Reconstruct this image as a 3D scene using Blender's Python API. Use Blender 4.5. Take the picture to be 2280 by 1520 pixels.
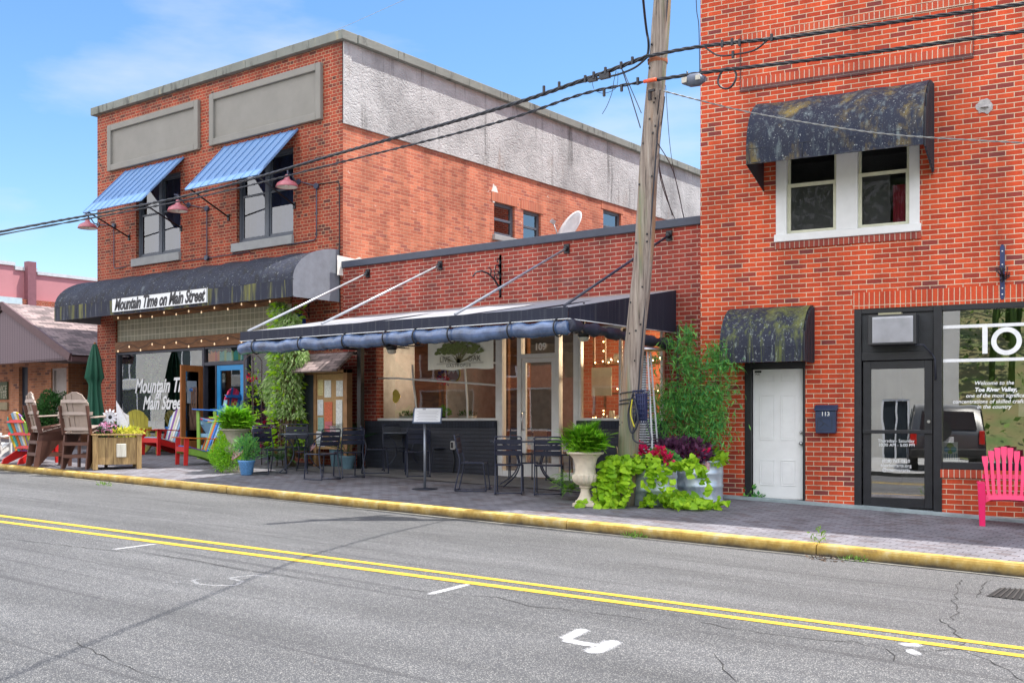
import bpy, math, random
from mathutils import Vector, Matrix
random.seed(7)
S = bpy.context.scene
for o in list(bpy.data.objects): bpy.data.objects.remove(o)
R = math.radians; PI = math.pi; sin = math.sin; cos = math.cos

# ---------------------------------------------------------------- camera
# world: x runs along the kerb (to the right), y goes from the kerb (y = 0) to the shops (y = 4), z is up
CAMP = Vector((5.942, -11.166, 1.4)); YAW = R(37.392)
cam = bpy.data.cameras.new('camera'); camo = bpy.data.objects.new('camera', cam)
S.collection.objects.link(camo); S.camera = camo
camo.location = CAMP; camo.rotation_euler = (PI/2, 0, YAW)
cam.sensor_width = 36; cam.lens = 2400/2280*36; cam.shift_y = 175/2280
cam.clip_start = 0.05; cam.clip_end = 900
# ---------------------------------------------------------------- sky and sun
SUN_EL = R(67.5); SX, SY = .695, .72
sdir = Vector((SX*cos(SUN_EL), SY*cos(SUN_EL), sin(SUN_EL))).normalized()
W = bpy.data.worlds.new('World'); S.world = W; W.use_nodes = True
nt = W.node_tree; bg = nt.nodes['Background']; bg.inputs[1].default_value = .10
sky = nt.nodes.new('ShaderNodeTexSky'); sky.sky_type = 'NISHITA'; sky.sun_disc = False
sky.sun_elevation = SUN_EL; sky.sun_rotation = math.atan2(SX, SY); sky.air_density = 1.0; sky.dust_density = .6; sky.ozone_density = 2.0
tc = nt.nodes.new('ShaderNodeTexCoord'); mp = nt.nodes.new('ShaderNodeMapping'); mp.inputs['Scale'].default_value = (1.6, 1.6, 5.5)
cn = nt.nodes.new('ShaderNodeTexNoise'); cn.inputs['Scale'].default_value = 1.7; cn.inputs['Detail'].default_value = 7; cn.inputs['Roughness'].default_value = .55
cr = nt.nodes.new('ShaderNodeValToRGB'); cr.color_ramp.elements[0].position = .54; cr.color_ramp.elements[1].position = .84
cr.color_ramp.elements[1].color = (.75, .75, .75, 1)
mx = nt.nodes.new('ShaderNodeMix'); mx.data_type = 'RGBA'; mx.inputs[7].default_value = (3.3, 3.4, 3.5, 1)
nt.links.new(tc.outputs['Generated'], mp.inputs[0]); nt.links.new(mp.outputs[0], cn.inputs['Vector'])
nt.links.new(cn.outputs['Fac'], cr.inputs[0]); nt.links.new(cr.outputs[0], mx.inputs[0])
hsv = nt.nodes.new('ShaderNodeHueSaturation'); hsv.inputs['Saturation'].default_value = 1.22; hsv.inputs['Value'].default_value = .80
nt.links.new(sky.outputs[0], hsv.inputs['Color']); nt.links.new(hsv.outputs[0], mx.inputs[6])
# bright cloud bank added out of view towards -y to fill the shaded fronts
cn2 = nt.nodes.new('ShaderNodeTexNoise'); cn2.inputs['Scale'].default_value = 2.2; cn2.inputs['Detail'].default_value = 6; nt.links.new(tc.outputs['Generated'], cn2.inputs['Vector'])
dt = nt.nodes.new('ShaderNodeVectorMath'); dt.operation = 'DOT_PRODUCT'; dt.inputs[1].default_value = (0, -.9, .44); nt.links.new(tc.outputs['Generated'], dt.inputs[0])
ad_ = nt.nodes.new('ShaderNodeMath'); ad_.operation = 'ADD'; nt.links.new(cn2.outputs['Fac'], ad_.inputs[0]); nt.links.new(dt.outputs['Value'], ad_.inputs[1])
mr_ = nt.nodes.new('ShaderNodeMapRange'); mr_.inputs['From Min'].default_value = .68; mr_.inputs['From Max'].default_value = .98; nt.links.new(ad_.outputs[0], mr_.inputs[0])
mx2 = nt.nodes.new('ShaderNodeMix'); mx2.data_type = 'RGBA'; mx2.inputs[7].default_value = (8.0, 8.1, 8.6, 1); nt.links.new(mr_.outputs[0], mx2.inputs[0]); nt.links.new(mx.outputs[2], mx2.inputs[6]); nt.links.new(mx2.outputs[2], bg.inputs[0])
sl = bpy.data.lights.new('sun', 'SUN'); sl.energy = 3.0; sl.angle = R(.53); sl.color = (1, .95, .87)
so = bpy.data.objects.new('sun', sl); S.collection.objects.link(so)
so.rotation_euler = (-sdir).to_track_quat('-Z', 'Y').to_euler(); so.location = (20, 20, 30)
S.view_settings.view_transform = 'Standard'; S.view_settings.look = 'None'
S.view_settings.exposure = 1.55; S.view_settings.gamma = 1.0; S.view_settings.use_curve_mapping = False
S.cycles.max_bounces = 8; S.cycles.transparent_max_bounces = 12

# ---------------------------------------------------------------- measuring helpers (photo pixel -> point on a real surface)
RT = Vector((cos(YAW), sin(YAW), 0)); FW = Vector((-sin(YAW), cos(YAW), 0))
def ray(px, py): return RT*((px-1140)/2400) + Vector((0, 0, (935-py)/2400)) + FW
def onY(px, py, y):
    d = ray(px, py); t = (y-CAMP.y)/d.y; return CAMP + d*t
def onX(px, py, x):
    d = ray(px, py); t = (x-CAMP.x)/d.x; return CAMP + d*t
def kz(x): return .105-.0245*x
def gz(x, y):
    if y >= 0:
        c = max(-.012, min(.036, .015-.006*x)); return kz(x)+c*min(y, 4.6)
    return kz(x)-.125+.02*min(-y, 4.2)-.02*max(0, -y-4.2)
def onG(px, py):
    z = 0
    for i in range(30):
        d = ray(px, py); t = (z-CAMP.z)/d.z; p = CAMP+d*t; z = .5*z+.5*gz(p.x, p.y)
    p.z = gz(p.x, p.y); return p
class Frame:      # a building's own axes: local x along its front, y into it
    def __init__(s, ox, oy, ang): s.o = Vector((ox, oy, 0)); s.ang = ang; s.ex = Vector((cos(ang), sin(ang), 0)); s.ey = Vector((-sin(ang), cos(ang), 0))
    def at(s, px, py, y=0):
        d = ray(px, py); n = s.ey; t = ((s.o+n*y)-CAMP).dot(n)/d.dot(n); p = CAMP+d*t
        return (p-s.o).dot(s.ex), p.z
    def atx(s, px, py, x):    # on the plane local x = const: gives local y, z
        d = ray(px, py); n = s.ex; t = ((s.o+n*x)-CAMP).dot(n)/d.dot(n); p = CAMP+d*t
        return (p-s.o).dot(s.ey), p.z
    def w(s, x, y, z): return s.o+s.ex*x+s.ey*y+Vector((0, 0, z))
FM = Frame(0, 4.0, 0); FR = Frame(-1.82, 3.76, R(9.0)); 

# ---------------------------------------------------------------- materials
_m = {}
def nodes(name):
    m = bpy.data.materials.new(name); m.use_nodes = True; return m, m.node_tree, m.node_tree.nodes['Principled BSDF']
def N(nt, t, **k):
    n = nt.nodes.new(t)
    for a, b in k.items():
        if a in n.inputs.keys(): n.inputs[a].default_value = b
        else: setattr(n, a, b)
    return n
def c4(c): return (c[0], c[1], c[2], 1)
def mat(name, col, rough=.6, metal=0, var=.12, sc=6, bump=0, bsc=60, col2=None, isl=0, coat=0, spec=.5):
    if name in _m: return _m[name]
    m, nt, b = nodes(name)
    b.inputs['Roughness'].default_value = rough; b.inputs['Metallic'].default_value = metal
    b.inputs['Specular IOR Level'].default_value = spec
    if coat: b.inputs['Coat Weight'].default_value = coat
    t = N(nt, 'ShaderNodeTexCoord'); n = N(nt, 'ShaderNodeTexNoise', Scale=sc, Detail=6.0, Roughness=.6)
    nt.links.new(t.outputs['Object'], n.inputs['Vector'])
    r = N(nt, 'ShaderNodeValToRGB'); r.color_ramp.elements[0].position = .3; r.color_ramp.elements[1].position = .7
    c2 = col2 or tuple(min(1, x*(1+var)) for x in col); c1 = tuple(x*(1-var) for x in col) if not col2 else col
    r.color_ramp.elements[0].color = c4(c1); r.color_ramp.elements[1].color = c4(c2)
    nt.links.new(n.outputs['Fac'], r.inputs[0]); out = r.outputs[0]
    if isl:
        g = N(nt, 'ShaderNodeNewGeometry'); h = N(nt, 'ShaderNodeHueSaturation')
        mr = N(nt, 'ShaderNodeMapRange'); mr.inputs['To Min'].default_value = 1-isl; mr.inputs['To Max'].default_value = 1+isl
        nt.links.new(g.outputs['Random Per Island'], mr.inputs[0]); nt.links.new(mr.outputs[0], h.inputs['Value']); nt.links.new(out, h.inputs['Color']); out = h.outputs[0]
    nt.links.new(out, b.inputs['Base Color'])
    if bump:
        n2 = N(nt, 'ShaderNodeTexNoise', Scale=bsc, Detail=4.0); bp = N(nt, 'ShaderNodeBump', Strength=bump, Distance=.01)
        nt.links.new(t.outputs['Object'], n2.inputs['Vector']); nt.links.new(n2.outputs['Fac'], bp.inputs['Height']); nt.links.new(bp.outputs[0], b.inputs['Normal'])
    _m[name] = m; return m
def wood(name, col, col2, rough=.65, sc=(1.5, 1.5, 18), bump=.3):
    if name in _m: return _m[name]
    m, nt, b = nodes(name); b.inputs['Roughness'].default_value = rough
    t = N(nt, 'ShaderNodeTexCoord'); mp = N(nt, 'ShaderNodeMapping'); mp.inputs['Scale'].default_value = (sc[2], sc[2], sc[0])
    n = N(nt, 'ShaderNodeTexNoise', Scale=2.0, Detail=8.0, Roughness=.65, Distortion=.4)
    nt.links.new(t.outputs['Object'], mp.inputs[0]); nt.links.new(mp.outputs[0], n.inputs['Vector'])
    r = N(nt, 'ShaderNodeValToRGB'); r.color_ramp.elements[0].position = .32; r.color_ramp.elements[1].position = .68
    r.color_ramp.elements[0].color = c4(col2); r.color_ramp.elements[1].color = c4(col)
    nt.links.new(n.outputs['Fac'], r.inputs[0]); nt.links.new(r.outputs[0], b.inputs['Base Color'])
    bp = N(nt, 'ShaderNodeBump', Strength=bump, Distance=.01); nt.links.new(n.outputs['Fac'], bp.inputs['Height']); nt.links.new(bp.outputs[0], b.inputs['Normal'])
    _m[name] = m; return m
def brick(name, c1, c2, mortar, bw=.213, bh=.0705, ms=.0055, dark=None, dk=.62, sq=1, sqf=2, bump=.6, stain=None, off=.5, rough=.85, white=0, mossz=None):
    m, nt, b = nodes(name); b.inputs['Roughness'].default_value = rough
    uv = N(nt, 'ShaderNodeUVMap'); n0 = N(nt, 'ShaderNodeTexNoise', Scale=7.0, Detail=3.0)
    nt.links.new(uv.outputs[0], n0.inputs['Vector'])
    dm = N(nt, 'ShaderNodeVectorMath', operation='MULTIPLY_ADD'); dm.inputs[1].default_value = (.006, .006, 0)
    nt.links.new(n0.outputs['Color'], dm.inputs[0]); nt.links.new(uv.outputs[0], dm.inputs[2])
    t = N(nt, 'ShaderNodeTexBrick'); t.offset = off; t.squash = sq; t.squash_frequency = sqf
    for k, v in (('Scale', 1.0), ('Mortar Size', ms), ('Mortar Smooth', .25), ('Bias', 0), ('Brick Width', bw), ('Row Height', bh)): t.inputs[k].default_value = v
    t.inputs['Color1'].default_value = c4(c1); t.inputs['Color2'].default_value = c4(c2); t.inputs['Mortar'].default_value = c4(mortar)
    nt.links.new(dm.outputs[0], t.inputs['Vector']); out = t.outputs['Color']
    # a second brick pattern on the same grid picks single darker bricks
    if dark:
        t2 = N(nt, 'ShaderNodeTexBrick'); t2.offset = off; t2.squash = sq; t2.squash_frequency = sqf
        for k, v in (('Scale', 1.0), ('Mortar Size', ms), ('Mortar Smooth', .25), ('Bias', 0), ('Brick Width', bw), ('Row Height', bh)): t2.inputs[k].default_value = v
        t2.inputs['Color1'].default_value = (0, 0, 0, 1); t2.inputs['Color2'].default_value = (1, 1, 1, 1); t2.inputs['Mortar'].default_value = (0, 0, 0, 1)
        nt.links.new(dm.outputs[0], t2.inputs['Vector'])
        nb = N(nt, 'ShaderNodeTexNoise', Scale=.9, Detail=4.0); nt.links.new(uv.outputs[0], nb.inputs['Vector'])
        ma = N(nt, 'ShaderNodeMath', operation='MULTIPLY_ADD'); ma.inputs[1].default_value = .55; nt.links.new(nb.outputs['Fac'], ma.inputs[0])
        ms_ = N(nt, 'ShaderNodeSeparateColor'); nt.links.new(t2.outputs['Color'], ms_.inputs[0]); 
        mb = N(nt, 'ShaderNodeMath', operation='MULTIPLY'); mb.inputs[1].default_value = .6; nt.links.new(ms_.outputs[0], mb.inputs[0]); nt.links.new(mb.outputs[0], ma.inputs[2])
        rr = N(nt, 'ShaderNodeMapRange'); rr.inputs['From Min'].default_value = dk; rr.inputs['From Max'].default_value = dk+.13; nt.links.new(ma.outputs[0], rr.inputs[0])
        mfac = N(nt, 'ShaderNodeMath', operation='MULTIPLY'); inv = N(nt, 'ShaderNodeMath', operation='SUBTRACT'); inv.inputs[0].default_value = 1
        nt.links.new(t.outputs['Fac'], inv.inputs[1]); nt.links.new(rr.outputs[0], mfac.inputs[0]); nt.links.new(inv.outputs[0], mfac.inputs[1])
        mxx = N(nt, 'ShaderNodeMix', data_type='RGBA'); mxx.inputs[7].default_value = c4(dark); nt.links.new(mfac.outputs[0], mxx.inputs[0]); nt.links.new(out, mxx.inputs[6]); out = mxx.outputs[2]
    ns = N(nt, 'ShaderNodeTexNoise', Scale=38.0, Detail=5.0); nt.links.new(uv.outputs[0], ns.inputs['Vector'])
    hv = N(nt, 'ShaderNodeHueSaturation'); mr = N(nt, 'ShaderNodeMapRange'); mr.inputs['To Min'].default_value = .78; mr.inputs['To Max'].default_value = 1.2
    nl = N(nt, 'ShaderNodeTexNoise', Scale=1.0, Detail=6.0, Roughness=.6); ml = N(nt, 'ShaderNodeMapping'); ml.inputs['Scale'].default_value = (1.9, .38, 1); nt.links.new(uv.outputs[0], ml.inputs[0]); nt.links.new(ml.outputs[0], nl.inputs['Vector'])
    ml2 = N(nt, 'ShaderNodeMapRange'); ml2.inputs['From Min'].default_value = .38; ml2.inputs['From Max'].default_value = .68; ml2.inputs['To Min'].default_value = 1.10; ml2.inputs['To Max'].default_value = .66; nt.links.new(nl.outputs['Fac'], ml2.inputs[0])
    nt.links.new(ns.outputs['Fac'], mr.inputs[0]); mv = N(nt, 'ShaderNodeMath', operation='MULTIPLY'); nt.links.new(mr.outputs[0], mv.inputs[0]); nt.links.new(ml2.outputs[0], mv.inputs[1]); nt.links.new(mv.outputs[0], hv.inputs['Value']); nt.links.new(out, hv.inputs['Color']); out = hv.outputs[0]
    if white:
        nw = N(nt, 'ShaderNodeTexNoise', Scale=2.6, Detail=5.0, Roughness=.7); nt.links.new(uv.outputs[0], nw.inputs['Vector'])
        rw = N(nt, 'ShaderNodeMapRange'); rw.inputs['From Min'].default_value = white; rw.inputs['From Max'].default_value = white+.03; nt.links.new(nw.outputs['Fac'], rw.inputs[0])
        mw = N(nt, 'ShaderNodeMix', data_type='RGBA'); mw.inputs[7].default_value = (.7, .66, .6, 1); nt.links.new(rw.outputs[0], mw.inputs[0]); nt.links.new(out, mw.inputs[6]); out = mw.outputs[2]
    if stain:      # (colour, z0, z1): grime held by the wall between two heights
        sc_, z0, z1 = stain; sp = N(nt, 'ShaderNodeSeparateXYZ'); nt.links.new(uv.outputs[0], sp.inputs[0])
        rz = N(nt, 'ShaderNodeMapRange'); rz.inputs['From Min'].default_value = z0; rz.inputs['From Max'].default_value = z1; nt.links.new(sp.outputs[1], rz.inputs[0])
        nz = N(nt, 'ShaderNodeTexNoise', Scale=2.3, Detail=6.0); nt.links.new(uv.outputs[0], nz.inputs['Vector'])
        mu = N(nt, 'ShaderNodeMath', operation='MULTIPLY'); nt.links.new(rz.outputs[0], mu.inputs[0]); 
        r2 = N(nt, 'ShaderNodeMapRange'); r2.inputs['From Min'].default_value = .38; r2.inputs['From Max'].default_value = .6; nt.links.new(nz.outputs['Fac'], r2.inputs[0]); nt.links.new(r2.outputs[0], mu.inputs[1])
        mw = N(nt, 'ShaderNodeMix', data_type='RGBA'); mw.inputs[7].default_value = c4(sc_); nt.links.new(mu.outputs[0], mw.inputs[0]); nt.links.new(out, mw.inputs[6]); out = mw.outputs[2]
    nt.links.new(out, b.inputs['Base Color'])
    ad = N(nt, 'ShaderNodeMath', operation='MULTIPLY_ADD'); ad.inputs[1].default_value = -1.0; nt.links.new(t.outputs['Fac'], ad.inputs[0])
    m2 = N(nt, 'ShaderNodeMath', operation='MULTIPLY'); m2.inputs[1].default_value = .5; nt.links.new(ns.outputs['Fac'], m2.inputs[0]); nt.links.new(m2.outputs[0], ad.inputs[2])
    bp = N(nt, 'ShaderNodeBump', Strength=bump, Distance=.008); nt.links.new(ad.outputs[0], bp.inputs['Height']); nt.links.new(bp.outputs[0], b.inputs['Normal'])
    _m[name] = m; return m
def leafm(name, col, col2, tr=.35, rough=.5, isl=.35):
    m, nt, b = nodes(name); b.inputs['Roughness'].default_value = rough; b.inputs['Specular IOR Level'].default_value = .3
    g = N(nt, 'ShaderNodeNewGeometry'); r = N(nt, 'ShaderNodeValToRGB')
    r.color_ramp.elements[0].color = c4(col2); r.color_ramp.elements[1].color = c4(col)
    nt.links.new(g.outputs['Random Per Island'], r.inputs[0]); nt.links.new(r.outputs[0], b.inputs['Base Color'])
    t = N(nt, 'ShaderNodeBsdfTranslucent'); nt.links.new(r.outputs[0], t.inputs[0]); mxs = N(nt, 'ShaderNodeMixShader'); mxs.inputs[0].default_value = tr
    out = nt.nodes['Material Output']; nt.links.new(b.outputs[0], mxs.inputs[1]); nt.links.new(t.outputs[0], mxs.inputs[2]); nt.links.new(mxs.outputs[0], out.inputs[0])
    _m[name] = m; return m
def glass(name, tint=(.75, .8, .8), refl=.12, rough=.0):
    m, nt, b = nodes(name); out = nt.nodes['Material Output']
    tr = N(nt, 'ShaderNodeBsdfTransparent'); tr.inputs[0].default_value = c4(tint); gl = N(nt, 'ShaderNodeBsdfGlossy'); gl.inputs['Roughness'].default_value = rough
    n = N(nt, 'ShaderNodeTexNoise', Scale=1.1, Detail=2.0); tcn = N(nt, 'ShaderNodeTexCoord'); nt.links.new(tcn.outputs['Object'], n.inputs['Vector'])
    bp = N(nt, 'ShaderNodeBump', Strength=.05, Distance=.02); nt.links.new(n.outputs['Fac'], bp.inputs['Height']); nt.links.new(bp.outputs[0], gl.inputs['Normal'])
    f = N(nt, 'ShaderNodeFresnel', IOR=1.5); a = N(nt, 'ShaderNodeMath', operation='ADD'); a.inputs[1].default_value = refl; a.use_clamp = True; nt.links.new(f.outputs[0], a.inputs[0])
    ms = N(nt, 'ShaderNodeMixShader'); nt.links.new(a.outputs[0], ms.inputs[0]); nt.links.new(tr.outputs[0], ms.inputs[1]); nt.links.new(gl.outputs[0], ms.inputs[2]); nt.links.new(ms.outputs[0], out.inputs[0])
    nt.nodes.remove(b); _m[name] = m; return m
def glow(name, col, st):
    m, nt, b = nodes(name); b.inputs['Emission Color'].default_value = c4(col); b.inputs['Emission Strength'].default_value = st; b.inputs['Base Color'].default_value = c4(col); _m[name] = m; return m
def streaky(name, base, streaks, rough=.7, sx=9, sz=.5, lo=.5, hi=.62, extra=None, bump=.2):
    # cloth or render with vertical weather streaks (their own shape, fixed to the surface)
    m, nt, b = nodes(name); b.inputs['Roughness'].default_value = rough
    t = N(nt, 'ShaderNodeTexCoord'); out = None
    rgb = N(nt, 'ShaderNodeTexNoise', Scale=3.0, Detail=5.0); nt.links.new(t.outputs['Object'], rgb.inputs['Vector'])
    r = N(nt, 'ShaderNodeValToRGB'); r.color_ramp.elements[0].color = c4([x*.75 for x in base]); r.color_ramp.elements[1].color = c4([min(1, x*1.25) for x in base]); nt.links.new(rgb.outputs['Fac'], r.inputs[0]); out = r.outputs[0]
    for i, (c, a, z, l, h) in enumerate(streaks):
        mp = N(nt, 'ShaderNodeMapping'); mp.inputs['Scale'].default_value = (a, a, z); mp.inputs['Location'].default_value = (i*7.3, i*3.1, i*1.7); nt.links.new(t.outputs['Object'], mp.inputs[0])
        n = N(nt, 'ShaderNodeTexNoise', Scale=1.0, Detail=7.0, Roughness=.65); nt.links.new(mp.outputs[0], n.inputs['Vector'])
        mr = N(nt, 'ShaderNodeMapRange'); mr.inputs['From Min'].default_value = l; mr.inputs['From Max'].default_value = h; nt.links.new(n.outputs['Fac'], mr.inputs[0])
        mm = N(nt, 'ShaderNodeMix', data_type='RGBA'); mm.inputs[7].default_value = c4(c); nt.links.new(mr.outputs[0], mm.inputs[0]); nt.links.new(out, mm.inputs[6]); out = mm.outputs[2]
    nt.links.new(out, b.inputs['Base Color'])
    if bump:
        n2 = N(nt, 'ShaderNodeTexNoise', Scale=25.0, Detail=4.0); nt.links.new(t.outputs['Object'], n2.inputs['Vector'])
        bp = N(nt, 'ShaderNodeBump', Strength=bump, Distance=.01); nt.links.new(n2.outputs['Fac'], bp.inputs['Height']); nt.links.new(bp.outputs[0], b.inputs['Normal'])
    _m[name] = m; return m

# ---------------------------------------------------------------- mesh builder
class MB:
    def __init__(s): s.v = []; s.f = []; s.mi = []; s.uv = None; s.cur = 0; s.sm = []
    def add(s, vs, fs, smooth=False):
        b = len(s.v); s.v += [Vector(p) for p in vs]
        for f in fs: s.f.append([b+i for i in f]); s.mi.append(s.cur); s.sm.append(smooth)
    def quad(s, a, b, c, d): s.add([a, b, c, d], [(0, 1, 2, 3)])
    def box(s, x0, x1, y0, y1, z0, z1):
        s.add([(x0, y0, z0), (x1, y0, z0), (x1, y1, z0), (x0, y1, z0), (x0, y0, z1), (x1, y0, z1), (x1, y1, z1), (x0, y1, z1)],
              [(0, 3, 2, 1), (4, 5, 6, 7), (0, 1, 5, 4), (1, 2, 6, 5), (2, 3, 7, 6), (3, 0, 4, 7)])
    def cbox(s, c, sz, M=None):
        x, y, z = [q/2 for q in sz]; M = M or Matrix.Identity(3)
        vs = [Vector(c)+M@Vector(p) for p in ((-x, -y, -z), (x, -y, -z), (x, y, -z), (-x, y, -z), (-x, -y, z), (x, -y, z), (x, y, z), (-x, y, z))]
        s.add(vs, [(0, 3, 2, 1), (4, 5, 6, 7), (0, 1, 5, 4), (1, 2, 6, 5), (2, 3, 7, 6), (3, 0, 4, 7)])
    def beam(s, p0, p1, w, h, up=(0, 0, 1)):
        p0, p1 = Vector(p0), Vector(p1); d = (p1-p0); L = d.length; d.normalize(); u = Vector(up)
        if abs(d.dot(u)) > .99: u = Vector((0, 1, 0))
        x = d.cross(u).normalized(); z = x.cross(d); M = Matrix((x, d, z)).transposed(); s.cbox((p0+p1)/2, (w, L, h), M)
    def tube(s, pts, r, n=8, cap=True, rs=None):
        pts = [Vector(p) for p in pts]; k = len(pts); prev = None; rings = []
        for i, p in enumerate(pts):
            d = (pts[min(i+1, k-1)]-pts[max(i-1, 0)])
            if d.length < 1e-7: d = Vector((0, 0, 1))
            d.normalize()
            if prev is None:
                a = Vector((0, 0, 1)) if abs(d.z) < .9 else Vector((1, 0, 0)); x = d.cross(a).normalized()
            else: x = (prev-d*prev.dot(d)).normalized()
            prev = x; y = d.cross(x); rr = rs[i] if rs else r
            rings.append([p+(x*cos(2*PI*j/n)+y*sin(2*PI*j/n))*rr for j in range(n)])
        vs = [q for g in rings for q in g]; fs = []
        for i in range(k-1):
            for j in range(n): fs.append((i*n+j, i*n+(j+1) % n, (i+1)*n+(j+1) % n, (i+1)*n+j))
        s.add(vs, fs, True)
        if cap:
            b = len(s.v)-len(vs); s.f.append([b+j for j in range(n)][::-1]); s.f.append([b+(k-1)*n+j for j in range(n)]); s.mi += [s.cur]*2; s.sm += [False]*2
    def lathe(s, prof, n=20, c=(0, 0, 0), flute=0, fn=0, sx=1, sy=1, smooth=True):
        c = Vector(c); vs = []; fs = []; k = len(prof)
        for r, z in prof:
            for j in range(n):
                a = 2*PI*j/n; q = r*(1+flute*cos(fn*a)) if fn else r; vs.append(c+Vector((q*cos(a)*sx, q*sin(a)*sy, z)))
        for i in range(k-1):
            for j in range(n): fs.append((i*n+j, i*n+(j+1) % n, (i+1)*n+(j+1) % n, (i+1)*n+j))
        s.add(vs, fs, smooth)
    def prism(s, poly, y0, y1, ax='y'):   # polygon in x,z pushed along y (or y,z along x)
        n = len(poly)
        f = (lambda p, t: (p[0], t, p[1])) if ax == 'y' else ((lambda p, t: (t, p[0], p[1])) if ax == 'x' else (lambda p, t: (p[0], p[1], t)))
        vs = [f(p, y0) for p in poly]+[f(p, y1) for p in poly]
        s.add(vs, [tuple(range(n)), tuple(range(2*n-1, n-1, -1))]+[(i, n+i, n+(i+1) % n, (i+1) % n) for i in range(n)])
    def ball(s, c, r, n=10, m=7, sz=1):
        s.lathe([(r*sin(PI*i/m)+1e-4, -r*sz*cos(PI*i/m)) for i in range(m+1)], n, c)
    def leaf(s, c, d, w, l, nrm=None, fold=.0):
        d = Vector(d).normalized(); q = Vector(nrm) if nrm else Vector((random.gauss(0, 1), random.gauss(0, 1), random.gauss(0, 1)+.6))
        x = d.cross(q)
        if x.length < 1e-4: x = Vector((1, 0, 0))
        x.normalize(); c = Vector(c)
        s.add([c, c+d*l*.45+x*w/2, c+d*l, c+d*l*.45-x*w/2], [(0, 1, 2, 3)])
    def build(s, name, m, parent=None, world=False, bevel=0, wuv=None, fix=False):
        me = bpy.data.meshes.new(name); vs = s.v
        if world and parent is not None:
            inv = parent_m[parent.name].inverted(); vs = [inv@v for v in vs]
        me.from_pydata([tuple(v) for v in vs], [], s.f)
        ms = m if isinstance(m, (list, tuple)) else [m]
        for q in ms: me.materials.append(q)
        me.polygons.foreach_set('material_index', s.mi); me.polygons.foreach_set('use_smooth', s.sm)
        uv = me.uv_layers.new(name='UVMap'); me.update()
        co = [0.0]*(2*len(me.loops))
        for p in me.polygons:
            nn = p.normal; a = (abs(nn.x), abs(nn.y), abs(nn.z))
            for li in p.loop_indices:
                q = me.vertices[me.loops[li].vertex_index].co
                if a[2] > a[0] and a[2] > a[1]: t = (q.x, q.y)
                elif a[1] >= a[0]: t = (q.x, q.z)
                else: t = (q.y, q.z)
                co[2*li] = t[0]; co[2*li+1] = t[1]
        uv.data.foreach_set('uv', co)
        if fix:
            import bmesh
            bm = bmesh.new(); bm.from_mesh(me); bmesh.ops.recalc_face_normals(bm, faces=bm.faces); bm.to_mesh(me); bm.free()
        o = bpy.data.objects.new(name, me); S.collection.objects.link(o)
        if parent is not None: o.parent = parent
        if bevel:
            bv = o.modifiers.new('bevel', 'BEVEL'); bv.width = bevel; bv.segments = 2; bv.limit_method = 'ANGLE'; bv.angle_limit = R(40)
        return o
parent_m = {}
def tag(o, label, cat=None, group=None, kind=None):
    if label: o['label'] = label
    if cat: o['category'] = cat
    if group: o['group'] = group
    if kind: o['kind'] = kind
    return o
def thing(name, label, cat, loc=(0, 0, 0), rz=0, group=None, tilt=None, scale=1):
    o = bpy.data.objects.new(name, None); S.collection.objects.link(o); o.location = loc; o.rotation_euler = (tilt[0], tilt[1], rz) if tilt else (0, 0, rz); o.empty_display_size = .2
    o.scale = (scale,)*3
    parent_m[o.name] = Matrix.LocRotScale(Vector(loc), o.rotation_euler, Vector((scale,)*3)); tag(o, label, cat, group); return o
def head2(cx, cz, px):      # the same, measured from the line of sight towards photo column px
    a = -math.atan((px-1140)/2400); return head(cx*cos(a)-cz*sin(a), cx*sin(a)+cz*cos(a))
def struct(o): o['kind'] = 'structure'; return o
def dup(root, loc, rz, label=None, group=None, scale=None):
    r = root.copy(); S.collection.objects.link(r); r.location = loc; r.rotation_euler = (0, 0, rz)
    if scale: r.scale = (scale,)*3
    if label: r['label'] = label
    if group: r['group'] = group
    for ch in list(root.children):
        c = ch.copy(); S.collection.objects.link(c); c.parent = r
        for g in ch.children:
            d = g.copy(); S.collection.objects.link(d); d.parent = c
    return r
def wall(mb, x0, x1, z0, z1, holes=(), y=0, rev=.12, t=None):   # front face looks to -y; holes (x0,x1,z0,z1) with reveals
    xs = sorted(set([x0, x1]+[h[i] for h in holes for i in (0, 1)])); zs = sorted(set([z0, z1]+[h[i] for h in holes for i in (2, 3)]))
    xs = [q for q in xs if x0-1e-6 <= q <= x1+1e-6]; zs = [q for q in zs if z0-1e-6 <= q <= z1+1e-6]
    for i in range(len(xs)-1):
        for j in range(len(zs)-1):
            cx, cz = (xs[i]+xs[i+1])/2, (zs[j]+zs[j+1])/2
            if any(h[0] < cx < h[1] and h[2] < cz < h[3] for h in holes): continue
            mb.quad((xs[i], y, zs[j]), (xs[i+1], y, zs[j]), (xs[i+1], y, zs[j+1]), (xs[i], y, zs[j+1]))
    for h in holes:
        a, b, c, d = max(h[0], x0), min(h[1], x1), max(h[2], z0), min(h[3], z1)
        mb.quad((a, y, c), (a, y, d), (a, y+rev, d), (a, y+rev, c)); mb.quad((b, y, d), (b, y, c), (b, y+rev, c), (b, y+rev, d))
        mb.quad((a, y, d), (b, y, d), (b, y+rev, d), (a, y+rev, d)); mb.quad((b, y, c), (a, y, c), (a, y+rev, c), (b, y+rev, c))
def frame_rect(mb, x0, x1, z0, z1, w, y0, y1, wb=None):
    wb = wb or w
    mb.box(x0, x0+w, y0, y1, z0, z1); mb.box(x1-w, x1, y0, y1, z0, z1); mb.box(x0+w, x1-w, y0, y1, z1-w, z1); mb.box(x0+w, x1-w, y0, y1, z0, z0+wb)
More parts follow.
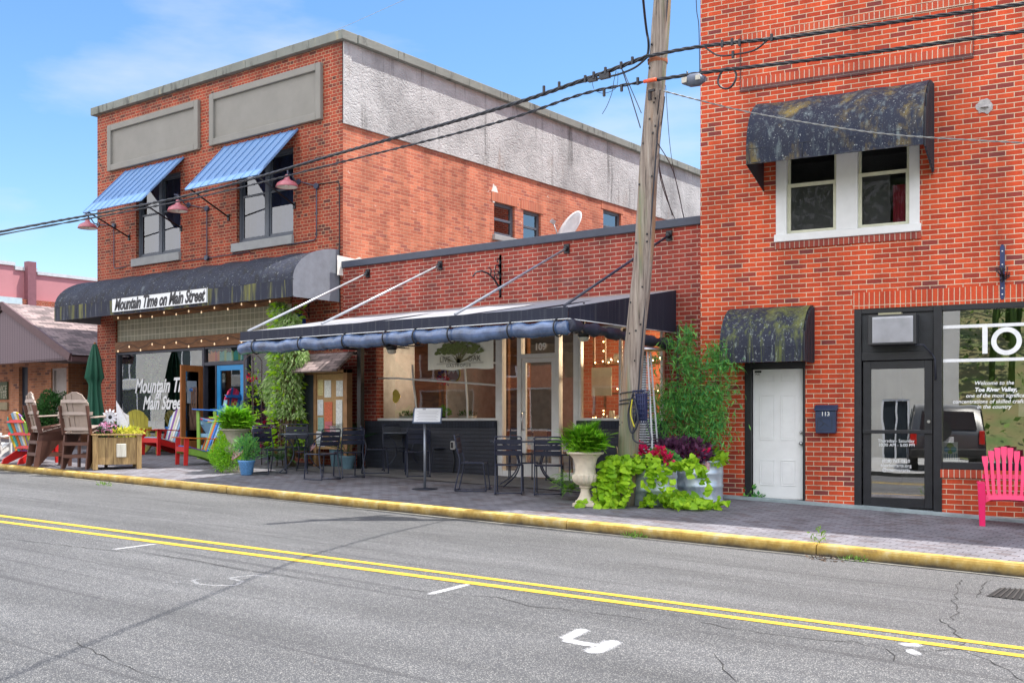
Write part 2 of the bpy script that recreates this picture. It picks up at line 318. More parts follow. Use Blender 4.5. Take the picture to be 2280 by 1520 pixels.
def text_mesh(s, size, m, name, parent, loc, rot=(PI/2, 0, 0), shear=0, offset=0, align='CENTER', ext=.0015, space=1, sx=1, lsp=1.0):
    cu = bpy.data.curves.new(name, 'FONT'); cu.body = s; cu.size = size; cu.shear = shear; cu.offset = offset; cu.align_x = align; cu.extrude = ext; cu.space_character = space; cu.space_line = lsp; cu.resolution_u = 3
    o = bpy.data.objects.new(name, cu); S.collection.objects.link(o); bpy.context.view_layer.update()
    me = bpy.data.meshes.new_from_object(o); bpy.data.objects.remove(o); bpy.data.curves.remove(cu)
    o = bpy.data.objects.new(name, me); S.collection.objects.link(o); me.materials.clear(); me.materials.append(m)
    for v in me.vertices: v.co.x *= sx
    o.location = loc; o.rotation_euler = rot
    if parent is not None: o.parent = parent
    return o
# ---------------------------------------------------------------- shared materials
M_ = {}
bL = brick('brick_dark_red', (.38, .058, .024), (.20, .028, .016), (.46, .32, .20), dark=(.10, .025, .02), dk=.76, sq=.5, sqf=2, stain=((.05, .045, .05), 8.35, 9.1))
bLs = brick('brick_weathered_orange', (.56, .18, .10), (.36, .09, .052), (.54, .33, .22), bw=.21, bh=.07, ms=.005, dark=(.30, .09, .07), dk=.80, white=.67, bump=.8)
bM = brick('brick_maroon', (.34, .045, .026), (.19, .024, .017), (.50, .38, .30), dark=(.18, .04, .035), dk=.80)
bR = brick('brick_bright_red', (.66, .082, .022), (.40, .038, .013), (.66, .53, .38), ms=.006, dark=(.22, .04, .035), dk=.76)
bRs = brick('brick_red_soldier', (.66, .085, .024), (.46, .05, .018), (.62, .48, .34), bw=.0705, bh=.42, off=0, ms=.006)
bKs = brick('brick_painted_navy', (.026, .032, .052), (.020, .025, .042), (.012, .015, .026), bump=1.0, rough=.55)
bTan = brick('brick_tan', (.56, .24, .12), (.42, .16, .08), (.42, .30, .22), dark=(.20, .09, .07), dk=.74)
concrete = mat('concrete', (.33, .33, .32), .9, var=.25, sc=3, bump=.4)
limestone = mat('limestone_sill', (.30, .31, .32), .85, var=.1, sc=4, bump=.2)
coping_m = streaky('coping_concrete', (.20, .21, .19), [((.05, .05, .045), 4, 1.2, .55, .68), ((.30, .28, .20), 6, 2, .6, .7)], .9, bump=.5)
stucco = streaky('stucco', (.44, .44, .445), [((.23, .23, .235), .8, .55, .46, .74), ((.13, .13, .13), 3.6, .34, .56, .70), ((.28, .24, .22), 1.7, .4, .60, .72)], .95, bump=1.0)
def _st():    # trowel ridges on the stucco
    nt = stucco.node_tree; b = nt.nodes['Principled BSDF']; t = N(nt, 'ShaderNodeTexCoord'); v = N(nt, 'ShaderNodeTexVoronoi', Scale=6.5); v.feature = 'DISTANCE_TO_EDGE'
    n = N(nt, 'ShaderNodeTexNoise', Scale=3.0, Detail=3.0); ma = N(nt, 'ShaderNodeVectorMath', operation='MULTIPLY_ADD'); ma.inputs[1].default_value = (1.2, 1.2, 1.2)
    nt.links.new(t.outputs['Object'], n.inputs['Vector']); nt.links.new(n.outputs['Color'], ma.inputs[0]); nt.links.new(t.outputs['Object'], ma.inputs[2]); nt.links.new(ma.outputs[0], v.inputs['Vector'])
    mr = N(nt, 'ShaderNodeMapRange'); mr.inputs['From Max'].default_value = .3; nt.links.new(v.outputs['Distance'], mr.inputs[0])
    bp = N(nt, 'ShaderNodeBump', Strength=.30, Distance=.03); bp.invert = True; nt.links.new(mr.outputs[0], bp.inputs['Height']); nt.links.new(bp.outputs[0], b.inputs['Normal'])
_st()
greige = mat('greige_panel_paint', (.225, .215, .195), .7, var=.08, sc=2, bump=.1)
greyfr = mat('grey_window_paint', (.085, .10, .13), .5, var=.1)
white = mat('white_paint', (.78, .79, .80), .45, var=.04)
whitealu = mat('white_aluminium', (.76, .76, .75), .4, var=.08)
black = mat('black_paint', (.012, .013, .018), .4, var=.3, bump=.15)
blackm = mat('black_metal', (.020, .024, .040), .38, metal=.0, var=.2)
gls = glass('window_glass', (.62, .68, .70), .22); gl2 = glass('storefront_glass', (.80, .85, .84), .10); glM = glass('cafe_glass', (.80, .85, .84), .03); glR = glass('gallery_glass', (.62, .68, .66), .36)
glU = glass('upstairs_glass', (.25, .30, .42), .12)
dark_in = mat('interior_dark', (.05, .045, .045), .9, var=.2, sc=1.5); int_wall = mat('interior_wall', (.30, .27, .24), .9, var=.15, sc=1.5); floorw = wood('interior_floor', (.20, .10, .06), (.12, .06, .035))
timber = wood('timber_orange', (.32, .15, .06), (.15, .065, .03), sc=(9, 1, 2)); timb2 = wood('door_timber', (.40, .15, .035), (.26, .085, .02))
def cyl(mb, p, r, z0, z1, n=16): mb.tube([(p[0], p[1], z0), (p[0], p[1], z1)], r, n)
def bld(mb, name, m, parent, F, bevel=0, fix=False):
    mb.v = [F.w(*v) for v in mb.v]; return mb.build(name, m, parent, world=True, bevel=bevel, fix=fix)

# ================================================================ THE SETTING
def grid(name, m, x0, x1, y0, y1, nx, ys, zf=None):
    mb = MB(); vs = []
    zf = zf or gz
    for j in range(len(ys)):
        for i in range(nx+1):
            x = x0+(x1-x0)*i/nx; vs.append((x, ys[j], zf(x, ys[j])))
    fs = [(j*(nx+1)+i, j*(nx+1)+i+1, (j+1)*(nx+1)+i+1, (j+1)*(nx+1)+i) for j in range(len(ys)-1) for i in range(nx)]
    mb.add(vs, fs); return mb.build(name, m)
# asphalt
m, nt, b = nodes('asphalt'); b.inputs['Roughness'].default_value = .82; b.inputs['Specular IOR Level'].default_value = .35
t = N(nt, 'ShaderNodeTexCoord'); v = N(nt, 'ShaderNodeTexVoronoi', Scale=190.0); nt.links.new(t.outputs['Object'], v.inputs['Vector'])
cr_ = N(nt, 'ShaderNodeValToRGB'); e = cr_.color_ramp.elements; e[0].position = 0; e[0].color = (.048, .050, .055, 1); e[1].position = .80; e[1].color = (.086, .087, .092, 1); q = e.new(.93); q.color = (.26, .26, .25, 1)
sc_ = N(nt, 'ShaderNodeSeparateColor'); nt.links.new(v.outputs['Color'], sc_.inputs[0]); nt.links.new(sc_.outputs[0], cr_.inputs[0])
n = N(nt, 'ShaderNodeTexNoise', Scale=.7, Detail=8.0, Roughness=.65); mpp = N(nt, 'ShaderNodeMapping'); mpp.inputs['Scale'].default_value = (.35, 1.6, 1); nt.links.new(t.outputs['Object'], mpp.inputs[0]); nt.links.new(mpp.outputs[0], n.inputs['Vector'])
mr = N(nt, 'ShaderNodeMapRange'); mr.inputs['To Min'].default_value = .70; mr.inputs['To Max'].default_value = 1.30; mr.inputs['From Min'].default_value = .3; mr.inputs['From Max'].default_value = .7
nt.links.new(n.outputs['Fac'], mr.inputs[0]); hs = N(nt, 'ShaderNodeHueSaturation'); nt.links.new(mr.outputs[0], hs.inputs['Value']); nt.links.new(cr_.outputs[0], hs.inputs['Color'])
# faint dark tyre polish bands and light worn strip by the gutter (they run with the road)
sp = N(nt, 'ShaderNodeSeparateXYZ'); nt.links.new(t.outputs['Object'], sp.inputs[0]); nw = N(nt, 'ShaderNodeTexNoise', Scale=1.0, Detail=6.0); mp3 = N(nt, 'ShaderNodeMapping'); mp3.inputs['Scale'].default_value = (.12, 9, 1)
nt.links.new(t.outputs['Object'], mp3.inputs[0]); nt.links.new(mp3.outputs[0], nw.inputs['Vector']); mr3 = N(nt, 'ShaderNodeMapRange'); mr3.inputs['From Min'].default_value = .56; mr3.inputs['From Max'].default_value = .66; mr3.inputs['To Max'].default_value = .42
nt.links.new(nw.outputs['Fac'], mr3.inputs[0]); mk = N(nt, 'ShaderNodeMix', data_type='RGBA'); mk.inputs[7].default_value = (.03, .03, .033, 1); nt.links.new(mr3.outputs[0], mk.inputs[0]); nt.links.new(hs.outputs[0], mk.inputs[6])
nt.links.new(mk.outputs[2], b.inputs['Base Color'])
bp = N(nt, 'ShaderNodeBump', Strength=.35, Distance=.005); nt.links.new(v.outputs['Distance'], bp.inputs['Height']); nt.links.new(bp.outputs[0], b.inputs['Normal']); asphalt = m
def zl(d): return lambda x, y: gz(x, y)+d
struct(grid('ground', mat('bare_ground', (.16, .15, .12), .95, var=.3, sc=.5), -400, 400, -400, 400, 16, [-400, -60, -14, 0, 14, 60, 400], lambda x, y: (max(-14, min(8, -.0245*x)) if abs(x) < 400 else 0)-.9))
struct(grid('road', asphalt, -60, 30, 0, 0, 60, [-9.0, -6.5, -4.2, -2, -.07]))
# pavers
pav = brick('pavers', (.195, .19, .215), (.145, .14, .165), (.04, .038, .045), bw=.205, bh=.105, ms=.006, dark=(.13, .11, .12), dk=.7, bump=.9, rough=.9)
struct(grid('sidewalk', pav, -60, 30, 0, 0, 60, [.16, 1.5, 3, 4.0, 4.6, 7.5]))
# plain pale slab under the cafe
struct(grid('patio_slab', mat('slab_concrete', (.17, .165, .165), .9, var=.25, sc=2.2, bump=.3), -9.9, -2.1, 0, 0, 10, [2.7, 4.3], lambda x, y: gz(x, y)+.012))
# kerb
m, nt, b = nodes('kerb_paint'); b.inputs['Roughness'].default_value = .75
t = N(nt, 'ShaderNodeTexCoord'); n = N(nt, 'ShaderNodeTexNoise', Scale=5.0, Detail=8.0, Roughness=.7); nt.links.new(t.outputs['Object'], n.inputs['Vector'])
r = N(nt, 'ShaderNodeValToRGB'); e = r.color_ramp.elements; e[0].position = .30; e[0].color = (.20, .13, .045, 1); e[1].position = .42; e[1].color = (.42, .26, .045, 1); q = e.new(.54); q.color = (.52, .36, .10, 1); q = e.new(.68); q.color = (.54, .44, .24, 1)
nt.links.new(n.outputs['Fac'], r.inputs[0])
uvn = N(nt, 'ShaderNodeUVMap'); sx_ = N(nt, 'ShaderNodeSeparateXYZ'); nt.links.new(uvn.outputs[0], sx_.inputs[0])     # grime along the gutter: uv.y = height over the road
n2 = N(nt, 'ShaderNodeTexNoise', Scale=3.0, Detail=7.0, Roughness=.7); nt.links.new(t.outputs['Object'], n2.inputs['Vector'])
ad = N(nt, 'ShaderNodeMath', operation='MULTIPLY_ADD'); ad.inputs[1].default_value = -.11; nt.links.new(n2.outputs['Fac'], ad.inputs[0]); nt.links.new(sx_.outputs[1], ad.inputs[2])
mr = N(nt, 'ShaderNodeMapRange'); mr.inputs['From Min'].default_value = -.045; mr.inputs['From Max'].default_value = .045; mr.inputs['To Min'].default_value = 1; mr.inputs['To Max'].default_value = 0; nt.links.new(ad.outputs[0], mr.inputs[0])
mx_ = N(nt, 'ShaderNodeMix', data_type='RGBA'); mx_.inputs[7].default_value = (.035, .028, .02, 1); nt.links.new(mr.outputs[0], mx_.inputs[0]); nt.links.new(r.outputs[0], mx_.inputs[6]); nt.links.new(mx_.outputs[2], b.inputs['Base Color'])
bp = N(nt, 'ShaderNodeBump', Strength=.5, Distance=.01); nt.links.new(n.outputs['Fac'], bp.inputs['Height']); nt.links.new(bp.outputs[0], b.inputs['Normal']); kerbm = m
joints = [onG(p, q_).x for p, q_ in ((249, 1060), (505, 1083), (845, 1116), (1272, 1160), (1829, 1215))]
joints = [-60, -44, -38, -32, -26, -22.5, -17.6]+[j for j in joints if j > -17]+[3.9, 7, 10.5, 14, 20, 30]
mb = MB(); prof = [(-.005, -.16), (-.002, -.04), (.006, -.014), (.022, -.002), (.045, .002), (.16, .003), (.16, -.16)]
uvs = []
for a, c in zip(joints[:-1], joints[1:]):
    k = max(1, int((c-a)/1.0)); P = len(prof)
    xs = [a+.006+(c-a-.012)*i/k for i in range(k+1)]; b0 = len(mb.v); vs = []; 
    for x in xs:
        w_ = random.uniform(-.003, .003)
        for (y, z) in prof: vs.append((x, y+w_, kz(x)+z))
    fs = [(i*P+j, (i+1)*P+j, (i+1)*P+j+1, i*P+j+1) for i in range(k) for j in range(P-1)]
    fs.append(tuple(range(P))); fs.append(tuple(range(k*P+P-1, k*P-1, -1))); mb.add(vs, fs, False)
kb = mb.build('kerb', kerbm); struct(kb)
uvl = kb.data.uv_layers[0].data
for li, l in enumerate(kb.data.loops):
    q = kb.data.vertices[l.vertex_index].co; uvl[li].uv = (q.x, q.z-kz(q.x)+.125)
struct(grid('gutter', mat('gutter_concrete', (.21, .20, .17), .9, var=.25, sc=7, bump=.4), -60, 30, 0, 0, 60, [-.09, .0], lambda x, y: gz(x, -.07)+.005))
# opposite pavement (behind the camera)
struct(grid('opposite_pavement', concrete, -60, 30, 0, 0, 30, [-20, -9.0], lambda x, y: gz(x, -9.0)+.11))
# yellow lines
ym = mat('yellow_road_paint', (.36, .25, .03), .75, sc=14, col2=(.62, .40, .02), bump=.4, bsc=90)
def strip(mb, pts, w, dz=.004, ztop=None):
    for i in range(len(pts)-1):
        a, b_ = Vector(pts[i]), Vector(pts[i+1]); d = (b_-a); d.normalize(); n_ = Vector((-d.y, d.x, 0)); wa = w[i] if isinstance(w, list) else w; wb = w[i+1] if isinstance(w, list) else w
        q = [a+n_*wa/2, a-n_*wa/2, b_-n_*wb/2, b_+n_*wb/2]; mb.add([(p.x, p.y, gz(p.x, p.y)+dz) for p in q], [(0, 1, 2, 3)])
l1 = [onG(x, y) for x, y in ((4, 1147), (355, 1191), (760, 1249), (1140, 1299), (1520, 1346), (1900, 1393), (2278, 1437))]
l2 = [onG(x, y) for x, y in ((4, 1159), (355, 1206), (760, 1264), (1140, 1316), (1520, 1361), (1900, 1411), (2278, 1451))]
def fit(l):
    n_ = len(l); mx = sum(p.x for p in l)/n_; my = sum(p.y for p in l)/n_; k = sum((p.x-mx)*(p.y-my) for p in l)/sum((p.x-mx)**2 for p in l); return lambda x: my+k*(x-mx)
f1, f2 = fit(l1), fit(l2); print('yellow', [round(p.y, 2) for p in l1], [round(p.y, 2) for p in l2])
mb = MB()
for f_ in (f1, f2):
    p = [(x, f_(x), 0) for x in [i*1.0 for i in range(-50, 20)]]; strip(mb, p, .105)
struct(mb.build('road_marking', ym))
# chalky survey marks sprayed on the asphalt
wm, nt, b = nodes('white_spray_paint'); b.inputs['Base Color'].default_value = (.58, .59, .61, 1); b.inputs['Roughness'].default_value = .8
uvn = N(nt, 'ShaderNodeUVMap'); t = N(nt, 'ShaderNodeTexCoord'); n = N(nt, 'ShaderNodeTexNoise', Scale=55.0, Detail=3.0); nt.links.new(t.outputs['Object'], n.inputs['Vector'])
sx_ = N(nt, 'ShaderNodeSeparateXYZ'); nt.links.new(uvn.outputs[0], sx_.inputs[0]); a1 = N(nt, 'ShaderNodeMath', operation='MULTIPLY_ADD'); a1.inputs[1].default_value = 1.1
nt.links.new(n.outputs['Fac'], a1.inputs[0]); nt.links.new(sx_.outputs[1], a1.inputs[2]); mr = N(nt, 'ShaderNodeMapRange'); mr.inputs['From Min'].default_value = .80; mr.inputs['From Max'].default_value = 1.75; nt.links.new(a1.outputs[0], mr.inputs[0])
tr = N(nt, 'ShaderNodeBsdfTransparent'); ms = N(nt, 'ShaderNodeMixShader'); out = nt.nodes['Material Output']; nt.links.new(mr.outputs[0], ms.inputs[0]); nt.links.new(tr.outputs[0], ms.inputs[1]); nt.links.new(b.outputs[0], ms.inputs[2]); nt.links.new(ms.outputs[0], out.inputs[0])
def spray(name, strokes, str_=1.0):
    vs = []; fs = []; uvv = []
    for pts, w in strokes:
        P = [onG(*p) for p in pts]
        Q = []
        for i in range(len(P)-1):
            for k in range(4): Q.append(P[i].lerp(P[i+1], k/4))
        Q.append(P[-1])
        for i, p in enumerate(Q):
            d = (Q[min(i+1, len(Q)-1)]-Q[max(i-1, 0)]); d.z = 0; d.normalize(); n_ = Vector((-d.y, d.x, 0)); e_ = .55 if i in (0, len(Q)-1) else 1
            for s_, u_ in ((-1.15, 0), (-.3, str_), (.3, str_), (1.15, 0)):
                q = p+n_*w*s_*.5*e_; vs.append((q.x, q.y, gz(q.x, q.y)+.0045)); uvv.append((0, u_*(.35 if i in (0, len(Q)-1) else 1)))
            if i:
                b0 = len(vs)-8
                for j in range(3): fs.append((b0+j, b0+j+1, b0+j+5, b0+j+4))
    me = bpy.data.meshes.new(name); me.from_pydata(vs, [], fs); u = me.uv_layers.new(name='UVMap')
    for li, l in enumerate(me.loops): u.data[li].uv = uvv[l.vertex_index]
    me.materials.append(wm); o = bpy.data.objects.new(name, me); S.collection.objects.link(o); return struct(o)
spray('chalk_mark', [([(1303, 1400), (1280, 1412), (1254, 1424)], .13), ([(1254, 1424), (1290, 1432), (1335, 1438)], .12), ([(1372, 1426), (1345, 1440), (1312, 1455)], .17)], 1.0)
spray('chalk_mark', [([(952, 1324), (1000, 1312), (1046, 1300)], .10)], .9)
spray('chalk_mark', [([(247, 1224), (300, 1217), (353, 1210)], .09)], .8)
spray('chalk_mark', [([(2000, 1434), (2055, 1437)], .16), ([(2018, 1452), (2048, 1452)], .20)], .9)
spray('chalk_mark', [([(605, 1284), (560, 1281), (510, 1287), (540, 1295), (525, 1303), (480, 1304), (440, 1300), (428, 1292), (450, 1288)], .07), ([(380, 1297), (405, 1295)], .08)], .45)
spray('chalk_mark', [([(1342, 1243), (1390, 1248)], .05)], .4)
# cracks
cm_ = mat('crack_shadow', (.018, .018, .018), .95, var=.1)
mb = MB()
def crack(pts, w=.012, jit=.03):
    P = [onG(*p) for p in pts]; Q = []
    for i in range(len(P)-1):
        k = max(2, int((P[i]-P[i+1]).length/.10))
        for j in range(k): p = P[i].lerp(P[i+1], j/k); Q.append((p.x+random.gauss(0, jit*.5), p.y+random.gauss(0, jit*.5), 0))
    Q.append(tuple(P[-1])); strip(mb, Q, [random.uniform(.3, 1.3)*w for _ in Q], .003)
crack([(2090, 1378), (2115, 1395), (2130, 1410), (2145, 1425), (2135, 1445)], .015); crack([(2135, 1445), (2200, 1470), (2250, 1500), (2278, 1515)], .008); crack([(2135, 1445), (2000, 1450), (1900, 1430), (1700, 1410), (1560, 1385)], .007)
crack([(2140, 1290), (2125, 1320), (2130, 1350), (2125, 1380)], .008); crack([(2210, 1290), (2180, 1310), (2175, 1330)], .008); crack([(1975, 1445), (1990, 1470)], .01); crack([(1590, 1455), (1610, 1490), (1640, 1518)], .006)
crack([(170, 1430), (245, 1468), (300, 1492), (360, 1510), (420, 1518)], .006); crack([(5, 1198), (180, 1218), (330, 1234), (440, 1248), (520, 1266), (640, 1280)], .009, .02); crack([(640, 1280), (780, 1300), (900, 1312), (1100, 1330), (1180, 1348), (1300, 1362), (1520, 1390)], .007)
crack([(2040, 1235), (2100, 1262), (2150, 1275), (2230, 1285)], .006)
struct(mb.build('road_crack', cm_))

mb = MB(); cs = [onG(2196, 1327), onG(2226, 1309), onG(2330, 1315), onG(2330, 1343)]  # black quad with thin raised bars, laid just above the asphalt
o = thing('black_road_panel', 'black storm drain grate in the road at the right edge', 'drain', sum(cs, Vector())/4); mb.add([p+Vector((0, 0, .004)) for p in cs], [(3, 2, 1, 0)]); mb.build('panel_sheet', mat('panel_black', (.006, .006, .007), .9), o, world=True)
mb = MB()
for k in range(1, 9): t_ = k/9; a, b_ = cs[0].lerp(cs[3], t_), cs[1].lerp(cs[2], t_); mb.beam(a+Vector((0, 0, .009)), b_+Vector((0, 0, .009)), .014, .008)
mb.build('bars', mat('bar_iron', (.025, .024, .023), .7), o, world=True)
# ================================================================ LEFT BUILDING (two storeys)
X0, X1 = -18.74, -9.93; ZT = 9.02; YB = 30
LB = thing('brick_storefront_building', 'two storey dark red brick shop with stucco topped side wall and glass block band', 'building', (X0/2+X1/2, 4.0, .4))
A = FM.at
def rect(F, a, b, y=0): p, q = F.at(*a, y), F.at(*b, y); return min(p[0], q[0]), max(p[0], q[0]), min(p[1], q[1]), max(p[1], q[1])
w1 = (A(303, 500)[0], A(402, 500)[0], A(402, 561)[1], A(402, 380)[1]); w2 = (A(527, 500)[0], A(653, 500)[0], A(653, 523)[1], A(653, 325)[1])
sx0 = A(257, 800)[0]; sx1 = A(650, 800)[0]; sztop = A(257, 706)[1]
print('L', w1, w2, sx0, sx1, sztop)
mb = MB(); wall(mb, X0, X1, -1, ZT, [w1, w2, (sx0, sx1, .3, sztop)], 0, .22)
bld(mb, 'front_wall', bL, LB, FM)
mb = MB(); D = YB-4
def X_(px, py): p = onX(px, py, X1); return p.y-4, p.z
sw = []
for a, b_ in (((1100, 448), (1146, 532)), ((1165, 466), (1204, 546)), ((1343, 465), (1383, 545))):
    p, q = X_(*a), X_(*b_); pb = X_(b_[0], b_[1]); top = X_(a[0], a[1])[1]; sw.append((p[0], q[0], q[1], top))
print('side', sw, X_(765, 275), X_(1557, 375))
zst = X_(765, 275)[1]
# side wall built in (y, z), then turned to face +x
def side(mbx):   # (x=y', y=-depth) -> world local
    mbx.v = [Vector((X1-v.y, v.x, v.z)) for v in mbx.v]; return mbx
mb = MB(); wall(mb, 0, D, -1, zst+.05, sw, 0, .14); bld(side(mb), 'side_wall', bLs, LB, FM)
mb = MB(); mb.box(X1-.02, X1+.035, .0, D, zst, ZT-.003); bld(mb, 'stucco_band', stucco, LB, FM)
mb = MB(); mb.quad((X0, 0, -1), (X0, D, -1), (X0, D, ZT), (X0, 0, ZT)); mb.quad((X0, D, -1), (X1, D, -1), (X1, D, ZT), (X0, D, ZT)); mb.quad((X0, .1, ZT-.5), (X1-.03, .1, ZT-.5), (X1-.03, D-.1, ZT-.5), (X0, D-.1, ZT-.5)); bld(mb, 'rear_walls', bL, LB, FM)
mb = MB()
k = 9
for i in range(k):
    a = X0-.12+(X1-X0+.24)*i/k; c = X0-.12+(X1-X0+.24)*(i+1)/k; mb.box(a, c-.006, -.12, .3, ZT, ZT+.19)
for i in range(22):
    a = .3+(D-.3)*i/22; c = .3+(D-.3)*(i+1)/22; mb.box(X1-.3, X1+.14, a+.006, c, ZT, ZT+.185)
mb.box(X0-.1, X0+.2, .3, D, ZT, ZT+.18); bld(mb, 'coping', coping_m, LB, FM, bevel=.012)
# blank sign panels
for a, b_, c, d in (((245, 283), (447, 222), (245, 383), (447, 335)), ((472, 212), (720, 140), (472, 326), (720, 268))):
    xa, xb = A(*a)[0], A(*b_)[0]; zt = (A(*a)[1]+A(*b_)[1])/2; zb = (A(*c)[1]+A(*d)[1])/2
    mb = MB(); mb.box(xa+.1, xb-.1, -.03, -.002, zb+.1, zt-.1); p = bld(mb, 'sign_panel', greige, LB, FM)
    mb = MB(); frame_rect(mb, xa, xb, zb, zt, .15, -.09, -.002); f = bld(mb, 'panel_frame', greige, LB, FM, bevel=.015); 
def double_window(parent, F, x0, x1, z0, z1, y, mfr, mgl, sashes=True, fw=.07, mid=.12, curtain=None):
    mb = MB(); frame_rect(mb, x0, x1, z0, z1, fw, y, y+.09); xm = (x0+x1)/2; mb.box(xm-mid/2, xm+mid/2, y+.003, y+.1, z0+fw, z1-fw)
    fr = bld(mb, 'window', mfr, parent, F, bevel=.006)
    zm = z0+(z1-z0)*.55; fr2 = None
    for a, c in ((x0+fw, xm-mid/2), (xm+mid/2, x1-fw)):
        mb = MB(); frame_rect(mb, a, c, zm-.03, z1-fw, .04, y+.065, y+.1); frame_rect(mb, a, c, z0+fw, zm+.02, .045, y+.03, y+.062); s_ = bld(mb, 'sash', mfr, parent, F); s_.parent = fr; s_.matrix_parent_inverse = Matrix.Identity(4)
        mb = MB(); mb.quad((a+.03, y+.08, zm), (c-.03, y+.08, zm), (c-.03, y+.08, z1-fw), (a+.03, y+.08, z1-fw)); mb.quad((a+.03, y+.045, z0+fw), (c-.03, y+.045, z0+fw), (c-.03, y+.045, zm), (a+.03, y+.045, zm)); g = bld(mb, 'pane', mgl, parent, F); g.parent = fr
    return fr
for w_ in (w1, w2):
    double_window(LB, FM, w_[0], w_[1], w_[2], w_[3], .07, greyfr, glU)
    mb = MB(); mb.box(w_[0]-.12, w_[1]+.02, -.07, .06, w_[2]-.19, w_[2]-.002); bld(mb, 'sill', limestone, LB, FM, bevel=.01)
    mb = MB()
    for i in range(14):     # gathered curtain, coloured blue to stand in for pale sky reflected in the panes
        a = w_[0]+(w_[1]-w_[0])*i/14; mb.quad((a, .35+(i % 2)*.05, w_[2]), (a+(w_[1]-w_[0])/14, .35+((i+1) % 2)*.05, w_[2]), (a+(w_[1]-w_[0])/14, .35+((i+1) % 2)*.05, w_[3]), (a, .35+(i % 2)*.05, w_[3]))
    bld(mb, 'curtain', mat('sky_tone_curtain', (.27, .33, .52), .9), LB, FM)
for s_ in sw:
    mb = MB(); wd = s_[1]-s_[0]; frame_rect(mb, s_[0], s_[1], s_[2], s_[3], .08, .06, .12); mb.box(s_[0]+.08, s_[1]-.08, .07, .11, (s_[2]+s_[3])/2-.03, (s_[2]+s_[3])/2+.03); fr = bld(side(mb), 'window', greyfr, LB, FM, bevel=.006)
    mb = MB(); mb.quad((s_[0]+.05, .1, s_[2]+.05), (s_[1]-.05, .1, s_[2]+.05), (s_[1]-.05, .1, s_[3]-.05), (s_[0]+.05, .1, s_[3]-.05)); g = bld(side(mb), 'pane', gls, LB, FM); g.parent = fr
    mb = MB(); mb.box(s_[0]-.06, s_[1]+.08, -.08, .05, s_[2]-.13, s_[2]-.002); bld(side(mb), 'sill', limestone, LB, FM, bevel=.01)
    mb = MB(); mb.box(s_[0]-.1, s_[1]+.1, -.012, .0, s_[3]+.002, s_[3]+.22); bld(side(mb), 'lintel', brick('brick_soldier_orange' if 'brick_soldier_orange' not in _m else 'brick_soldier_orange_b', (.50, .16, .085), (.42, .12, .07), (.46, .28, .19), bw=.07, bh=.5, off=0), LB, FM)
# whitewashed patch left low on the side wall, ragged outline
pp = [(775, 597), (775, 572), (800, 576), (842, 584)]; P = [X_(*q) for q in pp]
mb = MB(); mb.prism([(P[0][0]-.3, 4.3), (P[0][0]-.3, P[1][1]), (P[1][0]+.2, P[1][1]-.02), (P[2][0], P[2][1]+.03), (P[2][0]+.3, P[2][1]-.06), (P[3][0], P[3][1]), (P[3][0]+.2, 4.3)], -.004, .0); bld(side(mb), 'plaster_patch', mat('whitewash', (.72, .70, .66), .9, var=.15, sc=9), LB, FM)
for (px, py, r_) in ((1101, 428, .13), (1100, 440, .09)):
    c_ = X_(px, py); mb = MB(); mb.prism([(c_[0]+r_*cos(a)*random.uniform(.6, 1.1), c_[1]+1.6*r_*sin(a)*random.uniform(.7, 1.1)) for a in [i*PI/6 for i in range(12)]], -.005-.002*(py-428)/12, .0); bld(side(mb), 'plaster_patch', _m['whitewash'], LB, FM)
